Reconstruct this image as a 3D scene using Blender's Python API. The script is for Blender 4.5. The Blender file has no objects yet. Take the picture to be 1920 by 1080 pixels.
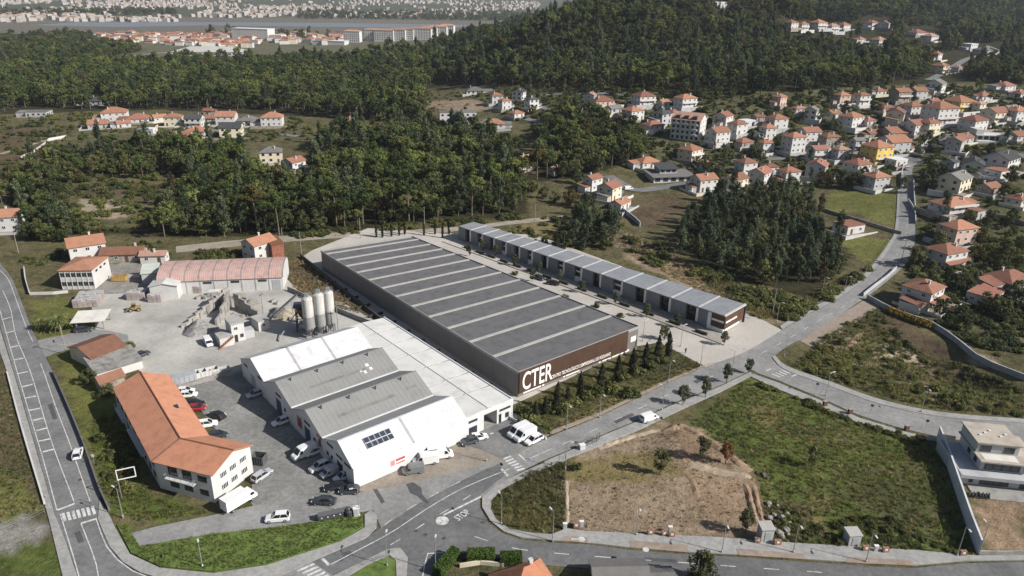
import bpy, bmesh, math, random
import numpy as np
from mathutils import Vector, Matrix
from mathutils.geometry import tessellate_polygon
rnd = random.Random(7)
NR = np.random.default_rng(11)
D = bpy.data
SC = bpy.context.scene
COL = SC.collection
PI = math.pi

# ------------------------------------------------------------------ camera, sky, sun, exposure
CAMH = 90.0
FPX = 1360.0                      # focal length in pixels of a 1920 px wide frame
PITCH = math.radians(22.3)
ROLL = math.radians(1.2)
cam_d = D.cameras.new('camera')
cam_d.sensor_width = 36.0
cam_d.lens = FPX / 1920.0 * 36.0
cam_d.clip_start = 1.0
cam_d.clip_end = 60000.0
cam = D.objects.new('camera', cam_d)
COL.objects.link(cam)
C_F = np.array([0, math.cos(PITCH), -math.sin(PITCH)])
_u0 = np.array([0, math.sin(PITCH), math.cos(PITCH)])
_x0 = np.array([1.0, 0, 0])
C_X = math.cos(ROLL) * _x0 + math.sin(ROLL) * _u0
C_U = -math.sin(ROLL) * _x0 + math.cos(ROLL) * _u0
C_O = np.array([0, 0, CAMH])
M = Matrix.Identity(4)
for i in range(3):
    M[i][0] = C_X[i]; M[i][1] = C_U[i]; M[i][2] = -C_F[i]; M[i][3] = C_O[i]
cam.matrix_world = M
SC.camera = cam

SUN_AZ = math.radians(-20.0)      # from +X, counter clockwise
SUN_EL = math.radians(35.0)
sdir = Vector((math.cos(SUN_EL) * math.cos(SUN_AZ), math.cos(SUN_EL) * math.sin(SUN_AZ), math.sin(SUN_EL)))
sun_d = D.lights.new('sun', 'SUN')
sun_d.energy = 5.0
sun_d.angle = math.radians(0.55)
sun_d.color = (1.0, 0.965, 0.915)
sun = D.objects.new('sun', sun_d)
sun.rotation_euler = sdir.to_track_quat('Z', 'Y').to_euler()
sun.location = (200, -100, 300)
COL.objects.link(sun)
W = D.worlds.new('World')
SC.world = W
W.use_nodes = True
wn = W.node_tree.nodes; wl = W.node_tree.links
sky = wn.new('ShaderNodeTexSky')
sky.sky_type = 'NISHITA'
sky.sun_disc = False
sky.sun_elevation = SUN_EL
sky.sun_rotation = math.radians(110.0)
sky.altitude = 100
sky.air_density = 1.0
sky.dust_density = 2.0
wl.new(sky.outputs[0], wn['Background'].inputs[0])
wn['Background'].inputs[1].default_value = 0.06
SC.view_settings.view_transform = 'Standard'
SC.view_settings.look = 'None'
SC.view_settings.exposure = 0.42
SC.view_settings.gamma = 1.0
SC.view_settings.use_curve_mapping = False
SC.render.engine = 'CYCLES'
SC.cycles.use_denoising = True
SC.cycles.max_bounces = 5
SC.cycles.diffuse_bounces = 2
SC.cycles.glossy_bounces = 2
SC.cycles.transmission_bounces = 2
SC.cycles.transparent_max_bounces = 6
SC.cycles.volume_bounces = 0

# ------------------------------------------------------------------ pixel <-> world
def ray(px, py):
    d = C_F * FPX + C_X * (px - 960.0) - C_U * (py - 540.0)
    return d / np.linalg.norm(d)
def gz(px, py, z=0.0):
    d = ray(px, py)
    t = (z - CAMH) / d[2]
    return C_O + d * t
def project(P):
    v = np.asarray(P, float) - C_O
    c = v @ C_F
    c = np.where(np.abs(c) < 1e-6, 1e-6, c)
    return 960 + FPX * (v @ C_X) / c, 540 - FPX * (v @ C_U) / c, c

def sstep(a, b, x):
    t = np.clip((x - a) / (b - a), 0, 1)
    return t * t * (3 - 2 * t)

# ------------------------------------------------------------------ terrain heights
CTRL = [(0,400,0),(0,300,0),(0,200,0),(0,130,0),(250,300,0),(250,220,2),(250,160,0),(250,110,-3),
 (500,400,0),(500,300,2),(500,240,4),(500,180,3),(500,130,0),(640,300,3),(640,200,4),(640,130,5),
 (760,420,0),(760,300,4),(760,200,8),(760,140,10),(760,100,14),
 (900,400,0),(900,300,4),(900,230,10),(900,180,16),(900,150,16),(900,100,22),(900,68,34),
 (1050,400,0),(1050,300,6),(1050,200,20),(1050,160,24),(1050,100,38),(1050,50,58),(1050,18,75),
 (1200,400,1),(1200,300,6),(1200,230,15),(1200,180,26),(1200,150,30),(1200,100,42),(1200,50,61),(1200,12,79),
 (1350,400,1),(1350,330,4),(1350,260,12),(1350,200,25),(1350,150,33),(1350,100,44),(1350,50,56),
 (1500,400,2),(1500,320,7),(1500,250,16),(1500,190,29),(1500,150,36),(1500,100,42),(1500,60,49),
 (1650,420,3),(1650,340,8),(1650,250,18),(1650,190,29),(1650,150,36),(1650,100,43),(1650,70,49),
 (1800,500,3),(1800,400,8),(1800,320,14),(1800,250,21),(1800,200,28),(1800,150,35),(1800,100,42),(1800,60,48),
 (1920,500,4),(1920,400,9),(1920,320,15),(1920,250,22),(1920,200,29),(1920,150,36),(1920,100,43),(1920,60,48)]
_cp = [gz(a, b, c) for a, b, c in CTRL]
_cp += [np.array(p, float) for p in [(140,800,102),(230,860,92),(420,1020,74),(640,1120,74),(860,1200,66),(300,1350,72),(330,1650,100),(560,1700,108),(850,1800,104),(1150,2000,90),(40,1150,14),(-200,1250,-4),(-600,1300,-6),(-1100,1300,-8),
    (700,900,62),(900,800,60),(800,500,45),(600,300,25),(500,150,10),(300,100,2),(-500,300,0),(-700,700,0),(-400,100,0),(1200,1100,56),(600,1450,88),(1200,1600,60)]]
_cp = np.array(_cp)
def _tps_k(r2):
    return 0.5 * r2 * np.log(np.maximum(r2, 1e-9))
_S = 100.0
def _tps_fit(P):
    X = P[:, :2] / _S; n = len(X)
    K = _tps_k(((X[:, None] - X[None]) ** 2).sum(-1)) + np.eye(n) * 0.06
    A = np.zeros((n + 3, n + 3)); A[:n, :n] = K
    A[:n, n] = 1; A[:n, n+1:] = X; A[n, :n] = 1; A[n+1:, :n] = X.T
    return np.linalg.solve(A, np.concatenate([P[:, 2], np.zeros(3)])), X
_TW, _TX = _tps_fit(_cp)
def _tps(x, y):
    q = np.stack([x, y], -1).reshape(-1, 2) / _S
    out = np.empty(len(q))
    for s in range(0, len(q), 20000):
        b = q[s:s+20000]
        k = _tps_k(((b[:, None] - _TX[None]) ** 2).sum(-1))
        out[s:s+20000] = k @ _TW[:-3] + _TW[-3] + b @ _TW[-2:]
    return out.reshape(np.shape(x))
_ph = NR.uniform(0, 6.28, (24, 2)); _dr = NR.normal(0, 1, (24, 2))
def fbm(x, y, scale, octs=4, seed=0):
    r = np.random.default_rng(100 + seed)
    out = 0.0; a = 1.0; f = 1.0 / scale; tot = 0
    for o in range(octs):
        s = 0.0
        for k in range(4):
            th = r.uniform(0, 6.28); p = r.uniform(0, 6.28)
            s = s + np.sin((x * math.cos(th) + y * math.sin(th)) * f * 6.28 * r.uniform(.7, 1.3) + p + 1.3 * np.sin((x * math.sin(th) - y * math.cos(th)) * f * 4.1 + p * 2))
        out = out + a * s / 4; tot += a
        a *= 0.5; f *= 2.1
    return out / tot
BUMPS = []       # local mounds and hollows: (x, y, rx, ry, rot, dz)
def bump(px, py, rx, ry, rot, dz):
    p = gz(px, py); BUMPS.append((p[0], p[1], rx, ry, math.radians(rot), dz))
bump(1810, 700, 15, 6.5, -35, -5.0)      # the pit under the long garden wall
bump(1600, 640, 9, 4, 35, 1.4)
bump(1680, 690, 9, 5, 10, 1.3)
bump(1745, 650, 11, 4, -38, -3.5)
bump(1560, 680, 6, 3, 20, 0.8)
bump(1860, 770, 12, 5, -10, 1.2)
bump(1330, 860, 9, 5, 10, 1.6)           # spoil heap of the building plot
bump(1270, 830, 6, 3.5, 40, 1.5)
bump(1400, 900, 4, 4, 0, 1.0)
bump(1250, 480, 22, 5, -40, 2.5)         # scarp behind the terraced units
bump(1150, 440, 14, 5, -40, 1.5)
def hraw(x, y):
    x = np.asarray(x, float); y = np.asarray(y, float)
    near = sstep(238, 330, y + 0.35 * np.maximum(x - 60, 0) - 0.25 * np.maximum(-x - 60, 0) * 0)
    z = _tps(x, y) * near
    far = sstep(0, 500, y - 1400 - 300 * sstep(100, 500, x) - 0.55 * np.maximum(x - 50, 0))
    dist = np.hypot(x, y)
    rise = sstep(2900, 7500, dist)
    zf = -12.0 + rise * (95 + 45 * fbm(x, y, 2600, 3, 1)) 
    zf = zf + sstep(700, 1800, x) * sstep(1500, 3000, dist) * (70 + 12 * fbm(x, y, 900, 3, 2)) * (1 - rise * .9)
    z = z * (1 - far) + zf * far
    z = z + near * (1 - far) * 0.8 * fbm(x, y, 60, 3, 3)
    for bx, by, rx, ry, ro, dz in BUMPS:
        u = (x - bx) * math.cos(ro) + (y - by) * math.sin(ro)
        v = -(x - bx) * math.sin(ro) + (y - by) * math.cos(ro)
        z = z + dz * np.exp(-((u / rx) ** 2 + (v / ry) ** 2))
    return z
def axis(lo, hi, step, far_lo, far_hi, grow=1.09):
    a = list(np.arange(lo, hi + .01, step))
    s = step; v = hi
    while v < far_hi:
        s *= grow; v += s; a.append(v)
    s = step; v = lo
    while v > far_lo:
        s *= grow; v -= s; a.insert(0, v)
    return np.array(a)
GX = axis(-250, 330, 2.5, -14000, 14000)
GY = axis(60, 520, 2.5, -300, 16000, 1.06)
_gx, _gy = np.meshgrid(GX, GY)
GZ = hraw(_gx, _gy)
def hgt(x, y):
    x = np.asarray(x, float); y = np.asarray(y, float)
    i = np.clip(np.searchsorted(GX, x) - 1, 0, len(GX) - 2)
    j = np.clip(np.searchsorted(GY, y) - 1, 0, len(GY) - 2)
    u = np.clip((x - GX[i]) / (GX[i+1] - GX[i]), 0, 1); v = np.clip((y - GY[j]) / (GY[j+1] - GY[j]), 0, 1)
    a = GZ[j, i]; b = GZ[j, i+1]; c = GZ[j+1, i]; d = GZ[j+1, i+1]
    # same diagonal split as the ground triangles
    return np.where(u + v <= 1, a + u * (b - a) + v * (c - a), d + (1 - u) * (c - d) + (1 - v) * (b - d))
_TS = np.concatenate([np.arange(60, 1600, 1.0), np.arange(1600, 5000, 5.0), np.arange(5000, 20000, 25.0)])
def g(px, py, dz=0.0):
    """the ground point seen at a pixel"""
    d = ray(px, py)
    P = C_O[None] + d[None] * _TS[:, None]
    below = P[:, 2] < hgt(P[:, 0], P[:, 1]) + dz
    k = int(np.argmax(below)) if below.any() else len(_TS) - 1
    a = _TS[max(k-1, 0)]; b = _TS[k]
    for _ in range(18):
        m = (a + b) / 2; p = C_O + d * m
        if p[2] < hgt(p[0], p[1]) + dz: b = m
        else: a = m
    p = C_O + d * b
    return np.array([p[0], p[1], float(hgt(p[0], p[1]))])
def tall(px, py, ty):
    """height of something whose foot is at the pixel and whose top shows at row ty"""
    b = g(px, py); lo, hi = 0.0, 80.0
    for _ in range(40):
        m = (lo + hi) / 2
        if project(b + [0, 0, m])[1] > ty: lo = m
        else: hi = m
    return m
def pxm(px, py):
    """metres per photo pixel there"""
    p = g(px, py); return float(np.linalg.norm(p - C_O)) / FPX
def world(pts):
    return [g(*p) for p in pts]

# ------------------------------------------------------------------ materials
MATS = {}
def _nt(name):
    m = D.materials.new(name); m.use_nodes = True
    nt = m.node_tree; b = nt.nodes['Principled BSDF']
    MATS[name] = m
    return m, nt, b
def N(nt, t, **kw):
    n = nt.nodes.new(t)
    for k, v in kw.items():
        if k.startswith('i_'):
            key = k[2:]
            n.inputs[int(key) if key.isdigit() else key.replace('_', ' ')].default_value = v
        else: setattr(n, k, v)
    return n
def c4(c): return (c[0], c[1], c[2], 1.0)
def noise(nt, coord, scale, detail=4, rough=.6):
    n = N(nt, 'ShaderNodeTexNoise', i_Scale=scale, i_Detail=detail, i_Roughness=rough)
    nt.links.new(coord, n.inputs['Vector']); return n.outputs['Fac']
def ramp(nt, fac, stops):
    r = N(nt, 'ShaderNodeValToRGB')
    el = r.color_ramp.elements
    while len(el) < len(stops): el.new(0.5)
    for e, (p, c) in zip(el, stops):
        e.position = p; e.color = c4(c) if len(c) == 3 else c
    nt.links.new(fac, r.inputs[0]); return r.outputs[0]
def mixc(nt, fac, a, b, mode='MIX'):
    m = N(nt, 'ShaderNodeMix', data_type='RGBA', blend_type=mode)
    for s, v in ((m.inputs[0], fac), (m.inputs[6], a), (m.inputs[7], b)):
        if isinstance(v, (int, float)): s.default_value = v
        elif isinstance(v, (tuple, list)): s.default_value = c4(v)
        else: nt.links.new(v, s)
    return m.outputs[2]
def mat(name, col, rough=.8, var=.18, scale=.35, fine=6.0, col2=None, spec=.3, metal=0.0, bump=0.0, world=False, island=False, orand=0.0):
    """painted or mineral surface: base colour with broad blotches, fine grain and optional relief"""
    if name in MATS: return MATS[name]
    m, nt, b = _nt(name)
    if world:
        co = N(nt, 'ShaderNodeNewGeometry').outputs['Position']
    else:
        co = N(nt, 'ShaderNodeTexCoord').outputs['Object']
    n1 = noise(nt, co, scale, 5, .62)
    n2 = noise(nt, co, fine, 3, .6)
    if col2 is None: col2 = tuple(max(0, c * (1 - var * 1.6)) for c in col)
    hi = tuple(min(1, c * (1 + var * .5)) for c in col)
    c = ramp(nt, n1, [(.3, col2), (.52, col), (.75, hi)])
    c = mixc(nt, 1.0, c, ramp(nt, n2, [(.25, (1 - var * .7,) * 3), (.75, (1.0,) * 3)]), 'MULTIPLY')
    if orand:
        oi = N(nt, 'ShaderNodeObjectInfo')
        c = mixc(nt, 1.0, c, ramp(nt, oi.outputs['Random'], [(0, (1 - orand,) * 3), (1, (1.0,) * 3)]), 'MULTIPLY')
    nt.links.new(c, b.inputs['Base Color'])
    b.inputs['Roughness'].default_value = rough
    b.inputs['Specular IOR Level'].default_value = spec
    b.inputs['Metallic'].default_value = metal
    if bump:
        bm = N(nt, 'ShaderNodeBump', i_Strength=bump, i_Distance=.05)
        nt.links.new(n2, bm.inputs['Height']); nt.links.new(bm.outputs[0], b.inputs['Normal'])
    return m
def glass_mat(name, col=(.02, .025, .03), rough=.12):
    if name in MATS: return MATS[name]
    m, nt, b = _nt(name)
    co = N(nt, 'ShaderNodeTexCoord').outputs['Object']
    nt.links.new(ramp(nt, noise(nt, co, 1.3, 2), [(.3, tuple(c * .6 for c in col)), (.7, tuple(c * 1.5 for c in col))]), b.inputs['Base Color'])
    b.inputs['Roughness'].default_value = rough
    b.inputs['Specular IOR Level'].default_value = .6
    return m
def tile_mat(name, col, rough=.85, axis_scale=3.2):
    """clay tiles too small to tell apart: fine courses, patchy firing colours and lichen"""
    if name in MATS: return MATS[name]
    m, nt, b = _nt(name)
    co = N(nt, 'ShaderNodeTexCoord').outputs['Object']
    n1 = noise(nt, co, .5, 5); n2 = noise(nt, co, 5, 3)
    oi = N(nt, 'ShaderNodeObjectInfo')
    dark = tuple(c * .62 for c in col)
    c = ramp(nt, n1, [(.25, tuple(c * .78 for c in col)), (.5, col), (.8, tuple(min(1, x * 1.15) for x in col))])
    c = mixc(nt, 1.0, c, ramp(nt, n2, [(.3, (.82, .82, .82)), (.7, (1, 1, 1))]), 'MULTIPLY')
    w = N(nt, 'ShaderNodeTexWave', i_Scale=axis_scale, i_Distortion=.6, wave_type='BANDS', bands_direction='Z')
    nt.links.new(co, w.inputs['Vector'])
    c = mixc(nt, .18, c, mixc(nt, 1.0, c, ramp(nt, w.outputs['Fac'], [(.2, (.45, .45, .45)), (.6, (1, 1, 1))]), 'MULTIPLY'))
    c = mixc(nt, 1.0, c, ramp(nt, oi.outputs['Random'], [(0, (.72, .72, .72)), (1, (1.08, 1.08, 1.08))]), 'MULTIPLY')
    nt.links.new(c, b.inputs['Base Color'])
    b.inputs['Roughness'].default_value = rough
    b.inputs['Specular IOR Level'].default_value = .2
    bm = N(nt, 'ShaderNodeBump', i_Strength=.2, i_Distance=.05)
    nt.links.new(w.outputs['Fac'], bm.inputs['Height']); nt.links.new(bm.outputs[0], b.inputs['Normal'])
    return m
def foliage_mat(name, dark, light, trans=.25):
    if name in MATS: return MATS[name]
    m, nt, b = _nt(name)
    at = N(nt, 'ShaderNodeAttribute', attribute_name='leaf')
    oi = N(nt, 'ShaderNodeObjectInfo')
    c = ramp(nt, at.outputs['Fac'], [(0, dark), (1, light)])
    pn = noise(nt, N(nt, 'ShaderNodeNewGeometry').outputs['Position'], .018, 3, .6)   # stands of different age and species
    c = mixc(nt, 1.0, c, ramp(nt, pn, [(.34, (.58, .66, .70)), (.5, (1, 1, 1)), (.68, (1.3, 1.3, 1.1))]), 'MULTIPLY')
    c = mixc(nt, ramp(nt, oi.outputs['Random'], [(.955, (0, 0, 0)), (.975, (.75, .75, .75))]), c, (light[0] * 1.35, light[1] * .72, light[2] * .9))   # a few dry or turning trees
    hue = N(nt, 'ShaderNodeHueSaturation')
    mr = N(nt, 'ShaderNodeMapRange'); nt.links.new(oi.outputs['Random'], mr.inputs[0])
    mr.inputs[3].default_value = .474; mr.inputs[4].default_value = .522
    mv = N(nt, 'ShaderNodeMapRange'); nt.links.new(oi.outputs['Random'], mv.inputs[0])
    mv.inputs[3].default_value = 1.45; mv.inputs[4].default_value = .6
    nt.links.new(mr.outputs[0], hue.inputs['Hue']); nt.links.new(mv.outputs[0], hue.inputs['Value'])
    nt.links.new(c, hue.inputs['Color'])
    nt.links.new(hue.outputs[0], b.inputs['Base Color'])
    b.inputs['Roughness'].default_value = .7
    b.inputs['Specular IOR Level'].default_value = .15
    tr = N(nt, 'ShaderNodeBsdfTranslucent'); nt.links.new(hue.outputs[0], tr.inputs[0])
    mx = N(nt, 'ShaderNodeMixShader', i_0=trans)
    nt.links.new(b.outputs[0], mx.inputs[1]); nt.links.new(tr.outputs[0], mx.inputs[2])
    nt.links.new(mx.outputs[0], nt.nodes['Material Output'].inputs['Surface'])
    return m

# ------------------------------------------------------------------ objects
def tag(o, label=None, cat=None, group=None, kind=None):
    if label: o['label'] = label
    if cat: o['category'] = cat
    if group: o['group'] = group
    if kind: o['kind'] = kind
    return o
def link(name, data, parent=None, loc=None, rz=0.0, m=None):
    o = D.objects.new(name, data); COL.objects.link(o)
    if parent is not None: o.parent = parent
    if loc is not None: o.location = [float(v) for v in loc]
    if rz: o.rotation_euler = (0, 0, rz)
    if m is not None:
        if data.materials: o.material_slots[0].link = 'OBJECT'; o.material_slots[0].material = m
        else: data.materials.append(m)
    return o
def thing(name, label, cat, loc=(0, 0, 0), rz=0.0, group=None):
    o = link(name, None, None, loc, rz)
    return tag(o, label, cat, group)
def mesh(name, verts, faces, mats=None, fm=None, smooth=False):
    me = D.meshes.new(name)
    me.from_pydata([tuple(map(float, v)) for v in verts], [], [tuple(int(i) for i in f) for f in faces])
    for m in (mats or []): me.materials.append(m)
    if fm is not None: me.polygons.foreach_set('material_index', np.asarray(fm, np.int32))
    if smooth: me.polygons.foreach_set('use_smooth', np.ones(len(me.polygons), bool))
    me.update()
    return me
def copy_tree(o, parent=None, **kw):
    c = o.copy(); COL.objects.link(c)
    if parent is not None: c.parent = parent
    for ch in o.children: copy_tree(ch, c)
    return c
class MB:
    """collects shapes into one mesh"""
    def __init__(s): s.v = []; s.f = []; s.m = []
    def add(s, vs, fs, mi=0):
        o = len(s.v); s.v += [tuple(v) for v in vs]
        s.f += [tuple(i + o for i in f) for f in fs]; s.m += [mi] * len(fs); return s
    def box(s, x0, x1, y0, y1, z0, z1, mi=0):
        return s.add([(x0,y0,z0),(x1,y0,z0),(x1,y1,z0),(x0,y1,z0),(x0,y0,z1),(x1,y0,z1),(x1,y1,z1),(x0,y1,z1)],
            [(0,3,2,1),(4,5,6,7),(0,1,5,4),(1,2,6,5),(2,3,7,6),(3,0,4,7)], mi)
    def prism(s, pts, z0, z1, mi=0):
        n = len(pts)
        a = sum(pts[i][0]*pts[(i+1)%n][1]-pts[(i+1)%n][0]*pts[i][1] for i in range(n))
        if a < 0: pts = list(pts)[::-1]
        vs = [(p[0], p[1], z0) for p in pts] + [(p[0], p[1], z1) for p in pts]
        tri = tessellate_polygon([[Vector((p[0], p[1], 0)) for p in pts]])
        fs = []
        for t in tri:
            t = list(t)
            (ax, ay), (bx, by), (cx, cy) = [pts[i][:2] for i in t]
            if (bx-ax)*(cy-ay)-(cx-ax)*(by-ay) < 0: t = t[::-1]
            fs.append(tuple(i + n for i in t)); fs.append(tuple(t[::-1]))
        for i in range(n):
            j = (i + 1) % n; fs.append((i, j, j + n, i + n))
        return s.add(vs, fs, mi)
    def poly(s, pts3, th, mi=0):
        """planar polygon in space given thickness th along its normal (down)"""
        P = [Vector(p) for p in pts3]; nrm = (P[1]-P[0]).cross(P[2]-P[0]).normalized()
        if nrm.z < 0: P = P[::-1]; nrm = -nrm
        n = len(P); Q = [p - nrm * th for p in P]
        fs = [tuple(range(n)), tuple(range(2*n-1, n-1, -1))]
        for i in range(n):
            j = (i+1) % n; fs.append((i+n, j+n, j, i))
        return s.add([tuple(p) for p in P] + [tuple(q) for q in Q], fs, mi)
    def tube(s, a, b, r0, r1=None, n=8, mi=0, cap=True):
        r1 = r0 if r1 is None else r1
        a = Vector(a); b = Vector(b); d = (b - a)
        if d.length < 1e-6: return s
        z = d.normalized(); x = z.orthogonal().normalized(); y = z.cross(x)
        vs = []
        for p, r in ((a, r0), (b, r1)):
            for k in range(n):
                t = 2 * PI * k / n; vs.append(tuple(p + (x * math.cos(t) + y * math.sin(t)) * r))
        fs = [(k, (k+1) % n, (k+1) % n + n, k + n) for k in range(n)]
        if cap: fs += [tuple(range(n-1, -1, -1)), tuple(range(n, 2*n))]
        return s.add(vs, fs, mi)
    def lathe(s, prof, n=16, c=(0, 0), mi=0):
        vs = []; fs = []
        for r, z in prof:
            for k in range(n):
                t = 2 * PI * k / n; vs.append((c[0] + r * math.cos(t), c[1] + r * math.sin(t), z))
        for i in range(len(prof) - 1):
            for k in range(n):
                a = i*n+k; b = i*n+(k+1) % n; fs.append((a, b, b+n, a+n))
        fs.append(tuple(range((len(prof)-1)*n, len(prof)*n))); fs.append(tuple(range(n-1, -1, -1)))
        return s.add(vs, fs, mi)
    def mesh(s, name, mats=None, smooth=False):
        mats = mats if isinstance(mats, (list, tuple)) else ([mats] if mats else [])
        return mesh(name, s.v, s.f, mats, s.m, smooth)
    def build(s, name, mats, parent=None, loc=None, rz=0.0, smooth=False):
        return link(name, s.mesh(name, mats, smooth), parent, loc, rz)
def box_obj(name, parent, m, x0, x1, y0, y1, z0, z1):
    return MB().box(x0, x1, y0, y1, z0, z1).build(name, m, parent)
def ang(v): return math.atan2(v[1], v[0])
def pip(poly, x, y):
    x = np.asarray(x, float); y = np.asarray(y, float)
    ins = np.zeros(np.shape(x), bool); n = len(poly)
    for i in range(n):
        x1, y1 = poly[i][:2]; x2, y2 = poly[(i+1) % n][:2]
        if y1 == y2: continue
        c = ((y1 > y) != (y2 > y)) & (x < (x2 - x1) * (y - y1) / (y2 - y1) + x1)
        ins ^= c
    return ins
def spline(pts, step=2.0):
    P = [np.asarray(p, float)[:2] for p in pts]
    P = [2*P[0]-P[1]] + P + [2*P[-1]-P[-2]]
    out = []
    for i in range(1, len(P)-2):
        p0, p1, p2, p3 = P[i-1:i+3]
        n = max(1, int(np.linalg.norm(p2-p1) / step))
        for k in range(n):
            t = k / n
            out.append(.5*((2*p1)+(-p0+p2)*t+(2*p0-5*p1+4*p2-p3)*t*t+(-p0+3*p1-3*p2+p3)*t**3))
    out.append(P[-2]); return out
# ------------------------------------------------------------------ ground sheet with land cover
COVER = {   # (dark, light) base colours of each kind of ground
 'scrub': ((.06, .06, .026), (.17, .145, .075)),
 'forest': ((.022, .022, .010), (.055, .05, .024)),
 'lush': ((.055, .075, .02), (.14, .17, .045)),
 'lawn': ((.10, .11, .03), (.19, .185, .06)),
 'olive': ((.045, .05, .02), (.135, .13, .055)),
 'yellow': ((.15, .125, .05), (.26, .21, .10)),
 'dirt': ((.20, .148, .098), (.37, .285, .20)),
 'red': ((.205, .14, .09), (.38, .275, .185)),
 'sand': ((.24, .19, .13), (.42, .35, .26)),
 'gravel': ((.22, .205, .18), (.36, .34, .31)),
 'brown': ((.07, .052, .032), (.15, .115, .07)),
 'garden': ((.05, .055, .024), (.15, .14, .07)),
 'far': ((.05, .06, .03), (.12, .115, .07)),
 'mud': ((.12, .105, .085), (.19, .17, .14)),
 'plain': ((.085, .085, .05), (.17, .155, .10)),
}
COVER_ZONES = [  # painted in this order; photo outlines
 ('forest', [(0,345),(60,330),(110,290),(230,262),(420,268),(480,320),(590,330),(600,262),(760,240),(930,262),(1000,330),(985,400),(900,412),(545,440),(300,445),(60,462)]),
 ('forest', [(0,215),(0,128),(300,120),(640,112),(900,60),(1060,0),(1900,-40),(1920,150),(1700,158),(1560,168),(1440,172),(1300,188),(1200,168),(880,160),(800,165),(790,232),(560,218),(300,205)]),
 ('forest', [(0,72),(140,66),(260,95),(150,118),(0,125)]),
 ('forest', [(1000,340),(1010,240),(1060,215),(1195,250),(1210,300),(1080,335)]),
 ('forest', [(1265,470),(1290,400),(1370,365),(1480,355),(1530,420),(1600,480),(1520,560),(1320,505)]),
 ('scrub', [(90,330),(320,318),(345,372),(300,425),(150,430),(120,380)]),
 ('sand', [(145,375),(200,368),(250,392),(245,405),(190,412),(150,395)]),
 ('brown', [(150,355),(260,340),(280,360),(180,375)]),
 ('brown', [(0,240),(100,235),(125,255),(40,300),(0,320)]),
 ('scrub', [(0,440),(280,440),(300,470),(60,500),(0,490)]),
 ('garden', [(1000,160),(1200,170),(1440,175),(1720,160),(1920,150),(1920,640),(1740,600),(1700,500),(1660,340),(1480,350),(1370,362),(1230,330),(1200,255),(1060,212),(900,215),(880,165)]),
 ('dirt', [(800,190),(900,188),(935,210),(870,208),(800,205)]),
 ('brown', [(1160,380),(1270,360),(1290,395),(1220,430),(1160,410)]),
 ('dirt', [(1125,440),(1175,432),(1250,470),(1330,520),(1440,590),(1480,600),(1440,612),(1340,560),(1200,500)]),
 ('scrub', [(1300,500),(1520,560),(1590,525),(1500,590),(1430,600),(1330,545)]),
 ('yellow', [(980,420),(1060,410),(1060,430),(1000,450),(950,440)]),
 ('lawn', [(1532,400),(1560,362),(1650,355),(1684,362),(1688,430),(1640,412),(1600,398)]),
 ('lawn', [(1525,432),(1560,428),(1600,445),(1676,448),(1668,470),(1640,500),(1590,470)]),
 ('olive', [(1480,690),(1530,640),(1640,575),(1740,640),(1920,700),(1920,790),(1740,770),(1560,718)]),
 ('brown', [(1570,600),(1640,580),(1760,640),(1900,720),(1800,730),(1700,670)]),
 ('sand', [(1640,655),(1700,650),(1730,680),(1640,690)]), ('sand', [(1560,640),(1595,620),(1600,650),(1565,668)]),
 ('sand', [(1590,690),(1620,675),(1640,690)]), ('sand', [(1690,715),(1760,720),(1830,760),(1740,752)]), ('sand', [(1815,672),(1860,665),(1850,690)]),
 ('olive', [(955,772),(1235,642),(1325,686),(1020,820),(985,800)]),
 ('yellow', [(1020,820),(1325,686),(1300,684),(1030,800)]),
 ('lush', [(1290,795),(1400,708),(1470,735),(1760,835),(1830,1046),(1450,1020),(1420,890),(1350,830)]),
 ('olive', [(1440,800),(1560,790),(1640,830),(1560,850)]), ('olive', [(1560,880),(1740,860),(1790,980),(1700,1000),(1600,940)]), ('yellow', [(1490,940),(1560,930),(1540,990),(1490,990)]), ('yellow', [(1420,760),(1480,770),(1460,800),(1400,790)]),
 ('olive', [(915,935),(985,885),(1062,862),(1062,985),(1040,1006),(940,990)]),
 ('dirt', [(1062,985),(1060,880),(1090,845),(1180,818),(1245,797),(1300,797),(1345,830),(1385,865),(1412,885),(1418,950),(1440,1000),(1410,1010),(1200,1002),(1062,993)]),
 ('red', [(1285,895),(1370,880),(1415,895),(1420,985),(1370,980),(1310,960)]),
 ('red', [(1240,805),(1300,800),(1360,840),(1380,880),(1290,870)]),
 ('yellow', [(1062,870),(1240,840),(1290,890),(1180,900),(1062,900)]),
 ('brown', [(1425,950),(1500,945),(1500,1010),(1440,1010)]),
 ('red', [(1820,930),(1925,925),(1925,1045),(1852,1042)]),
 ('brown', [(530,488),(568,486),(700,595),(660,575),(560,560),(532,545)]),
 ('lush', [(215,984),(240,985),(262,1030),(400,1004),(540,988),(684,962),(690,985),(640,1018),(500,1064),(400,1078),(300,1068),(240,1042)]),
 ('brown', [(-20,650),(12,702),(80,955),(40,985),(-20,1000)]),
 ('lawn', [(-20,880),(70,925),(80,955),(40,985),(-20,1000)]),
 ('gravel', [(-20,975),(88,970),(96,1003),(-20,1048)]),
 ('lush', [(-20,1048),(60,1015),(112,1018),(130,1090),(-20,1090)]),
 ('lawn', [(100,660),(170,655),(180,700),(215,760),(280,940),(400,962),(260,980),(195,935)]),
 ('lush', [(215,930),(270,925),(400,960),(330,975),(215,975)]),
 ('lawn', [(60,565),(130,560),(180,595),(178,628),(75,645)]),
 ('gravel', [(160,500),(290,485),(300,545),(170,560)]),
]
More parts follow.
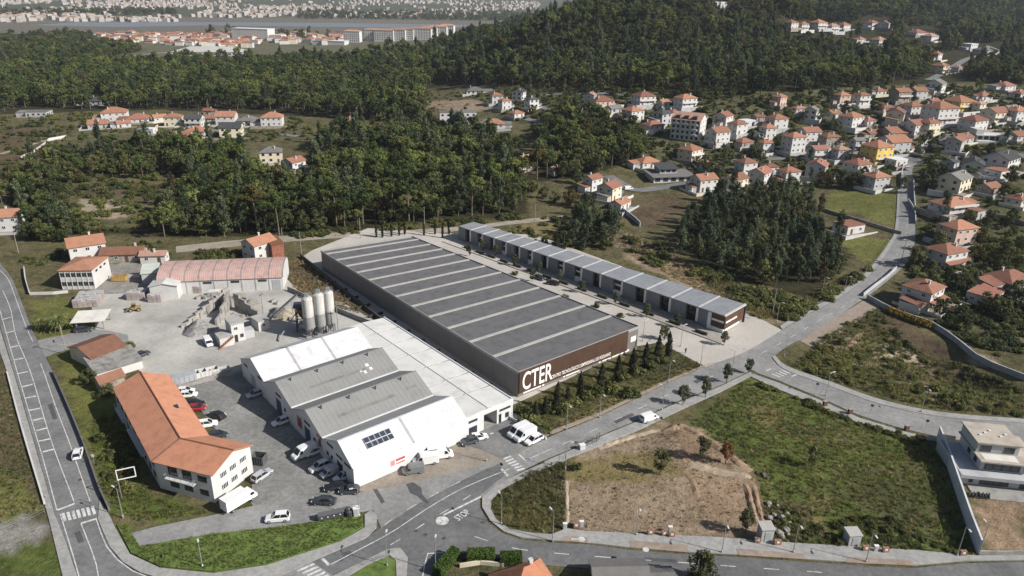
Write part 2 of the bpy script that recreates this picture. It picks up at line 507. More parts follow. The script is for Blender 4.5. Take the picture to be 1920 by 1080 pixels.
def build_ground():
    ny, nx = _gx.shape
    X, Y = _gx.ravel(), _gy.ravel(); Z = GZ.ravel()
    dist = np.hypot(X, Y)
    A = np.empty((len(X), 3)); B = np.empty((len(X), 3))
    A[:] = COVER['scrub'][0]; B[:] = COVER['scrub'][1]
    def put(mask, k, w=1.0):
        A[mask] = COVER[k][0]; B[mask] = COVER[k][1]
    put((Y > 1000), 'plain')
    put(dist > 2800, 'far')
    put((Y > 900) & (X > 60 + (Y - 900) * .3), 'forest')
    rv = (dist > 1500) & (dist < 2750) & (X < 500)
    put(rv, 'mud')
    wx = X + 1.2 * fbm(X, Y, 9, 3, 5) + .8 * fbm(X, Y, 3.5, 2, 6); wy = Y + 1.2 * fbm(X, Y, 9, 3, 7) + .8 * fbm(X, Y, 3.5, 2, 8)
    for k, poly in COVER_ZONES:
        wp = [g(*p)[:2] for p in poly]
        xs = [p[0] for p in wp]; ys = [p[1] for p in wp]
        sel = np.where((X > min(xs) - 5) & (X < max(xs) + 5) & (Y > min(ys) - 5) & (Y < max(ys) + 5))[0]
        if len(sel):
            ins = pip(wp, wx[sel], wy[sel]); put(sel[ins], k)
    verts = np.stack([X, Y, Z], 1)
    j, i = np.meshgrid(np.arange(ny - 1), np.arange(nx - 1), indexing='ij')
    a = (j * nx + i).ravel(); b = a + 1; c = a + nx; d = c + 1
    tri = np.concatenate([np.stack([a, b, c], 1), np.stack([b, d, c], 1)]).astype(np.int32)
    me = D.meshes.new('ground')
    me.vertices.add(len(verts)); me.vertices.foreach_set('co', verts.ravel())
    me.loops.add(tri.size); me.loops.foreach_set('vertex_index', tri.ravel())
    me.polygons.add(len(tri)); me.polygons.foreach_set('loop_start', np.arange(0, tri.size, 3))
    me.polygons.foreach_set('use_smooth', np.ones(len(tri), bool))
    me.update(); me.validate()
    for nm, arr in (('cover_a', A), ('cover_b', B)):
        at = me.attributes.new(nm, 'FLOAT_COLOR', 'POINT')
        at.data.foreach_set('color', np.concatenate([arr, np.ones((len(arr), 1))], 1).ravel())
    m, nt, bs = _nt('ground_cover')
    pos = N(nt, 'ShaderNodeNewGeometry').outputs['Position']
    ca = N(nt, 'ShaderNodeAttribute', attribute_name='cover_a').outputs['Color']
    cb = N(nt, 'ShaderNodeAttribute', attribute_name='cover_b').outputs['Color']
    n1 = noise(nt, pos, .09, 6, .7); n2 = noise(nt, pos, .55, 6, .75); n3 = noise(nt, pos, 3.0, 4, .65)
    mm = N(nt, 'ShaderNodeMath', operation='ADD'); nt.links.new(n1, mm.inputs[0]); nt.links.new(n2, mm.inputs[1])
    f = ramp(nt, mm.outputs[0], [(.0, (0, 0, 0)), (1, (1, 1, 1))])
    mr = N(nt, 'ShaderNodeMapRange'); nt.links.new(mm.outputs[0], mr.inputs[0])
    mr.inputs[1].default_value = .82; mr.inputs[2].default_value = 1.18
    c = mixc(nt, mr.outputs[0], ca, cb)
    c = mixc(nt, 1.0, c, ramp(nt, n3, [(.3, (.55, .55, .55)), (.62, (1.05, 1.05, 1.05))]), 'MULTIPLY')
    nt.links.new(c, bs.inputs['Base Color'])
    bs.inputs['Roughness'].default_value = .95; bs.inputs['Specular IOR Level'].default_value = .1
    bp = N(nt, 'ShaderNodeBump', i_Strength=1.0, i_Distance=.55)
    nt.links.new(mm.outputs[0], bp.inputs['Height']); nt.links.new(bp.outputs[0], bs.inputs['Normal'])
    me.materials.append(m)
    o = link('ground', me); tag(o, kind='structure')
    return o
ground = build_ground()

# ------------------------------------------------------------------ sheets, ribbons, kerbs
def surface_mat(name, dark, light, sc=.12, stain=(.75, .75, .75), crack=True, rough=.9):
    if name in MATS: return MATS[name]
    m, nt, b = _nt(name)
    pos = N(nt, 'ShaderNodeNewGeometry').outputs['Position']
    n1 = noise(nt, pos, sc, 6, .65); n2 = noise(nt, pos, 1.1, 5, .7); n3 = noise(nt, pos, 9, 2)
    c = ramp(nt, n1, [(.32, dark), (.66, light)])
    c = mixc(nt, 1.0, c, ramp(nt, n2, [(.35, stain), (.6, (1, 1, 1))]), 'MULTIPLY')
    c = mixc(nt, 1.0, c, ramp(nt, n3, [(.3, (.86, .86, .86)), (.7, (1.04, 1.04, 1.04))]), 'MULTIPLY')
    if crack:
        v = N(nt, 'ShaderNodeTexVoronoi', feature='DISTANCE_TO_EDGE', i_Scale=.13)
        wv = N(nt, 'ShaderNodeVectorMath', operation='ADD')
        nz = N(nt, 'ShaderNodeTexNoise', i_Scale=.4, i_Detail=3.0); nt.links.new(pos, nz.inputs['Vector'])
        sc_ = N(nt, 'ShaderNodeVectorMath', operation='SCALE'); sc_.inputs[3].default_value = 3.0
        nt.links.new(nz.outputs['Color'], sc_.inputs[0]); nt.links.new(pos, wv.inputs[0]); nt.links.new(sc_.outputs[0], wv.inputs[1])
        nt.links.new(wv.outputs[0], v.inputs['Vector'])
        c = mixc(nt, 1.0, c, ramp(nt, v.outputs['Distance'], [(0.0, (.84, .84, .84)), (.010, (1, 1, 1))]), 'MULTIPLY')
    nt.links.new(c, b.inputs['Base Color'])
    b.inputs['Roughness'].default_value = rough; b.inputs['Specular IOR Level'].default_value = .25
    bp = N(nt, 'ShaderNodeBump', i_Strength=.25, i_Distance=.03)
    nt.links.new(n3, bp.inputs['Height']); nt.links.new(bp.outputs[0], b.inputs['Normal'])
    return m
ASPH = surface_mat('asphalt_grey', (.14, .14, .139), (.235, .235, .23))
ASPH_D = surface_mat('asphalt_dark', (.115, .115, .117), (.18, .18, .181))
ASPH_P = surface_mat('asphalt_pale', (.205, .204, .198), (.305, .302, .292))
YARD = surface_mat('yard_gravel', (.29, .28, .262), (.50, .485, .45), sc=.06, stain=(.84, .83, .81), crack=False)
LOT = surface_mat('worn_lot', (.17, .168, .16), (.31, .305, .285), sc=.09, stain=(.66, .66, .66))
PAVE = surface_mat('pavement_grey', (.285, .28, .268), (.37, .362, .345), sc=.2, crack=False)
PAVE_R = surface_mat('pavement_pinkish', (.27, .215, .175), (.345, .28, .23), sc=.3, crack=False)
PLAZA = surface_mat('plaza_pale', (.39, .365, .33), (.51, .475, .43), sc=.05, stain=(.88, .87, .86), crack=False)
KERB = mat('kerb_stone', (.36, .35, .33), .85, .2, .8)
TRACK = surface_mat('dirt_track', (.26, .225, .175), (.38, .34, .28), sc=.15, crack=False)
PAINT = mat('road_paint', (.62, .62, .60), .7, .35, 1.2, 5)
CONC = mat('concrete', (.30, .29, .27), .9, .25, .4)

def resample(P, n):
    P = np.array(P); s = np.concatenate([[0], np.cumsum(np.linalg.norm(np.diff(P, axis=0), axis=1))])
    t = np.linspace(0, s[-1], n)
    return np.stack([np.interp(t, s, P[:, k]) for k in (0, 1)], 1)
def ribbon(name, Lpx, Rpx, m, dz, cols=4, step=2.0, parent=None, is_px=True):
    """a road surface between two edges, laid on the terrain"""
    L = spline(world(Lpx) if is_px else Lpx, step); R = spline(world(Rpx) if is_px else Rpx, step)
    n = max(len(L), len(R)); L = resample(L, n); R = resample(R, n)
    V = []
    for i in range(n):
        for k in range(cols + 1):
            p = L[i] + (R[i] - L[i]) * k / cols
            V.append((p[0], p[1], float(hgt(*p)) + dz))
    Fs = []
    for i in range(n - 1):
        for k in range(cols):
            a = i * (cols + 1) + k
            Fs.append((a, a + 1, a + cols + 2, a + cols + 1))
    me = mesh(name, V, Fs, [m])
    if me.polygons and me.polygons[0].normal.z < 0: me.flip_normals()
    o = link(name, me, parent)
    if parent is None: tag(o, kind='structure')
    return o
def path(name, px, width, m, dz, parent=None, step=2.0, cols=2, raw=None, side=0.0):
    C = np.array(spline(world(px) if raw is None else raw, step))
    T = np.gradient(C, axis=0); T /= np.linalg.norm(T, axis=1)[:, None] + 1e-9
    Nn = np.stack([-T[:, 1], T[:, 0]], 1)
    C = C + Nn * side
    return ribbon(name, list(C + Nn * width / 2), list(C - Nn * width / 2), m, dz, cols, step, parent, False)
def sheet(name, px, m, dz, parent=None, raw=None):
    P = raw if raw is not None else [g(*p)[:2] for p in px]
    tri = tessellate_polygon([[Vector((p[0], p[1], 0)) for p in P]])
    V = [(p[0], p[1], float(hgt(p[0], p[1])) * 0 + dz) for p in P]
    me = mesh(name, V, tri, [m])
    for f in me.polygons:
        if f.normal.z < 0: f.flip()
    o = link(name, me, parent)
    if parent is None: tag(o, kind='structure')
    return o
def slab(name, px, m, z0, z1, parent=None, raw=None):
    P = raw if raw is not None else [tuple(g(*p)[:2]) for p in px]
    o = MB().prism(P, z0, z1).build(name, m, parent)
    if parent is None: tag(o, kind='structure')
    return o
def wall_run(mb, pts, th, h, z0=None, mi=0):
    """a wall along world points following the ground"""
    P = [np.asarray(p, float)[:2] for p in pts]
    for a, b in zip(P[:-1], P[1:]):
        d = b - a; L = np.linalg.norm(d)
        if L < 1e-3: continue
        d /= L; n = np.array([-d[1], d[0]]) * th / 2
        za = float(hgt(*a)) if z0 is None else z0; zb = float(hgt(*b)) if z0 is None else z0
        q = [a - n, b - n, b + n, a + n]; zz = [za, zb, zb, za]
        vs = [(p[0], p[1], z - .3) for p, z in zip(q, zz)] + [(p[0], p[1], z + h) for p, z in zip(q, zz)]
        mb.add(vs, [(0,3,2,1),(4,5,6,7),(0,1,5,4),(1,2,6,5),(2,3,7,6),(3,0,4,7)], mi)
    return mb
def kerb(px, parent, w=.22, h=.14, raw=None):
    P = spline(world(px) if raw is None else raw, 2.5)
    return wall_run(MB(), P, w, h).build('kerb', KERB, parent)

# yards and lots (lowest sheets)
yard = sheet('concrete_yard', [(168,562),(190,552),(285,548),(300,520),(535,520),(562,548),(640,566),(700,600),(640,640),(470,676),(462,700),(330,727),(265,700),(235,660),(180,632),(178,600)], YARD, .03)
lot = sheet('car_park', [(322,722),(462,697),(520,738),(600,850),(667,918),(640,935),(480,962),(470,940),(475,880),(400,800),(350,735)], LOT, .045)
lane = sheet('access_lane', [(245,1000),(300,986),(400,966),(470,950),(640,926),(693,922),(786,902),(877,880),(942,862),(900,905),(760,985),(717,995),(700,957),(640,967),(540,988),(400,1004),(300,1024),(258,1030)], ASPH_P, .055)
forecourt = sheet('hall_forecourt', [(667,918),(880,815),(960,772),(1022,820),(942,866),(877,887),(786,908),(693,928)], surface_mat('forecourt_dust', (.24, .205, .165), (.33, .29, .24), sc=.2, crack=False), .04)
hall_lot = sheet('hall_side_lot', [(862,830),(885,812),(955,772),(1018,818),(945,862),(905,845)], ASPH, .052)
entry = ribbon('yard_entry_lane', [(62,640),(120,628),(180,618),(240,628)], [(78,672),(130,655),(190,648),(245,668)], ASPH_P, .05)
plaza = sheet('plaza', [(940,778),(960,760),(1000,742),(1190,650),(1236,642),(1262,655),(1330,692),(1398,662),(1468,620),(1430,600),(1395,585),(1330,560),(1000,440),(860,440),(690,428),(585,470),(566,482),(710,600),(950,770)], PLAZA, .035)
back_path = ribbon('back_lane', [(330,462),(480,447),(620,437),(760,432),(860,425),(960,414),(1056,404)], [(330,474),(480,459),(630,447),(770,442),(870,432),(960,421),(1056,412)], TRACK, .06)

# roads
main_road = ribbon('main_road', [(520,1084),(587,1053),(685,1010),(717,988),(785,944),(812,928),(875,896),(935,869),(1025,822),(1125,781),(1250,720),(1322,688),(1395,661),(1467,619),(1509,593),(1569,562),(1623,523),(1649,494),(1675,456),(1684,430),(1688,356),(1686,325),(1692,300)],
    [(560,1112),(622,1080),(675,1055),(725,1030),(760,1014),(830,982),(895,938),(940,905),(1020,863),(1060,847),(1125,817),(1190,790),(1265,755),(1345,725),(1409,694),(1447,671),(1480,647),(1522,627),(1605,570),(1623,559),(1665,526),(1701,492),(1711,466),(1716,440),(1712,346),(1711,318),(1722,303)], ASPH_P, .075, 6)
left_road = ribbon('ring_road', [(-70,430),(-40,500),(-20,560),(0,612),(27,700),(70,848),(103,962),(125,1017),(140,1063),(150,1090),(190,1140),(300,1170),(450,1150),(560,1112)],
    [(-30,440),(0,492),(20,518),(38,560),(58,613),(76,650),(100,700),(130,770),(160,845),(188,930),(184,958),(184,976),(194,1000),(206,1027),(231,1056),(264,1076),(330,1094),(420,1101),(520,1084)], ASPH, .07, 6)
east_road = sheet('east_road', [(725,1031),(760,1012),(830,980),(900,930),(900,952),(916,981),(942,1001),(977,1013),(1035,1018),(1105,1022),(1182,1032),(1285,1040),(1348,1043),(1507,1054),(1623,1062),(1713,1066),(1804,1057),(1930,1054),(2150,1040),(2150,1088),(1930,1098),(1600,1102),(1300,1092),(1110,1067),(1030,1061),(960,1052),(880,1037),(830,1045),(800,1090),(762,1090),(766,1045),(750,1027)], ASPH_D, .085)
junction = sheet('junction_asphalt', [(585,1054),(685,1011),(717,989),(785,945),(875,897),(935,870),(948,890),(900,930),(830,980),(760,1012),(725,1031),(675,1056),(624,1079)], ASPH_D, .095)
branch = ribbon('branch_road', [(1440,664),(1452,678),(1470,693),(1551,722),(1642,755),(1733,776),(1830,787),(1925,794),(2180,806)], [(1400,688),(1425,702),(1455,712),(1551,752),(1612,779),(1702,806),(1800,826),(1925,838),(2180,858)], ASPH_P, .085, 4)
village_road = ribbon('village_road', [(1692,302),(1698,285),(1725,268),(1760,255),(1790,240)], [(1724,304),(1728,294),(1745,278),(1772,264),(1798,250)], ASPH, .16, 3)
side_street = ribbon('village_street', [(1722,300),(1760,296),(1840,292),(1920,288)], [(1722,306),(1760,303),(1840,300),(1920,296)], ASPH, .15, 3)
parking_strip = ribbon('parking_strip', [(1500,640),(1560,600),(1622,562)], [(1530,655),(1590,615),(1648,575)], PAVE_R, .08, 2)
lanes = [('village_street', [(905,226),(960,222),(1000,226),(1030,240)], 5), ('village_street', [(940,172),(1000,178),(1080,176),(1170,178)], 5), ('village_street', [(1010,200),(1050,215),(1060,220)], 4),
    ('village_street', [(1140,330),(1165,345),(1195,357),(1240,352),(1290,345)], 6), ('village_street', [(1165,345),(1158,365),(1150,372)], 5), ('village_street', [(1300,310),(1400,300),(1500,296),(1600,292),(1690,292)], 5),
    ('village_street', [(1590,225),(1650,218),(1700,228),(1790,240),(1850,236),(1920,240)], 5), ('farm_track', [(0,290),(40,278),(90,262),(125,262)], 3.5), ('farm_track', [(0,110),(140,122),(250,104),(330,97)], 9), ('village_street', [(300,238),(400,246),(500,250),(560,256)], 5), ('hill_lane', [(1740,150),(1800,118),(1830,105)], 6), ('village_street', [(1290,345),(1400,338),(1450,352)], 4)]
for nm, pp, w in lanes:
    path(nm, pp, w, TRACK if 'track' in nm else ASPH, .22)

# pavements (raised) with kerbs
sw = slab('island_pavement', [(187,938),(206,968),(216,990),(244,1040),(300,1066),(400,1076),(500,1061),(640,1016),(684,990),(684,966),(696,957),(707,967),(706,990),(686,1010),(588,1052),(520,1083),(420,1100),(330,1093),(264,1075),(231,1055),(206,1026),(194,999),(184,974)], PAVE, -.2, .19)
isl = slab('grass_island', [(219,985),(240,988),(262,1026),(400,1002),(540,987),(676,966),(682,987),(640,1014),(500,1059),(400,1073),(300,1063),(246,1038)], mat('island_turf', (.12, .175, .04), .95, .45, .6, 4, col2=(.055, .085, .02), world=True, bump=.5), -.2, .24)
sw2 = slab('corner_pavement', [(904,933),(930,910),(985,884),(1060,852),(1063,862),(990,893),(940,918),(922,938),(920,955),(930,975),(955,993),(1000,1001),(1035,1003),(1062,992),(1100,997),(1340,1008),(1500,1020),(1640,1028),(1720,1033),(1830,1043),(1925,1042),(1925,1051),(1804,1053),(1713,1061),(1623,1057),(1507,1049),(1348,1039),(1285,1036),(1182,1028),(1105,1019),(1035,1014),(977,1009),(945,998),(920,978),(904,952)], PAVE, -.2, .2)
for q in ([(1058,1007),(1100,1009),(1104,1020),(1052,1015)], [(1180,1015),(1290,1023),(1288,1037),(1182,1028)], [(1380,1030),(1505,1040),(1508,1050),(1385,1042)], [(1590,1046),(1710,1052),(1714,1062),(1585,1056)]):
    slab('parking_bay', q, PAVE_R, .1, .23)
sw3 = slab('drop_pavement', [(676,1056),(727,1031),(750,1028),(765,1046),(762,1090),(744,1090),(742,1052),(730,1042),(690,1060),(640,1090),(622,1082)], PAVE, -.2, .2)
sw4 = slab('verge_island', [(690,1061),(730,1044),(741,1053),(742,1090),(640,1092)], MATS['island_turf'], -.2, .23)
sw5 = slab('road_side_pavement', [(1020,867),(1060,850),(1125,820),(1190,793),(1265,758),(1345,728),(1407,698),(1412,704),(1350,736),(1270,772),(1200,806),(1130,835),(1070,858),(1030,874)], PAVE, -.2, .19)
sw6 = slab('left_pavement', [(14,700),(39,795),(84,946),(92,975),(120,1090),(148,1090),(139,1063),(124,1017),(102,962),(69,848),(26,700),(0,618),(-30,560),(-45,560),(-12,625)], PAVE, -.2, .18)
kerb([(182,640),(110,648)], sw6)
sw7 = slab('branch_pavement_lower', [(1412,702),(1455,717),(1551,757),(1612,785),(1702,812),(1755,822),(1757,828),(1700,820),(1605,792),(1540,764),(1450,727),(1405,706)], PAVE, -.2, .2)
sw8 = ribbon('branch_pavement_upper', [(1452,666),(1475,687),(1556,716),(1645,748),(1735,769),(1830,780),(1925,787)], [(1448,671),(1472,694),(1552,723),(1642,756),(1733,777),(1830,788),(1925,795)], PAVE, .17, 2)
sw9 = ribbon('north_pavement', [(1462,612),(1505,586),(1563,556),(1616,518),(1642,490),(1668,453),(1678,428),(1683,356)], [(1467,619),(1509,593),(1569,562),(1623,523),(1649,494),(1675,456),(1684,430),(1688,356)], PAVE, .19, 2)
sw10 = slab('lawn_pavement', [(1022,819),(1125,779),(1250,718),(1322,686),(1340,680),(1326,683),(1250,713),(1125,774),(1020,813)], PAVE_R, -.2, .17)

# painted markings
def stripe(parent, a, b, w, dz, name='lane_line'):
    A = g(*a); B = g(*b)
    d = (B - A)[:2]; L = np.linalg.norm(d); d /= L; n = np.array([-d[1], d[0]]) * w / 2
    k = max(1, int(L / 3)); V = []; Fs = []
    for i in range(k + 1):
        p = A[:2] + d * L * i / k
        for s in (1, -1):
            q = p + n * s; V.append((q[0], q[1], float(hgt(*q)) + dz))
    for i in range(k): Fs.append((2*i, 2*i+1, 2*i+3, 2*i+2))
    me = mesh(name, V, Fs, [PAINT])
    if me.polygons[0].normal.z < 0: me.flip_normals()
    return link(name, me, parent)
def line(parent, px, w, dz, name='lane_line'):
    return path(name, px, w, PAINT, dz, parent, 3.0, 1)
def dashes(parent, px, w, dz, on, off, name='lane_dash'):
    C = np.array(spline(world(px), .5)); s = 0; cur = []; state = True; lim = on
    for i in range(1, len(C)):
        L = np.linalg.norm(C[i] - C[i-1]); s += L
        if state: cur.append(C[i])
        if s >= lim:
            if state and len(cur) > 2: path(name, None, w, PAINT, dz, parent, 1.5, 1, raw=cur[::3] if len(cur) > 6 else cur)
            state = not state; s = 0; lim = on if state else off; cur = []
DZ = .115
# ring road on the left: edge lines, ladder of bars, stop lines, crossing
line(left_road, [(0,582),(33,700),(77,848),(107,957)], .16, .09)
line(left_road, [(5,545),(20,580),(30,630),(58,700),(95,823),(139,941)], .16, .09)
line(left_road, [(0,507),(16,525),(31,564),(49,613),(62,641)], .16, .09)
line(left_road, [(76,682),(83,700),(106,767),(130,830),(169,941)], .16, .09)
for k, (a, b) in enumerate([((3,600),(21,595)),((10,625),(28,621)),((20,652),(38,647)),((25,676),(44,672)),((34,701),(53,697)),((41,726),(62,721)),((48,747),(68,743)),((55,770),(75,766)),((62,789),(82,784)),((68,808),(88,803)),((73,828),(95,823)),((80,848),(101,843))]):
    stripe(left_road, a, b, .55, .09, 'ladder_bar')
stripe(left_road, (108,957), (140,945), .5, .095, 'stop_line'); stripe(left_road, (152,982), (182,973), .5, .095, 'stop_line')
for k in range(7):
    x = 118 + k * 9.2; y = 967 - k * 2.2
    stripe(left_road, (x, y - 4), (x + 4.5, y + 11), .5, .095, 'crossing_stripe')
line(left_road, [(152,982),(165,1015),(180,1055),(186,1090)], .16, .09)
line(left_road, [(180,972),(190,1002),(202,1030),(228,1059),(262,1079),(330,1098)], .16, .09)
line(left_road, [(113,964),(129,1015),(143,1062),(150,1088)], .16, .09)
# main road
for k in range(6):
    stripe(main_road, (557 + k * 9.5, 1072 + k * 4.2), (590 + k * 6.5, 1058 + k * 5.2), .5, DZ, 'crossing_stripe')
stripe(main_road, (604,1048), (618,1061), .5, DZ, 'stop_line')
line(main_road, [(617,1061),(680,1028),(730,1002),(800,955),(870,915),(955,880)], .18, DZ)
stripe(main_road, (940,880), (952,893), .5, DZ, 'stop_line')
dashes(main_road, [(717,988),(745,968),(790,941),(850,910),(890,890)], .18, DZ, 2.2, 2.6)
dashes(main_road, [(728,1025),(760,1006),(800,980),(850,950),(900,918)], .18, DZ, 2.2, 2.6)
stripe(main_road, (831,967), (902,932), .42, DZ, 'give_way_line')
for k in range(6):
    stripe(main_road, (943 + k * 5.2, 862 + k * 4.2), (958 + k * 5.0, 856 + k * 4.6), .5, DZ, 'crossing_stripe')
line(main_road, [(985,864),(1035,842)], .18, DZ); stripe(main_road, (973,853), (985,864), .4, DZ, 'stop_line')
dashes(main_road, [(1050,836),(1125,802),(1250,742),(1322,712),(1395,680),(1470,640),(1530,605),(1600,563),(1640,528),(1680,480),(1698,440),(1700,356),(1699,320)], .16, DZ, 3.0, 4.5)
dashes(east_road, [(885,1005),(915,1015),(960,1028),(1010,1035),(1100,1043),(1240,1053),(1420,1066),(1600,1078)], .16, DZ, 3.0, 3.6)
line(east_road, [(792,1085),(803,1036),(830,1037)], .2, DZ)
for k in range(5):
    stripe(branch, (1448 + k * 6, 702 - k * 2.4), (1463 + k * 6, 708 - k * 2.4), .45, .125, 'crossing_stripe')
stripe(branch, (1437,696), (1446,692), .4, .125, 'stop_line'); stripe(branch, (1484,707), (1493,703), .4, .125, 'stop_line')
c = g(829, 977)
MB().lathe([(1.2, .1), (1.2, .118)], 28, (c[0], c[1])).build('roundel', PAINT, east_road)
def text_obj(name, body, size, m, parent, loc, rot, extrude=.01, bold=0.0, sx=1.0, align='CENTER'):
    cu = D.curves.new(name, 'FONT'); cu.body = body; cu.size = size; cu.extrude = extrude; cu.offset = bold
    cu.align_x = align; cu.align_y = 'CENTER'
    o0 = D.objects.new(name, cu); COL.objects.link(o0)
    dg = bpy.context.evaluated_depsgraph_get()
    me = D.meshes.new_from_object(o0.evaluated_get(dg)); D.objects.remove(o0)
    me.materials.clear(); me.materials.append(m)
    o = link(name, me, parent, loc); o.rotation_euler = rot; o.scale = (sx, 1, 1)
    return o
p = g(867, 967)
text_obj('stop_lettering', 'STOP', 2.1, PAINT, east_road, (p[0], p[1], .12), (0, 0, math.radians(48)), .004, .03, .62)
p = g(1083, 1013)
bay_mark = MB().tube((p[0]-1.2, p[1], .236), (p[0]+.2, p[1], .236), .12, n=6).lathe([(.62, .234), (.62, .246)], 16, (p[0]+.7, p[1])).build('bay_symbol', PAINT, sw2)

# earth banks and ruts of the building plot
def earth_bank(px, w, h, m, seed):
    P = np.array(spline(world(px), .8)); T = np.gradient(P, axis=0); T /= np.linalg.norm(T, axis=1)[:, None] + 1e-9; Nn = np.stack([-T[:, 1], T[:, 0]], 1); r = np.random.default_rng(seed); V = []; Fs = []; K = 7
    for i in range(len(P)):
        ww = w * (.8 + .4 * r.random()); hh = .62 * h * (.6 + .7 * r.random()) * min(1, i / 3, (len(P) - 1 - i) / 3)
        for k in range(K):
            t = k / (K - 1) * 2 - 1; q = P[i] + Nn[i] * t * ww / 2; V.append((q[0], q[1], float(hgt(*q)) - .05 + hh * max(0, 1 - abs(t) ** 1.5) * (.8 + .4 * r.random())))
    for i in range(len(P) - 1):
        for k in range(K - 1): a = i * K + k; Fs.append((a, a + K, a + K + 1, a + 1))
    me = mesh('earth_bank', V, Fs, [m])
    if sum(f.normal.z for f in me.polygons) < 0: me.flip_normals()
    tag(link('earth_bank', me), kind='structure')
EARTH = surface_mat('turned_earth', (.19, .128, .082), (.35, .25, .17), sc=.4, stain=(.7, .68, .66), crack=False); EARTHP = surface_mat('pale_earth', (.30, .235, .165), (.44, .36, .265), sc=.4, crack=False)
earth_bank([(1396,902),(1404,930),(1412,960),(1420,990)], 1.6, .8, EARTH, 1); earth_bank([(1412,902),(1417,930),(1424,962),(1432,988)], 1.4, .7, EARTH, 2)
earth_bank([(1240,812),(1275,800),(1310,815),(1345,838),(1385,868),(1412,884)], 2.6, 1.0, EARTH, 3); earth_bank([(1288,868),(1330,880),(1380,890),(1412,896)], 2.0, .5, EARTHP, 4); earth_bank([(1120,842),(1160,826),(1210,812),(1240,806)], 1.8, .5, EARTHP, 5); earth_bank([(1062,896),(1062,930),(1064,985)], 1.0, .4, EARTHP, 6)
earth_bank([(1280,880),(1300,905),(1310,940)], 1.6, .5, EARTH, 7); earth_bank([(1590,655),(1600,640),(1618,622)], 2.4, .6, EARTH, 8); earth_bank([(1640,672),(1680,664),(1725,672)], 2.8, .5, EARTHP, 9); earth_bank([(1820,680),(1845,676),(1870,684)], 2.6, .8, EARTH, 10)

# repairs, tar patches and covers in the carriageway
TAR = surface_mat('tar_patch', (.075, .075, .078), (.11, .11, .112), crack=False); IRON = mat('iron_cover', (.08, .075, .07), .7, .2)
for px_, par_ in (([(762,908),(775,905),(790,915),(792,928),(806,944),(800,946),(782,930),(770,925)], junction), ([(700,918),(707,917),(722,942),(716,945)], junction), ([(640,1040),(655,1033),(664,1040),(648,1048)], junction), ([(1150,790),(1185,775),(1190,779),(1156,795)], main_road), ([(1300,715),(1325,704),(1330,708),(1306,720)], main_road), ([(90,760),(98,757),(108,786),(100,788)], left_road), ([(140,1000),(150,996),(158,1016),(148,1020)], left_road), ([(1210,1046),(1270,1050),(1268,1056),(1208,1052)], east_road)):
    sheet('asphalt_patch', px_, TAR, .108, par_)
for x, y, par_ in ((798,1003,east_road),(832,1010,east_road),(780,996,east_road),(905,980,east_road),(150,900,left_road),(1080,830,main_road),(1240,755,main_road),(640,1050,main_road)):
    p = g(x, y); MB().lathe([(.38, .09), (.38, .112)], 14, (p[0], p[1])).build('manhole_cover', IRON, par_)
# ------------------------------------------------------------------ shared building pieces
WHITE = mat('white_render', (.54, .53, .51), .85, .10, .25, 3)
CREAM = mat('cream_render', (.62, .56, .43), .85, .12, .25, 3)
YELLOW = mat('yellow_render', (.62, .45, .12), .85, .12, .25, 3)
PINK = mat('pink_render', (.55, .40, .33), .85, .12, .25, 3)
GREYW = mat('grey_render', (.42, .42, .42), .85, .14, .25, 3)
STONE = mat('stone_wall', (.34, .30, .25), .95, .35, .8, 4, bump=.4)
WALLM = dict(white=WHITE, cream=CREAM, yellow=YELLOW, pink=PINK, grey=GREYW, stone=STONE)
ROOFM = dict(orange=tile_mat('clay_tile_orange', (.39, .195, .125)), red=tile_mat('clay_tile_red', (.30, .14, .10)), brown=tile_mat('clay_tile_brown', (.27, .135, .09)),
    dark=tile_mat('slate_dark', (.075, .075, .08)), grey=tile_mat('sheet_grey', (.20, .19, .18)), pink=tile_mat('clay_tile_pale', (.45, .27, .2)), white=mat('roof_white', (.66, .66, .66), .7, .1))
GLASS = glass_mat('window_glass')
GLASSB = glass_mat('window_glass_blue', (.03, .04, .055))
FRAME = mat('window_frame_white', (.7, .7, .68), .5, .06, 2)
FRAMED = mat('window_frame_dark', (.06, .06, .065), .5, .1, 2)
METAL = mat('galvanised', (.45, .46, .47), .45, .15, 1.2, metal=.6)
DARKM = mat('dark_metal', (.05, .05, .055), .5, .2, 1.5)
RUST = mat('rusty_steel', (.20, .09, .05), .85, .35, 1.5)
def _win_mesh(name, frame, glass, mull=1, fr=.09):
    b = MB()
    b.box(-.5, .5, -.02, 0, -.5, .5, 1)
    for x0, x1, z0, z1 in ((-.5, .5, .5 - fr, .5), (-.5, .5, -.5, -.5 + fr), (-.5, -.5 + fr, -.5 + fr, .5 - fr), (.5 - fr, .5, -.5 + fr, .5 - fr)):
        b.box(x0, x1, -.07, 0.0, z0, z1, 0)
    for k in range(mull):
        x = -.5 + (k + 1) / (mull + 1); b.box(x - .025, x + .025, -.055, 0, -.5 + fr, .5 - fr, 0)
    return b.mesh(name, [frame, glass])
WIN = _win_mesh('window', FRAME, GLASS)
WIND = _win_mesh('window', FRAMED, GLASS, 1, .06)
WIN3 = _win_mesh('window', FRAME, GLASS, 3, .05)
WINB = _win_mesh('window', FRAMED, GLASSB, 3, .04)
DOORM = MB().box(-.5, .5, -.05, 0, -.5, .5).mesh('door', mat('door_brown', (.11, .07, .045), .6, .2, 2))
GATE = MB().box(-.5, .5, -.06, 0, -.5, .5).mesh('door', mat('roller_door_grey', (.36, .37, .38), .6, .15, 1.5))
DARKDOOR = MB().box(-.5, .5, -.05, 0, -.5, .5).mesh('doorway', mat('dark_opening', (.03, .032, .035), .8, .2, 2))
def put(parent, name, me, x, y, z, w, h, rz):
    o = link(name, me, parent, (x, y, z), rz); o.scale = (w, 1, h); return o
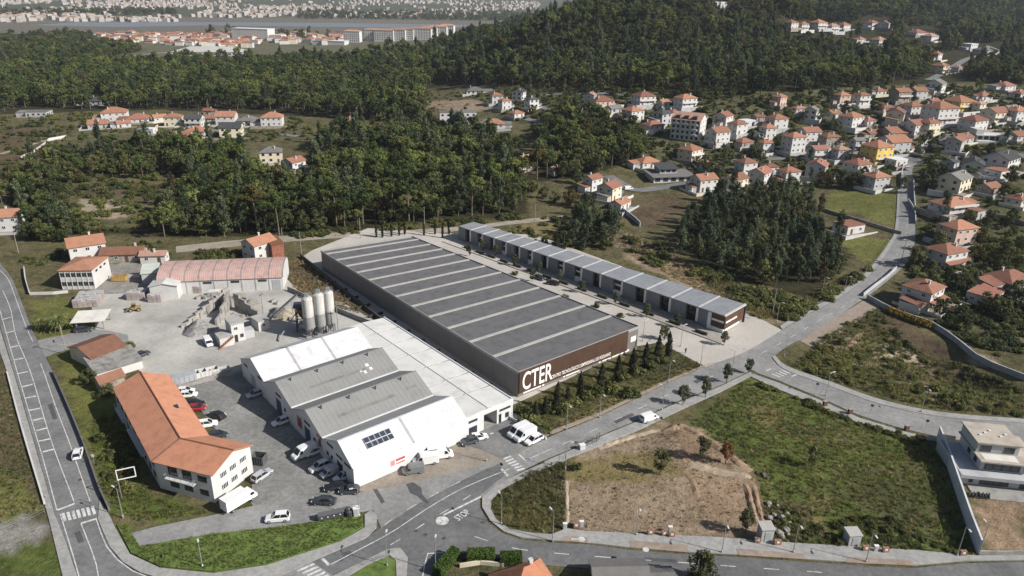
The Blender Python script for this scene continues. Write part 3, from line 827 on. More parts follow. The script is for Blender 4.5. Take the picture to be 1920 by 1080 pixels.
def facade(parent, x0, x1, y, face, rows, n, w, h, me=WIN, name='window', skip=()):
    """evenly spaced openings on a wall of a box: face is -y, +y, -x or +x in the parent's frame; x0..x1 runs along the wall, y is the wall plane"""
    for z in rows:
        for k in range(n):
            if (k) in skip: continue
            u = x0 + (x1 - x0) * (k + .5) / n
            if face == '-y': put(parent, name, me, u, y, z, w, h, 0)
            elif face == '+y': put(parent, name, me, u, y, z, w, h, PI)
            elif face == '+x': put(parent, name, me, y, u, z, w, h, PI / 2)
            else: put(parent, name, me, y, u, z, w, h, -PI / 2)

# ------------------------------------------------------------------ the big grey warehouse
CA = math.radians(39.5)
co = g(971, 745); 
def to_local(P, o, a):
    v = np.asarray(P)[:2] - np.asarray(o)[:2]
    return np.array([v[0] * math.cos(a) + v[1] * math.sin(a), -v[0] * math.sin(a) + v[1] * math.cos(a)])
wh = thing('warehouse', 'vast grey warehouse with striped flat roof and brown lettered front', 'warehouse', co, CA)
WH = 6.8
CLAD = mat('warehouse_cladding', (.18, .167, .158), .6, .10, .12, 2)
PANELM = mat('roof_membrane', (.128, .125, .128), .75, .16, .4, 3)
BANDM = mat('roof_light_band', (.40, .39, .36), .6, .12, .3, 3)
FL, FR, BR, BL = (0, 0), (42, 0), (33.4, 101), (.3, 106)
MB().prism([FL, FR, BR, BL], -.3, WH - .35).build('wall', CLAD, wh)
def lerp2(a, b, t): return (a[0] + (b[0] - a[0]) * t, a[1] + (b[1] - a[1]) * t)
hs = [(618.9,474.3),(635.8,485.9),(652.7,497.6),(673.4,509.3),(695.4,523.5),(718.8,539.1),(744.7,554.7),(774.5,573.3),(804.4,593.6),(839.4,615.1),(879.6,641),(924.3,668.4)]
bl = sorted(to_local(gz(*p, WH), co, CA)[1] / 106.0 for p in hs)
edges = [0.0] + list(bl) + [1.0]
for i in range(13):
    t0, t1 = edges[i], edges[i + 1]
    bw = .0045 if i else 0.0
    a0, a1 = t0 + (bw if i else .004), t1 - (.0045 if i < 12 else .004)
    L0, L1 = lerp2(FL, BL, a0), lerp2(FL, BL, a1); R0, R1 = lerp2(FR, BR, a0), lerp2(FR, BR, a1)
    rp = MB().prism([L0, R0, R1, L1], WH - .348, WH - .12).build('roof_panel', PANELM, wh)
    # seams of the roofing sheets
    for k in range(1, 4):
        s = MB()
        t = a0 + (a1 - a0) * k / 4
        p, q = lerp2(FL, BL, t), lerp2(FR, BR, t)
        s.prism([p, q, (q[0], q[1] + .1), (p[0], p[1] + .1)], WH - .119, WH - .09).build('seam', PANELM, rp)
    for k in range(1, 7):
        p0, p1 = lerp2(L0, R0, k / 7), lerp2(L1, R1, k / 7)
        MB().prism([(p0[0] - .06, p0[1]), (p0[0] + .06, p0[1]), (p1[0] + .06, p1[1]), (p1[0] - .06, p1[1])], WH - .119, WH - .1).build('sheet_joint', mat('membrane_joint', (.17, .167, .168), .75, .1), rp)
    if i < 12:
        b0, b1 = t1 - .0044, t1 + .0044
        MB().prism([lerp2(FL, BL, b0), lerp2(FR, BR, b0), lerp2(FR, BR, b1), lerp2(FL, BL, b1)], WH - .348, WH + .06).build('roof_light', BANDM, wh)
EDGE = mat('roof_edge_trim', (.33, .32, .31), .5, .1)
par = MB()
for a, b in ((FL, FR), (FR, BR), (BR, BL), (BL, FL)):
    a = np.array(a, float); b = np.array(b, float); d = (b - a) / np.linalg.norm(b - a); n = np.array([d[1], -d[0]]) * .18
    par.prism([tuple(a), tuple(b), tuple(b + n), tuple(a + n)], WH - .5, WH + .22)
par.build('parapet', EDGE, wh)
BROWN = mat('brown_cladding', (.078, .045, .031), .55, .15, .3, 3)
fp = MB().box(.05, 37.6, -.42, -.185, 1.1, WH + .1).build('fascia', BROWN, wh)
for k in range(1, 16): box_obj('fascia_joint', fp, mat('brown_joint', (.06, .032, .02), .6, .1), 37.6 * k / 16 - .03, 37.6 * k / 16 + .03, -.432, -.418, 1.1, WH + .1)
SIGNW = mat('sign_white', (.82, .80, .76), .5, .05)
text_obj('lettering', 'CTER', 6.6, SIGNW, fp, (5.6, -.47, 3.75), (PI/2, 0, 0), .03, .07, .60)
text_obj('lettering', 'CENTRO TECNOLÓGICO E EMPRESARIAL DO RODANHO', 1.35, SIGNW, fp, (20.7, -.46, 2.15), (PI/2, 0, 0), .02, .012, .60)
STRIPL = mat('pale_strip_window', (.80, .77, .72), .35, .06)  # white colour stands in for the glow of lit strip windows
for x0, x1 in ((1.6, 7.2), (7.6, 8.3), (14.6, 15.2), (15.5, 20.3), (27.2, 28.0), (28.6, 31.8), (32.2, 35.2), (35.5, 38.8)):
    box_obj('strip_window', wh, STRIPL, x0, x1, -.09, 0.0, .45, 1.02)
box_obj('window', wh, STRIPL, 39.2, 41.2, -.08, 0, 2.9, 4.4)
put(wh, 'door', DARKDOOR, 41.55, 0, 2.0, .5, 2.2, 0)
# cladding joints on the west side and small plant on the roof
for k in range(1, 22):
    y = 106 * k / 22
    box_obj('wall_joint', wh, mat('clad_joint', (.155, .145, .137), .6, .05), -.03 + .3 * k / 22, .3 * k / 22 + .0, y - .05, y + .05, 0, WH - .5)
# service path, low dark cross bars and boundary wall on its west side
bw = link('boundary_wall', wall_run(MB(), spline(world([(564,482),(600,512),(640,545),(699,590),(760,640)]), 6), .4, 1.3).mesh('boundary_wall', [mat('dark_rubble', (.10, .095, .085), .95, .4, 1.0, 5, bump=.5)]))
tag(bw, 'long dark rubble boundary wall west of the grey warehouse', 'wall')
for k in range(13):
    y = 8 + k * 7.6; p = Vector((-4.2, y, 0))
    pt = Matrix.Rotation(CA, 3, 'Z') @ Vector((-3.9, y, 0)) + Vector((co[0], co[1], 0))
    o = MB().box(-2.4, 2.2, -.14, .14, 0, .9).box(-2.5, -2.2, -.2, .2, 0, 1.1).build('cross_bar', mat('cross_bar_dark', (.05, .045, .042), .8, .2), None, pt, CA)
    tag(o, 'low dark bar across the service path beside the warehouse', 'wall', 'dark bars on the service path')

# ------------------------------------------------------------------ terraced units east of it
A_, B_ = g(859.6, 450), g(1354.7, 625)
RA = ang((A_ - B_)[:2]); RL = float(np.linalg.norm((A_ - B_)[:2])); RH = 5.6
row = thing('terraced_unit_building', 'long row of small grey business units with brown glazed recesses', 'building', (B_[0], B_[1], 0), RA)
UCLAD = mat('unit_cladding', (.235, .24, .25), .5, .12, .3, 3)
UROOF = mat('unit_roof_sheet', (.235, .245, .26), .55, .12, .3, 4)
UBAND = mat('unit_roof_band', (.45, .45, .44), .6, .08, .5)
UBROWN = mat('unit_brown', (.10, .055, .035), .5, .25, .6)
UWHITE = mat('unit_white', (.80, .79, .76), .5, .05)
ub = [0.0, 8.4, 17.8, 26.8, 35.7, 44.3, 52.3, 60, 67.4, 74.7, 80.9, 87.7, 94, 100.3, 107, RL]
def back(x): return -11.6 + 4.0 * x / RL
bright = {4, 6, 7, 9, 11, 13}  # units whose lit shop windows are painted as white blocks and strips
for i in range(15):
    x0, x1 = ub[i], ub[i + 1]; w = x1 - x0
    MB().prism([(x0 + .01, -1.6), (x1 - .01, -1.6), (x1 - .01, back(x1)), (x0 + .01, back(x0))], -.4, RH - .3).build('unit_shell', UCLAD, row)
    rf = MB().prism([(x0 + .3, .25), (x1 - .3, .25), (x1 - .3, back(x1) - .3), (x0 + .3, back(x0) - .3)], RH - .299, RH + .02).build('roof_sheet', UROOF, row)
    for k in range(1, 5):
        xx = x0 + .3 + (w - .6) * k / 5
        box_obj('seam', rf, UROOF, xx - .05, xx + .05, back(xx) - .2, .2, RH + .021, RH + .06)
    MB().prism([(x0 - .29, .3), (x0 + .29, .3), (x0 + .29, back(x0) - .35), (x0 - .29, back(x0) - .35)], RH - .3, RH + .16).build('roof_band', UBAND, row)
    rx = x0 + (w * .46 if i else w * .62)
    gp = MB().box(rx, x1 - .02, -1.59, 0.0, -.3, RH - .31).build('panel_wall', UCLAD, row)
    for k in range(1, 6):
        xx = rx + (x1 - rx) * k / 6
        box_obj('panel_joint', gp, DARKM, xx - .025, xx + .025, 0.0, .015, 0, RH - .4)
    if i == 0:
        MB().box(x0 + .05, rx - .4, -1.59, -.35, .9, RH - .31).build('brown_front', UBROWN, row)
        box_obj('fin', row, UWHITE, rx - .95, rx - .01, -1.59, .14, 0, RH - .32)
        box_obj('shop_front', row, UWHITE, x0 - .05, rx - .96, -1.58, .10, -.2, 1.1)
        box_obj('strip_window', row, UWHITE, x0 + .2, rx - 1.1, -.349, -.28, 2.9, 3.5)
        # the gable end towards the road
        MB().box(-.16, -.001, back(0), -.3, 1.1, RH - .31).build('brown_end', UBROWN, row)
        box_obj('strip_window', row, UWHITE, -.24, -.161, -4.0, -.8, 2.9, 3.4); box_obj('strip_window', row, UWHITE, -.24, -.161, -7.0, -4.3, 2.9, 3.4)
        box_obj('end_window', row, UWHITE, -.24, -.02, -9.0, -.8, .5, 1.05)
        box_obj('corner_pier', row, DARKM, -.5, -.01, back(0) - .25, back(0) + .25, -.2, RH - .31)
    else:
        MB().box(x0 + .72, rx - .02, -1.59, -1.2, .05, RH - .31).build('glazed_front', UBROWN if i in bright else glass_mat('unit_glass', (.03, .022, .018)), row)
        box_obj('fin', row, UWHITE, x0 + .02, x0 + .7, -1.59, .12, .9, RH - .32)
        box_obj('glazing_bar', row, FRAMED if i not in bright else UWHITE, x0 + .75, rx - .05, -1.199, -1.13, 2.9, 3.05 if i not in bright else 3.55)
        if i in bright: box_obj('shop_front', row, UWHITE, x0 + .72, rx - .03, -1.199, -.4, 0, 1.55)
# planters and kerb line in front of the units
for i in range(14):
    xm = (ub[i] + ub[i + 1]) / 2
    c, s = math.cos(RA), math.sin(RA)
    P = lambda x, y: (B_[0] + x * c - y * s, B_[1] + x * s + y * c)
    q = P(xm, 4.6)
    o = MB().box(-1.9, 1.9, -.35, .35, 0, .75).box(-1.75, 1.75, -.25, .25, .751, .8, 1).build('planter_wall', [mat('planter_dark', (.075, .07, .068), .8, .2), mat('planter_soil', (.07, .075, .035), .95, .3)], None, (q[0], q[1], .05), RA)
    tag(o, 'low dark planter box along the kerb before the business units', 'planter', 'planter boxes before the business units')
kx = [P(x, 6.6) for x in np.linspace(-4, RL + 2, 24)]
kk = wall_run(MB(), kx, .3, .15, 0.03).build('street_kerb', mat('kerb_dark', (.12, .11, .10), .9, .2), plaza)
fwalk = ribbon('unit_forecourt', [P(x, 6.4) for x in np.linspace(-3, RL, 20)], [P(x, .1) for x in np.linspace(-3, RL, 20)], surface_mat('forecourt_slabs', (.30, .275, .245), (.38, .35, .315), sc=.3, crack=False), .055, 2, 4, None, False)

# ------------------------------------------------------------------ the white halls
HA = math.radians(40.5); ho = g(665, 917)
def hall(name, label, y0, y1, yr, L, he, hr, wallm, roofs, roofn, x0=0.0):
    t = thing(name, label, 'hall', ho, HA)
    prof = [(y0, -.3), (y1, -.3), (y1, he), (yr, hr - .16), (y0, he)]
    n = len(prof)
    vs = [(x0, y, z) for y, z in prof] + [(L, y, z) for y, z in prof]
    fs = [(0, 4, 3, 2, 1), tuple(range(n, 2 * n))] + [(i, (i + 1) % n, (i + 1) % n + n, i + n) for i in range(n)]
    link('wall', mesh('wall', vs, fs, [wallm]), t)
    return t, roofs, roofn
def slope(t, xs, ya, za, yb, zb, m, over=.15, name='roof_panel', mg=.02):
    """roof slope from eave (ya,za) to ridge (yb,zb) split into panels at xs"""
    outs = []
    for a, b in zip(xs[:-1], xs[1:]):
        outs.append(MB().poly([(a + mg, ya, za), (b - mg, ya, za), (b - mg, yb, zb), (a + mg, yb, zb)], .12).build(name, m, t))
    return outs
WROOF = mat('white_sheet_roof', (.57, .572, .575), .55, .12, .5, 3)
CRROOF = mat('creamy_membrane_roof', (.61, .60, .575), .7, .12, .25, 3)
GSHEET = mat('fibre_cement_roof', (.225, .226, .218), .9, .08, .25, 1.5)
GLIGHT = mat('grey_roof_strip', (.34, .34, .34), .7, .1, .5)
HW = mat('hall_white_wall', (.60, .60, .595), .8, .08, .2, 3)
HE, HR, HL = 5.0, 8.2, 27.0
def rib_roof(panel, x0, x1, ya, za, yb, zb, m, step=.9):
    """standing ribs of profiled sheeting"""
    b = MB(); n = int((x1 - x0) / step)
    nz = Vector((0, -(zb - za), yb - ya)).normalized()
    if nz.z < 0: nz = -nz
    for k in range(1, n):
        x = x0 + (x1 - x0) * k / n
        b.poly([(x - .06, ya, za + .03), (x + .06, ya, za + .03), (x + .06, yb, zb + .03), (x - .06, yb, zb + .03)], .028)
    o = b.build('sheet_ribs', m, panel); tag(o, kind='stuff'); return o
# southern hall
h4, _, _ = hall('white_hall', 'white hall with solar panels on its ribbed white roof', 0, 12.4, 5.4, HL, HE, HR, HW, 0, 0)
for a, b in ((0, 13.4), (13.9, HL)):
    for ps, (ya, za, yb, zb) in (('s', (-.25, HE - .05, 5.35, HR)), ('n', (12.4, HE + .1, 5.45, HR))):
        pn = slope(h4, [a - (.25 if a == 0 else 0), b + (.2 if b == HL else 0)], ya, za, yb, zb, WROOF if ps == 's' else mat('pale_grey_sheet', (.40, .395, .38), .7, .1, .4))[0]  # north slope greyer than the south: its shade is put into the colour
        rib_roof(pn, a, b, ya, za, yb, zb, WROOF if ps == 's' else MATS['pale_grey_sheet'])
slope(h4, [13.4, 13.9], -.25, HE - .05, 5.35, HR, GLIGHT, name='roof_light'); slope(h4, [13.4, 13.9], 12.4, HE + .1, 5.45, HR, GLIGHT, name='roof_light')
MB().box(-.3, HL + .2, 5.2, 5.6, HR - .03, HR + .07).build('ridge_cap', WROOF, h4)
put(h4, 'doorway', DARKDOOR, 0, 5.6, 1.5, 2.3, 3.0, -PI / 2)
for y, z, w, h in ((9.4, 5.0, 2.6, .5), (5.6, 4.3, 2.6, .45), (2.3, 4.2, 2.6, .45), (10.8, 2.4, .8, .8), (9.0, 2.4, .8, .8), (3.5, 1.7, .6, .7)):
    put(h4, 'window', WIND, 0, y, z, w, h, -PI / 2)
sg = MB().box(7.9, 11.7, -.06, 0, 1.3, 3.0).build('sign_panel', mat('sign_panel_white', (.78, .74, .72), .5, .08), h4)
SIGNR = mat('sign_red', (.45, .11, .10), .5, .15)
box_obj('sign_band', sg, SIGNR, 9.3, 11.5, -.075, -.061, 2.2, 2.8); box_obj('sign_band', sg, SIGNR, 9.3, 11.5, -.075, -.061, 1.5, 1.8); box_obj('sign_block', sg, mat('sign_pink', (.62, .25, .22), .5, .2), 8.1, 9.1, -.075, -.061, 1.5, 2.8)
gd = MB().tube((-.02, -.14, 0), (-.02, -.14, HE), .09, n=6).build('drain_pipe', HW, h4)
sp = HR - HE
pv = link('solar_array', None, None, ho, HA); tag(pv, 'dark solar array of ten panels on the white hall roof', 'solar panel')
PVM = mat('solar_cell', (.045, .055, .075), .25, .25, 3, spec=.6); PVF = mat('solar_frame', (.55, .56, .57), .4, .1)
for r in range(2):
    for k in range(5):
        def on(x, u):  # u from eave 0 to ridge 1
            return (x, -.25 + 5.6 * u, HE - .05 + (HR - HE + .05) * u + .28)
        x0 = 4.4 + k * 1.22; u0 = .36 + r * .2
        e = .03
        pnl = MB().poly([on(x0, u0), on(x0 + 1.16, u0), on(x0 + 1.16, u0 + .185), on(x0, u0 + .185)], .05).build('solar_panel', PVF, pv)
        q = [on(x0 + .05, u0 + .008), on(x0 + 1.11, u0 + .008), on(x0 + 1.11, u0 + .177), on(x0 + .05, u0 + .177)]
        MB().poly([(a, b, c_ + .02) for a, b, c_ in q], .012).build('cell_sheet', PVM, pnl)
rl = MB()
for u in (.40, .52, .60, .72):
    a = (4.3, -.25 + 5.6 * u, HE - .05 + (HR - HE + .05) * u + .1); b = (10.6, a[1], a[2]); rl.tube(a, b, .05, n=5)
rl.build('mounting_rails', METAL, pv)
# two grey-roofed halls
def grey_hall(label, y0, y1, yr, xoff, rooflights):
    t, _, _ = hall('grey_roofed_hall', label, y0 + .02, y1 - .02, yr, HL, HE, HR, HW, 0, 0)
    s1 = slope(t, [-.25, 9, 18, HL + .2], y0, HE + .08, yr - .05, HR, GSHEET)
    for k_, pn_ in enumerate(s1): rib_roof(pn_, (-.25, 9, 18)[k_], (9, 18, HL + .2)[k_], y0, HE + .08, yr - .05, HR, GSHEET, 1.1)
    slope(t, [-.25, HL + .2], y1 - .02, HE + .08, yr + .05, HR, GSHEET)
    MB().box(-.3, HL + .2, yr - .2, yr + .2, HR - .03, HR + .08).build('ridge_cap', GSHEET, t)
    MB().box(-.2, HL, y0 - .02, y0 + .35, HE + .1, HE + .28).build('valley_gutter', mat('gutter_pale', (.6, .6, .58), .6, .1), t)
    for (a, b, u0, u1, m) in rooflights:
        f = lambda x, u: (x, y0 + (yr - .05 - y0) * u, HE + .08 + (HR - HE - .08) * u + .06)
        MB().poly([f(a, u0), f(b, u0), f(b, u1), f(a, u1)], .05).build('roof_light', m, t)
    for k in range(4):
        x = 3 + k * 6.5
        MB().tube((x, yr - .9, HR - .6), (x, yr - .9, HR + .25), .14, n=7).lathe([(.24, HR + .25), (.24, HR + .33), (.02, HR + .45)], 8, (x, yr - .9)).build('roof_vent', DARKM, t)
    return t
RLD = mat('dirty_roof_light', (.20, .195, .175), .8, .2, .8); RLP = mat('pale_patch', (.72, .71, .68), .7, .1)
h3 = grey_hall('grey-roofed hall next to the solar-panelled one, red poster on its gable', 12.4, 27.0, 19.7, 0, [(5.2, 19, .42, .52, RLD), (22.5, 25, .5, .58, RLD)])
h2 = grey_hall('grey-roofed hall with pale roof patches next to the northern white hall', 27.0, 41.8, 34.7, 0, [(6, 20, .42, .50, RLD), (20.5, 21.3, .52, .62, RLP), (20.9, 21.6, .36, .46, RLP), (19.2, 19.8, .3, .4, RLP), (18.4, 19, .4, .48, RLP)])
for t, c0 in ((h3, 12.4), (h2, 27.0)):
    put(t, 'doorway', MB().box(-.5, .5, -.05, 0, -.5, .5).mesh('doorway', mat('blue_door', (.05, .08, .13), .6, .2)), 0, c0 + 7.6, 1.8, 2.6, 3.6, -PI / 2)
    put(t, 'window', WIND, 0, c0 + 7.3, 4.9, 2.8, .5, -PI / 2); put(t, 'window', WIND, 0, c0 + 4.2, 2.6, .8, .8, -PI / 2)
def poster(t, y, z, w, h, cols):
    pz = MB().box(-.06, 0, y - w / 2, y + w / 2, z - h / 2, z + h / 2).build('poster', mat('poster_paper', (.55, .48, .46), .6, .2, 1), t)
    for k, (u0, u1, v0, v1, m) in enumerate(cols):
        box_obj('print_block', pz, m, -.075, -.061, y - w / 2 + w * u0, y - w / 2 + w * u1, z - h / 2 + h * v0, z - h / 2 + h * v1)
PR = mat('print_red', (.42, .09, .08), .6, .25, 1.5); PD = mat('print_dark', (.06, .05, .07), .6, .3, 1.5); PB = mat('print_grey', (.32, .30, .31), .6, .2)
poster(h3, 14.3, 3.1, 2.4, 3.2, [(0, 1, .86, 1, PR), (.2, .6, .2, .8, PD), (.62, .85, .1, .55, PB)])
poster(h3, 23.6, 3.2, 2.6, 3.0, [(.08, .92, .1, .9, PR), (.2, .6, .3, .7, PB)])
# northern white hall
h1, _, _ = hall('white_hall', 'white hall with plain white roof at the northern end of the group', 41.84, 56.6, 49.0, HL + 1, HE, HR, HW, 0, 0)
for a, b in ((-.25, 8.6), (9.1, 17.8), (18.3, HL + 1.2)):
    slope(h1, [a, b], 41.75, HE + .05, 48.95, HR, WROOF); slope(h1, [a, b], 56.75, HE - .05, 49.05, HR, mat('white_sheet_shaded', (.5, .5, .49), .7, .12, .4))  # shade of the north slopes put in as a greyer sheet colour
for a, b in ((8.6, 9.1), (17.8, 18.3)):
    slope(h1, [a, b], 41.75, HE + .05, 48.95, HR, GLIGHT, name='roof_light')
for y, z, w, h in ((53.5, 4.3, 2.2, .5), (45.0, 4.6, 2.2, .5)): put(h1, 'window', WIND, 0, y, z, w, h, -PI / 2)
put(h1, 'door', GATE, 0, 49.4, 1.7, 2.6, 3.2, -PI / 2)
# flat-roofed annex along their east side
an = thing('flat_annex', 'long flat-roofed white annex joining the four halls to the warehouse side', 'hall', ho, HA)
AX0, AX1, AY0, AY1, AHH = HL + .25, 40.2, .6, 56.4, 4.9
# the south front has a tall open bay, so the shell is built round it
MB().box(AX0, 32.2, AY0, AY1, -.3, AHH - .2).build('wall', HW, an)
MB().box(32.21, 35.9, AY0 + 6, AY1, -.3, AHH - .2).box(32.21, 35.9, AY0, AY0 + 5.99, 3.9, AHH - .2).build('wall', HW, an)
MB().box(35.91, AX1, AY0, AY1, -.3, AHH - .2).build('wall', HW, an)
nb = 7
xm = 33.2
for k in range(nb):
    ya = AY0 + (AY1 - AY0) * k / nb; yb = AY0 + (AY1 - AY0) * (k + 1) / nb
    for (xa, xb, za, zb) in ((AX0, xm, AHH - .05, AHH + .35), (xm, AX1 + .1, AHH + .35, AHH - .1)):
        MB().poly([(xa + .14, ya + .2, za), (xb - .14, ya + .2, zb), (xb - .14, yb - .2, zb), (xa + .14, yb - .2, za)], .16).build('roof_panel', CRROOF, an)
    box_obj('roof_joint', an, mat('joint_grey', (.27, .265, .25), .8, .15), AX0, AX1, ya - .2, ya + .2, AHH - .19, AHH - .06)
box_obj('roof_joint', an, MATS['joint_grey'], xm - .16, xm + .16, AY0, AY1, AHH - .19, AHH + .24)
box_obj('parapet', an, HW, AX1 + .02, AX1 + .3, AY0 - .05, AY1, -.3, AHH + .12); box_obj('parapet', an, HW, AX0, AX1, AY0 - .25, AY0 - .01, AHH - .9, AHH + .25)
for x, z, w, h, me in ((29.2, 3.6, 2.4, .8, WINB), (29.2, 1.1, 2.2, 2.0, WINB), (38.2, 3.2, 3.2, .55, WINB), (36.8, 1.2, .7, 2.2, WIND), (38.8, 1.4, 1.0, 1.3, WIND)):
    put(an, 'window', me, x, AY0, z, w, h, 0)
box_obj('bay_floor', an, CONC, 32.22, 35.89, AY0, AY0 + 5.99, .06, .1)

# ------------------------------------------------------------------ orange-roofed angled building
OM = tile_mat('orange_new_tile', (.58, .27, .165), axis_scale=2.2)
ob = thing('angled_building', 'cranked white two-storey building with bright orange tiled roof', 'building', (0, 0, 0))
ev = {k: gz(*p, 6.5) for k, p in dict(WN=(211,727), WK=(284,866), SE=(398,893), EN=(317,702), EK=(392,816), E=(475,834)).items()}
rg = {k: gz(*p, 8.5) for k, p in dict(N=(263,697), K=(338,822), E=(438,844)).items()}
rfo = link('roof', None, ob)
for q in ([ev['WN'], ev['WK'], rg['K'], rg['N']], [ev['EK'], ev['EN'], rg['N'], rg['K']], [ev['WK'], ev['SE'], rg['E'], rg['K']], [ev['E'], ev['EK'], rg['K'], rg['E']]):
    V = [Vector(p) for p in q]; b = MB()
    n = (V[1] - V[0]).cross(V[3] - V[0]).normalized(); n = n if n.z > 0 else -n
    o_ = len(b.v); b.add([tuple(v) for v in V] + [tuple(v - n * .14) for v in V], [(0,1,2,3),(7,6,5,4),(0,4,5,1),(1,5,6,2),(2,6,7,3),(3,7,4,0)])
    me = b.mesh('roof_slope', [OM]); bmm = bmesh.new(); bmm.from_mesh(me); bmesh.ops.recalc_face_normals(bmm, faces=bmm.faces); bmm.to_mesh(me); bmm.free()
    link('roof_slope', me, rfo)
rb = MB()
for a, b in ((rg['N'], rg['K']), (rg['K'], rg['E']), (rg['K'], ev['WK'])): rb.tube(a + [0, 0, .03], b + [0, 0, .03], .16, n=6)
rb.build('ridge_tiles', ROOFM['brown'], rfo)
def inset(a, toward, d):
    v = np.array(toward) - np.array(a); v = v[:2] / np.linalg.norm(v[:2]); return (a[0] + v[0] * d, a[1] + v[1] * d)
W_ = [inset(ev['WN'], rg['K'], .7), inset(ev['WK'], rg['K'], .7), inset(ev['SE'], rg['K'], .8), inset(ev['E'], rg['K'], .7), inset(ev['EK'], rg['K'], .6), inset(ev['EN'], rg['K'], .7)]
MB().prism(W_, -.4, 6.3).build('wall', WHITE, ob)
def gable(a, r, b):
    vs = [(a[0], a[1], 6.29), (b[0], b[1], 6.29), (r[0], r[1], 8.25)]
    d = np.array([vs[1][0] - vs[0][0], vs[1][1] - vs[0][1]]); d /= np.linalg.norm(d); n = np.array([d[1], -d[0]]) * .2
    vs2 = [(x - n[0], y - n[1], z) for x, y, z in vs]
    return mesh('gable', vs + vs2, [(0,1,2),(5,4,3),(0,3,4,1),(1,4,5,2),(2,5,3,0)], [WHITE])
link('gable', gable(W_[2], np.array(W_[2]) * .5 + np.array(W_[3]) * .5, W_[3]), ob); link('gable', gable(W_[5], np.array(W_[5]) * .5 + np.array(W_[0]) * .5, W_[0]), ob)
def along(a, b, t, z, w, h, me=WIND, name='window', parent=ob):
    a = np.array(a); b = np.array(b); d = (b - a) / np.linalg.norm(b - a); n = np.array([d[1], -d[0]])
    p = a + (b - a) * t
    return put(parent, name, me, p[0], p[1], z, w, h, math.atan2(n[1], n[0]) + PI / 2)
for t in (.18, .42): along(W_[2], W_[3], t + .1, 4.6, 1.7, 1.2, WIN3); along(W_[2], W_[3], t + .1, 2.0, 1.7, 1.2, WIN3)
along(W_[2], W_[3], .78, 4.6, 1.7, 1.2, WIN3); along(W_[2], W_[3], .78, 2.0, 1.7, 1.2, WIN3)
for t in (.30, .56, .84): along(W_[1], W_[2], t, 4.9, 2.1, 1.9 if t < .8 else 1.3); along(W_[1], W_[2], t, 1.9, 2.0, 1.3)
for k in range(9): along(W_[0], W_[1], .08 + .105 * k, 4.8, 1.6, 1.7); along(W_[0], W_[1], .08 + .105 * k, 1.8, 1.5, 1.3)
for k in range(6): along(W_[4], W_[5], .12 + .15 * k, 4.7, 1.5, 1.2); along(W_[4], W_[5], .12 + .15 * k, 1.8, 1.5, 1.3)
def balcony(a, b, t0, t1, z):
    a = np.array(a); b = np.array(b); d = (b - a) / np.linalg.norm(b - a); n = np.array([d[1], -d[0]])
    p, q = a + (b - a) * t0, a + (b - a) * t1
    bo = MB().prism([tuple(p), tuple(q), tuple(q + n * 1.1), tuple(p + n * 1.1)], z, z + .15).build('balcony', WHITE, ob)
    r = MB()
    for e0, e1 in ((p, p + n * 1.1), (p + n * 1.1, q + n * 1.1), (q + n * 1.1, q)):
        r.tube((*e0, z + 1.0), (*e1, z + 1.0), .04, n=5); 
        for k in range(6):
            m_ = e0 + (e1 - e0) * k / 5; r.tube((*m_, z + .15), (*m_, z + 1.0), .025, n=4)
    r.build('railing', METAL, bo)
balcony(W_[1], W_[2], .2, .72, 3.5); balcony(W_[0], W_[1], .1, .32, 3.5); balcony(W_[0], W_[1], .42, .78, 3.5)
sk = MB().box(-.6, .6, -.4, .4, 0, .12).build('skylight', GLASSB, rfo); pz = rg['N'] * .45 + rg['K'] * .55 + (ev['EN'] - rg['N']) * .5; sk.location = (pz[0], pz[1], pz[2] + .05); sk.rotation_euler = (0, .3, -.9)
# ------------------------------------------------------------------ village houses
HLAB = []
HOUSES = []      # (x, y, radius) keeps trees off
CHIM = MB().box(-.28, .28, -.28, .28, -1.2, .9).box(-.36, .36, -.36, .36, .9, 1.02).mesh('chimney', [WHITE])
def roof_mesh(kind, w, d, z, rise, m, ov=.45, th=.16):
    x, y = w / 2 + ov, d / 2 + ov
    b = MB()
    if kind == 'flat':
        b.box(-w/2 - .1, w/2 + .1, -d/2 - .1, d/2 + .1, z, z + .3); return b.mesh('roof', [m])
    zz = z - ov * rise / (d / 2)
    if kind == 'hip':
        rx = max(.15, x - y)
        R = [(-rx, 0, z + rise), (rx, 0, z + rise)]
        E_ = [(-x, -y, zz), (x, -y, zz), (x, y, zz), (-x, y, zz)]
        fs = [(0,1,5,4),(1,2,5),(2,3,4,5),(3,0,4)]
        V = E_ + R
    else:
        V = [(-x, -y, zz), (x, -y, zz), (x, y, zz), (-x, y, zz), (-x, 0, z + rise), (x, 0, z + rise)]
        fs = [(0,1,5,4),(2,3,4,5)]
    n = len(V); V2 = [(a, b_, c - th) for a, b_, c in V]
    b.add(V + V2, fs + [tuple(i + n for i in f[::-1]) for f in fs] + ([(i, i + n, (i+1) % 4 + n, (i+1) % 4) for i in range(4)] if kind == 'hip' else
        [(0, n, n+1, 1), (2, n+2, n+3, 3), (0, 4, n+4, n), (4, 3, n+3, n+4), (1, n+1, n+5, 5), (5, n+5, n+2, 2)]))
    return b.mesh('roof', [m])
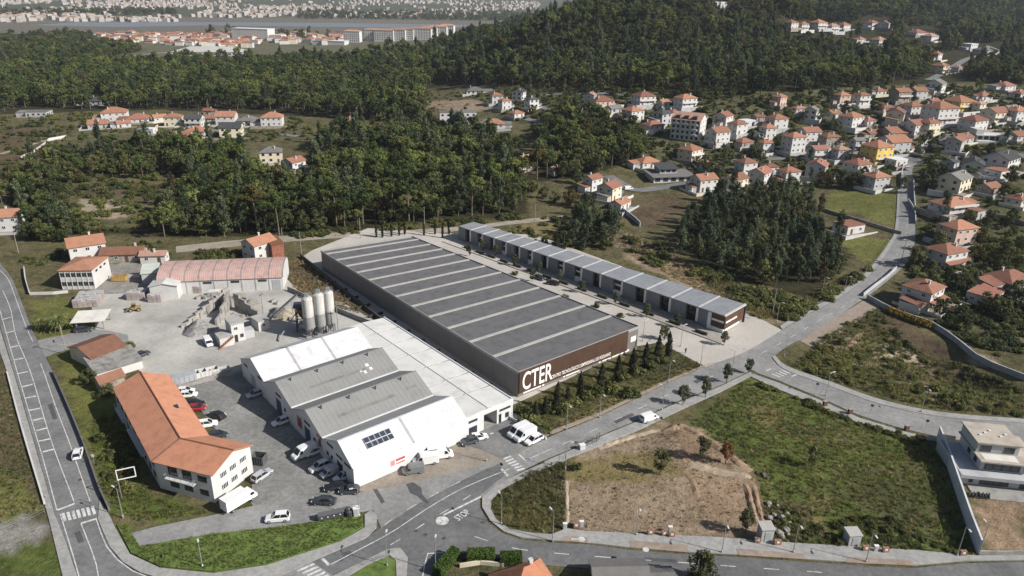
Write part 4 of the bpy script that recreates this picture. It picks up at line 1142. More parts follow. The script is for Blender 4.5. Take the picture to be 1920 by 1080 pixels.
def house(px, py, wpx, roof, rcol, wcol, yaw, storeys=2, depth=.8, label='', rise=None, chim=True, win=WIN, name='house', metres=None, cat='house', extra=None, group=None, detail=False):
    p = g(px, py); k = float(np.linalg.norm(p - C_O)) / FPX
    w = metres or wpx * k
    d = w * depth; h = 2.9 * storeys + .3
    a = math.radians(yaw)
    # push back so that the front face stands at the foot pixel
    v = np.array([p[0], p[1]]); v /= np.linalg.norm(v)
    ext = abs(math.sin(a)) * w / 2 + abs(math.cos(a)) * d / 2
    c = p[:2] + v * ext * .8
    z0 = float(hgt(*c))
    t = thing(name, label, cat, (c[0], c[1], z0), a, group)
    HOUSES.append((c[0], c[1], max(w, d) * .62)); HLAB.append((c[0], c[1], label))
    rise = rise if rise is not None else min(w, d) / 2 * .48
    bw_ = MB().box(-w/2, w/2, -d/2, d/2, -2.5, h)
    if roof == 'gable':
        bw_.add([(-w/2, -d/2, h - .001), (-w/2, d/2, h - .001), (-w/2, 0, h + rise - .17), (w/2, -d/2, h - .001), (w/2, d/2, h - .001), (w/2, 0, h + rise - .17)],
            [(0, 2, 1), (3, 4, 5), (0, 3, 5, 2), (1, 2, 5, 4)])
    bw_.build('wall', WALLM[wcol], t)
    ro = link('roof', roof_mesh(roof, w, d, h, rise, ROOFM[rcol]), t)
    if chim and roof != 'flat':
        ch = link('chimney', CHIM, ro, (w * rnd.uniform(-.3, .3), d * rnd.choice((-.2, .2)), h + rise * .75))
    # openings on the sides that face the viewer
    for face, nx_, ny_ in (('-y', 0, -1), ('+y', 0, 1), ('-x', -1, 0), ('+x', 1, 0)):
        wx, wy = nx_ * math.cos(a) - ny_ * math.sin(a), nx_ * math.sin(a) + ny_ * math.cos(a)
        if wx * v[0] + wy * v[1] > .15: continue
        L = w if 'y' in face else d; n = max(1, int(L / 3.3)); pl = (d if 'y' in face else w) / 2 * (-1 if '-' in face else 1)
        for s in range(storeys):
            zc = 2.9 * s + 1.75
            dr = rnd.randrange(n) if s == 0 and face == '-y' else -1
            if dr >= 0:
                u = -L/2 + L * (dr + .5) / n
                put(t, 'door', DOORM, u, pl, 1.1, 1.1, 2.2, 0)
            facade(t, -L/2, L/2, pl, face, [zc], n, min(1.4, L / n * .5), 1.25, win, 'window', (dr,))
    if detail and w > 6:
        side = rnd.choice((-1, 1)); kind_ = rnd.random()
        if kind_ < .6:      # a low wing with its own roof
            aw_, ad_ = w * rnd.uniform(.35, .55), d * rnd.uniform(.55, .8); xc = side * (w / 2 + aw_ / 2); yc = rnd.uniform(-.1, .1) * d
            MB().box(xc - aw_ / 2 + .01, xc + aw_ / 2, yc - ad_ / 2, yc + ad_ / 2, -2.5, 2.7).build('wing', WALLM[wcol], t)
            MB().poly([(xc - aw_/2 - .0, yc - ad_/2 - .3, 2.72), (xc + aw_/2 + .3, yc - ad_/2 - .3, 2.72), (xc + aw_/2 + .3, yc + ad_/2 + .3, 3.5), (xc - aw_/2 - .0, yc + ad_/2 + .3, 3.5)], .15).build('wing_roof', ROOFM[rcol] if rnd.random() < .6 else ROOFM['grey'], t)
            put(t, 'door', GATE, xc, yc - ad_ / 2, 1.15, min(2.4, aw_ * .5), 2.3, 0)
        elif kind_ < .8 and storeys > 1 and extra is None: extra = 'balcony'
        # paved yard and the wall round the plot
        yw_, yd_ = w * rnd.uniform(.75, 1.0), d * rnd.uniform(.8, 1.05)
        MB().box(-yw_, yw_, -yd_, -d / 2 - .02, -2.0, rnd.uniform(.02, .12)).build('paved_yard', PAVE if rnd.random() < .6 else PAVE_R, t)
        wy_ = MB().box(-yw_ - .2, yw_ + .2, -yd_ - .22, -yd_ - .01, -2.2, rnd.uniform(.7, 1.2)).box(-yw_ - .22, -yw_ - .02, -yd_, d * .6, -2.2, .9)
        wy_.build('plot_wall', rnd.choice((WHITE, GREYW, STONE, CREAM)), t)
    if extra == 'balcony':
        bo = MB().box(-w/2 + .3, w/2 - .3, -d/2 - 1.3, -d/2 - .01, 2.85, 3.0).build('balcony', WHITE, t)
        MB().box(-w/2 + .3, w/2 - .3, -d/2 - 1.3, -d/2 - 1.22, 3.0, 3.9).build('parapet', WHITE, bo)
    if extra == 'porch':
        pr = MB().poly([(-w/2 - .4, -d/2 - 2.2, 2.5), (w/2 + .4, -d/2 - 2.2, 2.5), (w/2 + .4, -d/2 - .01, 3.1), (-w/2 - .4, -d/2 - .01, 3.1)], .14).build('porch_roof', ROOFM[rcol], t)
        for x in (-w/2, 0, w/2): MB().tube((x, -d/2 - 2, -1), (x, -d/2 - 2, 2.5), .14, n=6).build('post', WHITE, t)
    return t
H = house
# hamlet on the left, in front of the pine wood
ROWS = [
 (218,228,40,'hip','orange','white',20,2,'white house with orange hipped roof, leftmost big one of the hamlet by the pines'),
 (186,241,30,'gable','orange','grey',20,1,'low grey house with orange roof at the left end of the hamlet'),
 (233,240,22,'gable','orange','white',30,1,'small white outbuilding with orange roof below the leftmost hamlet house'),
 (262,231,36,'hip','red','white',15,1,'white bungalow with long red roof in the hamlet by the pines'),
 (300,229,22,'gable','orange','white',40,1,'narrow white house with orange gable roof left of the dark-roofed hamlet house'),
 (328,237,29,'hip','orange','cream',10,2,'cream house with orange hipped roof in the middle of the hamlet'),
 (367,239,29,'gable','dark','white',5,2,'white house with dark roof in the middle of the hamlet'),
 (397,230,24,'gable','orange','white',0,1,'low white house with orange roof right of the dark-roofed hamlet house'),
 (427,235,34,'gable','orange','white',8,2,'broad white house with orange roof left of the grey-roofed hamlet house'),
 (467,235,34,'hip','grey','white',5,1,'low white house with grey hipped roof in the hamlet'),
 (512,238,38,'hip','orange','white',10,2,'white house with orange hipped roof at the right end of the hamlet'),
 (370,256,36,'hip','orange','grey',5,1,'house with orange hipped roof below the hamlet row, half hidden by trees'),
 (436,258,38,'gable','dark','cream',10,2,'cream house with dark grey roof in front of the hamlet row'),
 (340,268,40,'gable','red','white',5,1,'low red-roofed house in front of the hamlet among trees'),
 (281,252,22,'flat','white','white',0,1,'flat white outbuilding in front of the hamlet'),
 (183,196,26,'hip','dark','grey',0,1,'dark slate-roofed house alone at the edge of the pine wood'),
 (75,219,32,'flat','grey','grey',10,1,'grey concrete shed in the field at far left'),
 (510,306,40,'hip','grey','cream',15,2,'cream house with grey hipped roof among the mid trees'),
 (553,327,34,'gable','red','white',60,2,'white house with red gable roof among the mid trees'),
 (18,434,46,'gable','orange','white',15,2,'white house with orange roof at the left edge of the view'),
 (657,234,16,'gable','orange','white',10,1,'tiny orange-roofed house deep in the mid wood'),
 (392,215,16,'gable','brown','stone',0,1,'small brown-roofed shed behind the hamlet'),
# middle: clearing with new houses and the street beyond
 (840,230,34,'flat','grey','white',10,2,'left of two modern white box houses by the clearing'),
 (876,230,34,'flat','grey','white',10,2,'right of two modern white box houses by the clearing'),
 (926,243,38,'hip','orange','white',5,1,'white bungalow with orange hipped roof right of the modern box houses'),
 (890,177,34,'hip','grey','white',10,1,'long low white house at the top of the clearing'),
 (931,196,22,'hip','brown','white',15,2,'white house with brown roof at the top of the clearing, left one'),
 (946,207,24,'hip','red','white',15,2,'white house with red roof beside the clearing, right of the brown-roofed one'),
 (973,190,30,'gable','dark','white',70,2,'white house with dark gable facing the clearing'),
 (996,205,24,'hip','dark','white',15,2,'small white house with dark hipped roof right of the clearing'),
 (968,223,28,'hip','orange','white',20,1,'low orange-roofed house on the street corner by the clearing'),
 (1106,198,24,'gable','pink','grey',70,2,'grey gabled house with pale roof left of the long red-roofed one'),
 (1128,202,44,'hip','red','pink',0,1,'long low house with red roof left of the village centre'),
 (1205,203,40,'hip','red','white',5,2,'large white house with red hipped roof at the top of the village'),
 (1185,230,37,'hip','orange','white',15,2,'white house with orange roof below the large red-roofed one'),
 (1283,207,40,'hip','orange','white',10,2,'broad white house with orange roof behind the apartment block'),
 (1240,235,32,'hip','dark','grey',20,2,'grey house with dark mansard-like roof left of the apartment block'),
 (1223,248,42,'hip','red','white',10,1,'low house with bright red double roof left of the apartment block'),
 (1243,203,20,'gable','orange','white',10,1,'small orange-roofed house between the two big ones at the village top'),
 (1343,271,40,'gable','orange','white',10,2,'white house with pale orange roof right of the apartment block'),
 (1353,242,34,'gable','red','white',50,2,'white gabled house with red roof behind the pale orange one'),
 (1380,256,34,'hip','red','white',15,2,'white house with red roof right of the white gabled one'),
 (1392,279,34,'hip','brown','stone',10,1,'brown-roofed stone house below the red-roofed white one'),
 (1292,304,42,'hip','brown','cream',25,2,'cream house with brown hipped roof below the apartment block'),
 (1212,317,46,'hip','orange','white',5,1,'white bungalow with orange roof beside the modern dark-roofed villa'),
 (1317,361,46,'gable','orange','white',5,2,'white house with steep orange roof and blank wall beside the cypress grove'),
 (1374,361,48,'gable','brown','cream',20,2,'cream house with brown roof right of the steep orange-roofed one'),
 (1110,359,36,'gable','brown','white',25,2,'white house with brown roof at the village turning circle'),
 (1141,377,44,'gable','red','cream',35,2,'cream gabled house with red roof below the turning circle'),
 (1160,397,40,'gable','orange','white',35,1,'low garage with orange roof below the cream gabled house'),
 (984,320,30,'gable','orange','cream',30,2,'cream house with orange roof alone between two woods'),
# village on the right
 (1454,246,34,'hip','orange','white',0,2,'white house with wide orange hipped roof at the left of the upper village'),
 (1484,290,38,'hip','orange','white',5,3,'three-storey white house with orange roof beside the long red roof'),
 (1513,270,38,'gable','red','white',0,2,'white house with long red roof behind the three-storey house'),
 (1529,303,32,'gable','red','white',0,2,'white house with red roof and balcony facing the valley'),
 (1551,279,34,'hip','brown','stone',0,2,'stone house with brown hipped roof behind the balcony house'),
 (1572,303,28,'hip','pink','grey',0,2,'grey house with pale pyramid roof left of the yellow house'),
 (1604,285,24,'gable','grey','grey',0,2,'plain grey house with grey roof behind the yellow house'),
 (1602,333,42,'hip','red','white',10,2,'white house with red hipped roof left of the grey-blue one'),
 (1638,310,46,'hip','orange','yellow',5,3,'tall yellow house with orange roof in the village middle'),
 (1670,290,48,'gable','orange','grey',0,2,'long grey house with orange roof behind the yellow house'),
 (1637,357,42,'hip','orange','grey',5,2,'grey-blue house with orange roof at the lawn edge'),
 (1528,336,42,'gable','red','white',60,2,'white gabled house with red roof above the cypress grove'),
 (1475,346,40,'hip','red','white',5,2,'white house with red hipped roof above the cypress grove'),
 (1422,349,44,'gable','red','white',50,2,'white gabled house with red roof left of the hipped one above the grove'),
 (1592,243,40,'hip','orange','white',15,2,'white house with orange roof and two chimneys near the upper street'),
 (1675,235,40,'gable','brown','cream',60,2,'cream house with red-brown gable above the upper street'),
 (1706,220,32,'hip','brown','white',0,2,'white house with brown hipped roof right of the cream gable'),
 (1756,235,50,'hip','orange','white',0,3,'tall white three-storey house with orange roof above the bend'),
 (1518,230,28,'gable','grey','white',60,2,'white gabled house with grey roof under the wood edge'),
 (1576,199,26,'hip','orange','pink',0,2,'pinkish house with orange roof at the wood edge, left of a pair'),
 (1612,199,28,'hip','brown','white',5,2,'white house with brown roof at the wood edge, right of a pair'),
 (1685,192,32,'gable','brown','stone',0,2,'long stone house with brown roof under the hill'),
 (1716,190,28,'gable','brown','grey',0,2,'grey house with brown roof joined to the long stone one'),
 (1793,212,44,'hip','orange','yellow',5,2,'pale yellow house with orange roof under the sloping field'),
 (1820,248,42,'hip','red','white',10,2,'white house with red roof left of the modern white villa'),
 (1860,232,40,'gable','brown','cream',5,2,'cream house with brown roof above the modern white villa'),
 (1900,230,38,'hip','orange','white',5,2,'white house with orange roof at the right edge of the upper village'),
 (1799,271,38,'gable','brown','grey',10,1,'low brown-roofed barn below the white red-roofed house'),
 (1786,288,32,'gable','brown','grey',50,2,'grey gabled house with brown roof inside the road bend'),
 (1737,253,36,'hip','red','cream',10,2,'cream house with red roof at the road bend'),
 (1709,256,36,'gable','red','white',10,2,'white house with pale red roof left of the bend'),
 (1671,262,44,'gable','brown','stone',0,1,'low stone building with brown roof by the village square'),
 (1870,323,60,'gable','dark','white',20,2,'long white house with dark roof at the right'),
 (1818,334,46,'gable','dark','white',40,2,'white gabled house with dark grey roof left of the long white one'),
 (1784,363,54,'gable','grey','cream',20,2,'cream house with grey roof beside the village road'),
 (1781,402,66,'hip','orange','white',0,1,'wide white bungalow with bright orange hipped roof by the road'),
 (1787,459,54,'hip','orange','pink',0,2,'pink house with orange hipped roof below the wide bungalow'),
 (1766,504,60,'hip','brown','white',5,2,'white house with brown roof partly hidden by garden trees'),
 (1722,578,62,'hip','brown','white',20,2,'white villa with large red-brown pyramid roof beside the retaining wall'),
 (1885,545,70,'hip','red','white',5,1,'low white house with red hipped roof at the right edge'),
 (1840,574,56,'flat','red','white',20,1,'white flat garage with reddish roof right of the pyramid-roofed villa'),
 (1588,440,48,'flat','red','white',5,1,'small white bungalow with flat red roof on the green lawn'),
 (1432,290,30,'hip','orange','white',5,2,'small white house with orange hipped roof left of the three-storey house'),
 (1437,262,28,'hip','orange','white',5,2,'small white house with orange roof above the one left of the three-storey house'),
 (1398,241,28,'flat','white','white',5,1,'flat white outbuilding between the white gabled houses'),
 (1396,328,36,'hip','brown','white',5,2,'white house with brown hipped roof behind the gabled ones above the grove'),
 (1441,325,30,'hip','brown','white',0,1,'low brown-roofed house behind the white row above the grove'),
 (1356,376,40,'flat','grey','white',0,1,'long low white shed at the top edge of the grove'),
 (1746,200,20,'gable','red','white',0,1,'small red-roofed house under the sloping field'),
 (1656,213,26,'hip','red','pink',0,1,'low red-roofed house left of the cream gable'),
 (1890,217,34,'gable','grey','white',10,1,'grey-roofed hall at the right end of the upper village'),
 (1832,214,20,'hip','pink','cream',10,2,'narrow cream house right of the pale yellow one'),
 (1780,317,24,'gable','dark','grey',20,1,'dark-roofed carport left of the white gabled house'),
 (1868,335,40,'flat','brown','white',10,1,'low white shed with brown flat roof below the long white house'),
 (1826,412,26,'flat','brown','grey',10,1,'small dark shed right of the wide orange bungalow'),
 (1678,313,32,'flat','white','white',5,1,'white flat garage beside the road below the yellow house'),
 (1150,216,30,'gable','grey','grey',10,1,'grey-roofed barn behind the oak clump'),
 (1095,212,26,'flat','grey','grey',10,1,'flat grey workshop left of the village centre'),
 (1262,222,22,'hip','red','white',10,1,'small red-roofed house right behind the apartment block'),
 (1310,232,24,'hip','orange','white',10,1,'small orange-roofed house right of the apartment block, behind'),
 (1420,232,24,'gable','brown','stone',5,1,'old stone house with brown roof under the wood'),
 (1560,225,24,'gable','brown','white',5,1,'low brown-roofed house near the upper street'),
 (1625,238,24,'hip','red','white',5,1,'low red-roofed house right of the two-chimney house'),
 (1630,262,26,'gable','brown','stone',0,1,'stone barn with brown roof above the yellow house'),
 (1495,215,22,'hip','orange','white',0,1,'small orange-roofed house left of the grey gabled one'),
 (1645,180,22,'hip','brown','white',0,1,'small brown-roofed house left of the long stone one'),
 (1840,190,26,'hip','red','white',0,1,'low red-roofed house below the sloping field'),
 (1905,266,34,'gable','brown','white',0,1,'low brown-roofed house right of the modern white villa'),
 (1850,366,36,'gable','brown','stone',10,1,'stone barn among the terraces at right'),
 (1905,388,34,'hip','red','white',10,1,'red-roofed cottage at the right edge among terraces'),
 (1325,318,26,'hip','red','white',10,1,'low red-roofed house behind the steep orange one'),
 (1040,330,24,'gable','brown','white',20,1,'small brown-roofed house below the oak clump'),
# hill houses
 (1459,203,24,'hip','orange','pink',20,2,'salmon house with orange roof half hidden at the foot of the hill'),
 (1751,176,36,'gable','grey','white',50,2,'white gabled house with grey roof beside the sloping field'),
 (1880,170,34,'hip','red','white',10,1,'white house with red roof above the right village end'),
 (1908,185,26,'hip','red','white',10,1,'small red-roofed house at the right edge under the dark hill'),
 (1482,58,20,'hip','orange','white',10,2,'white orange-roofed house on the wooded hill, far left of the hill row'),
 (1503,60,20,'hip','orange','white',10,2,'white orange-roofed house on the wooded hill, second from left of the hill row'),
 (1532,57,26,'hip','orange','white',10,2,'white orange-roofed house on the wooded hill, third from left of the hill row'),
 (1558,62,22,'hip','pink','white',10,2,'white pale-roofed house on the wooded hill, fourth from left of the hill row'),
 (1580,58,20,'hip','orange','white',10,2,'white orange-roofed house on the wooded hill, fifth from left of the hill row'),
 (1633,54,20,'hip','brown','white',10,2,'white house with brown roof high on the hill right of the row'),
 (1655,56,24,'gable','pink','white',40,2,'white gabled house high on the hill right of the brown-roofed one'),
 (1612,80,16,'hip','orange','white',10,1,'small orange-roofed hill house below the row'),
 (1645,88,24,'hip','orange','white',10,2,'white hill house with orange roof below the gabled one'),
 (1718,68,30,'hip','red','white',5,1,'long red-roofed hill house on the far ridge road'),
 (1742,79,26,'hip','pink','white',15,2,'white pale-roofed hill house at the end of the ridge road'),
 (1816,95,22,'flat','white','white',10,2,'white flat-roofed hill house at far right'),
 (1847,101,38,'hip','grey','white',10,1,'long white hill house with grey roof at far right'),
 (1753,114,18,'hip','orange','white',20,2,'small orange-roofed house on the right hill lane'),
 (1760,138,26,'hip','orange','cream',20,2,'cream house with orange roof low on the right hill lane'),
 (1795,134,18,'hip','pink','white',10,1,'small pale house beside the right hill lane'),
 (1352,14,16,'flat','white','white',10,1,'tiny white house alone high on the wooded hill'),
]
EX = {'white house with red roof and balcony facing the valley': 'balcony', 'tall white three-storey house with orange roof above the bend': 'balcony', 'white villa with large red-brown pyramid roof beside the retaining wall': 'porch',
      'white house with brown roof partly hidden by garden trees': 'porch', 'wide white bungalow with bright orange hipped roof by the road': 'balcony', 'tall yellow house with orange roof in the village middle': 'balcony'}
for (a, b, c, rf, rc, wc, yw, st, lb) in ROWS:
    if a > 940 and yw < 45: yw = yw + 20
    H(a, b, c * (.93 if a < 940 else .84), rf, rc, wc, yw, st, rnd.uniform(.72, .9) if rf != 'flat' else .8, lb, detail=True, extra=EX.get(lb), win=WIND if rc in ('dark', 'grey') else WIN)
# apartment block
p = g(1287, 264); k = pxm(1287, 264); w = 62 * k * .62
ab = thing('apartment_block', 'tall white apartment block with gabled end and rows of windows', 'building', (p[0] + 2, p[1] + 7, p[2]), math.radians(-28))
HOUSES.append((p[0] + 2, p[1] + 7, 14))
aw, ad, ah = 17.0, 14.0, 12.0
MB().box(-aw/2, aw/2, -ad/2, ad/2, -2, ah).add([(-aw/2, -ad/2, ah), (-aw/2, ad/2, ah), (-aw/2, 0, ah + 3.3), (aw/2, -ad/2, ah), (aw/2, ad/2, ah), (aw/2, 0, ah + 3.3)], [(0,2,1),(3,4,5),(0,3,5,2),(1,2,5,4)]).build('wall', WHITE, ab)
link('roof', roof_mesh('gable', aw, ad, ah + .05, 3.5, ROOFM['pink']), ab)
facade(ab, -aw/2, aw/2, -ad/2, '-y', [1.8, 4.8, 7.8, 10.6], 6, 1.3, 1.7, WIND); facade(ab, -ad/2, ad/2, aw/2, '+x', [1.8, 4.8, 7.8, 10.6], 3, 1.0, 1.3, WIN); facade(ab, -ad/2, ad/2, -aw/2, '-x', [1.8, 4.8, 7.8, 10.6], 3, 1.0, 1.3, WIN)
for z in (3.2, 6.2, 9.2):
    for k in range(3): box_obj('balcony', ab, WHITE, -aw/2 + 1 + k * 5.4, -aw/2 + 4.6 + k * 5.4, -ad/2 - 1.1, -ad/2 - .01, z, z + .9)
for x in (-5, 0, 5): box_obj('dormer', ab, mat('dormer_dark', (.12, .1, .09), .7), x - 1.2, x + 1.2, -ad/2 + .3, -ad/2 + 3.5, ah + .2, ah + 2.2)
# modern dark-roofed villa
p = g(1258, 345)
vl = thing('modern_villa', 'modern villa with angular dark grey roofs and pool terrace', 'villa', (p[0] + 1, p[1] + 9, p[2]), math.radians(12)); HOUSES.append((p[0] + 1, p[1] + 9, 14))
MB().box(-11, 10, -6, 6, -2, 3.1).build('wall', WHITE, vl); MB().box(-6, 3, -1, 7, 3.11, 5.8).build('upper_storey', GREYW, vl)
MB().poly([(-12, -7.2, 3.2), (11, -7.2, 3.2), (11, 6.6, 3.9), (-12, 6.6, 3.9)], .3).build('roof', ROOFM['grey'], vl); MB().poly([(-7, -2, 6.0), (4, -2, 6.0), (4, 8, 7.2), (-7, 8, 7.2)], .3).build('roof', ROOFM['dark'], vl)
facade(vl, -11, 10, -6, '-y', [1.6], 5, 2.6, 1.9, WINB); facade(vl, -6, 3, -1, '-y', [4.7], 3, 2.0, 1.2, WINB)
# modern white villa of the upper village
p = g(1868, 266)
v2 = thing('modern_villa', 'long modern white villa with flat roof and terrace in the upper village', 'villa', (p[0], p[1] + 6, p[2]), math.radians(-4)); HOUSES.append((p[0], p[1] + 6, 13))
MB().box(-9, 10, -4, 4, -3, 2.9).build('wall', WHITE, v2); MB().box(-10, 10.5, -5.2, 4.4, 2.91, 3.25).build('roof', WHITE, v2); MB().box(-10, 11, -8, -4.01, -3, .5).build('terrace', WHITE, v2); MB().box(-10, -6, -4, 4, 3.26, 6).build('upper_storey', WHITE, v2)
facade(v2, -9, 10, -4, '-y', [1.5], 6, 2.2, 1.9, WINB)
# farther garden walls, each a run of rendered wall
def gwall(px, h, th, m, label, name='garden_wall'):
    o = link(name, wall_run(MB(), spline(world(px), 5), th, h).mesh(name, [m])); tag(o, label, 'wall'); return o
gwall([(1702,378),(1714,398),(1716,420)], 1.4, .3, GREYW, 'grey roadside wall below the wide orange-roofed bungalow')
gwall([(1534,392),(1570,404),(1640,425),(1690,440)], 1.3, .35, STONE, 'dark stone wall between the two lawns')
gwall([(1694,308),(1690,330),(1690,350)], 1.2, .3, WHITE, 'pale wall on the left of the village road')
gwall([(1712,340),(1715,392)], 1.5, .3, GREYW, 'grey wall on the right of the village road')
gwall([(1625,561),(1680,590),(1745,612),(1800,650),(1860,690),(1925,715)], 1.7, .4, mat('retaining_wall_blue', (.34, .35, .36), .9, .2, .4), 'long grey retaining wall above the overgrown pit')
gwall([(1618,556),(1640,538),(1664,520),(1680,505)], 1.2, .3, GREYW, 'grey garden wall of the villa with the pyramid roof')
gwall([(40,298),(70,282),(92,264)], 1.4, .4, WHITE, 'white field wall climbing at far left')
gwall([(92,264),(125,258)], 1.6, .4, WHITE, 'white field wall running level at far left')
gwall([(1700,236),(1740,262),(1700,292)], 1.2, .3, WHITE, 'white wall curving round the village bend')
gwall([(1165,396),(1190,415),(1200,425)], 2.0, .4, GREYW, 'grey retaining wall below the orange garage')
gwall([(1820,392),(1870,408),(1925,425)], 1.6, .4, STONE, 'stone terrace wall right of the wide bungalow')
gwall([(1780,160),(1840,175),(1890,195)], 1.0, .4, STONE, 'stone wall round the sloping field')
gwall([(1640,322),(1665,330),(1690,326)], 1.6, .3, WHITE, 'white wall of the yard below the yellow house')
gwall([(1100,252),(1150,244),(1190,240)], 1.2, .3, WHITE, 'white wall behind the oak clump')
# ------------------------------------------------------------------ far town beyond the plain
def far_block(name, w, d, h, roofm, wallm, hip=True):
    me = MB().box(-w/2, w/2, -d/2, d/2, -3, h); return me
tr = random.Random(5)
TOWN = []
def far_house(px, py, w, d, h, rc, wc, label, group, yaw, name='town_house', cat='house'):
    p = g(px, py); t = thing(name, label, cat, (p[0], p[1], p[2]), math.radians(yaw), group)
    key = (round(w), round(d), round(h), rc, wc)
    if key not in FARM:
        FARM[key] = (MB().box(-w/2, w/2, -d/2, d/2, -4, h).mesh('wall', [WALLM[wc]]), roof_mesh('hip' if rc != 'white' else 'flat', w, d, h, w * .16, ROOFM[rc], .4))
    link('wall', FARM[key][0], t); link('roof', FARM[key][1], t)
    return t
FARM = {}
n = 0
while n < 230:
    x = tr.uniform(165, 640); y = tr.uniform(66, 93)
    top_ = 66 + max(0, 210 - x) * .05; bot = 76 + min(1, max(0, (x - 170) / 260)) * 14 if x < 470 else 84
    if not (top_ < y < bot): continue
    far_house(x, y, tr.choice((11, 13, 16)), tr.choice((9, 11)), tr.choice((4, 6, 6, 8)), tr.choice(('orange', 'orange', 'red', 'pink')), tr.choice(('white', 'white', 'white', 'cream')), 'small red-roofed town house on the plain before the river', 'red-roofed houses of the riverside town', tr.uniform(-25, 25)); n += 1
for k, (x, y, w) in enumerate([(662,79,30),(700,76,34),(722,77,36),(745,76,34),(762,75,30),(790,74,40),(805,72,32),(822,70,34),(838,68,28)]):
    p = g(x, y); t = thing('apartment_block', 'white apartment slab with pale red roof in the far riverside estate', 'building', p, math.radians(-8), 'apartment slabs of the riverside estate')
    MB().box(-w/2, w/2, -7, 7, -4, 19).build('wall', WHITE, t); link('roof', roof_mesh('hip', w, 14, 19, 2.5, ROOFM['pink'], .4), t)
    for z in (3, 6.5, 10, 13, 16.5): facade(t, -w/2, w/2, -7, '-y', [z], 8, 1.6, 1.5, WIND)
p = g(476, 73); t = thing('factory_block', 'large white factory block by the river', 'building', p, math.radians(-10)); MB().box(-36, 36, -14, 14, -4, 18).build('wall', WHITE, t); MB().box(-36.5, 36.5, -14.5, 14.5, 18.01, 18.8).build('roof', ROOFM['white'], t); MB().box(37, 60, -10, 10, -4, 9).build('annex', WHITE, t)
p = g(620, 83); t = thing('factory_block', 'long low white shed at the edge of the town', 'building', p, math.radians(-10)); MB().box(-30, 30, -10, 10, -4, 6).build('wall', WHITE, t); MB().box(-30.5, 30.5, -10.5, 10.5, 6.01, 6.6).build('roof', ROOFM['white'], t)
p = g(395, 103); t = thing('large_shed', 'broad grey-roofed hall standing before the red-roofed town', 'building', p, math.radians(12))
MB().box(-48, 48, -22, 22, -3, 6).build('wall', GREYW, t); link('roof', roof_mesh('hip', 96, 44, 6, 6, mat('pale_shed_roof', (.42, .40, .37), .8, .1, .05), .6), t)
for k in range(14): box_obj('window', t, FRAMED, -45 + k * 6.6, -41 + k * 6.6, -22.1, -22.0, 2, 4.2)
# the far bank: hundreds of pale houses that read as one mass
b = MB()
k = 0
while k < 1500:
    x = tr.uniform(-10, 1010); y = tr.uniform(-8, 37)
    dens = .35 + .6 * math.sin(x * .013 + 1) * math.cos(y * .21 + x * .004)
    if y > 30 and x > 330: continue
    if x > 620 and y < 4 and tr.random() < .5: continue
    if tr.random() > max(.03, dens): continue
    k += 1
    p = gz(x, y, -6.0) if y > 20 else g(x, y); z = float(hgt(p[0], p[1]))
    w = tr.uniform(10, 22); d = tr.uniform(9, 14); h = tr.uniform(5, 12); a = tr.uniform(0, 3.1); c, s = math.cos(a), math.sin(a)
    q = [(p[0] + u * c - v_ * s, p[1] + u * s + v_ * c) for u, v_ in ((-w/2, -d/2), (w/2, -d/2), (w/2, d/2), (-w/2, d/2))]
    o = [(X, Y, z - 4) for X, Y in q] + [(X, Y, z + h) for X, Y in q] + [(p[0], p[1], z + h + 2.5)]
    b.add(o, [(0,1,5,4),(1,2,6,5),(2,3,7,6),(3,0,4,7)], 0 if tr.random() < .8 else 2); b.add([o[4], o[5], o[6], o[7], o[8]], [(0,1,4),(1,2,4),(2,3,4),(3,0,4)], 1 if tr.random() < .6 else 0)
fb = b.build('far_town', [mat('far_wall_pale', (.40, .375, .345), .9, .1), mat('far_roof', (.34, .22, .17), .9, .1), mat('far_wall_beige', (.38, .34, .28), .9, .1)]); tag(fb, 'pale town sprawling over the far bank of the river', 'town', kind='stuff')
water = sheet('river', None, None, 0, None, raw=[(0, 0), (1, 0), (0, 1)]) if False else None
def water_sheet(px):
    P = [gz(a, b_, -11.6) for a, b_ in px]
    tri = tessellate_polygon([[Vector((p[0], p[1], 0)) for p in P]])
    m, nt, bs = _nt('river_water')
    bs.inputs['Base Color'].default_value = (.17, .18, .185, 1); bs.inputs['Roughness'].default_value = .45; bs.inputs['IOR'].default_value = 1.33
    pos = N(nt, 'ShaderNodeNewGeometry').outputs['Position']; nz = noise(nt, pos, .02, 4); bp = N(nt, 'ShaderNodeBump', i_Strength=.15, i_Distance=1.0)
    nt.links.new(nz, bp.inputs['Height']); nt.links.new(bp.outputs[0], bs.inputs['Normal'])
    me = mesh('river', [(p[0], p[1], -11.6) for p in P], tri, [m])
    for f in me.polygons:
        if f.normal.z < 0: f.flip()
    tag(link('river', me), kind='structure')
water_sheet([(-60,52),(80,46),(133,42),(300,41),(640,43),(900,47),(900,55),(640,51),(400,48),(210,51),(120,61),(-60,66)])
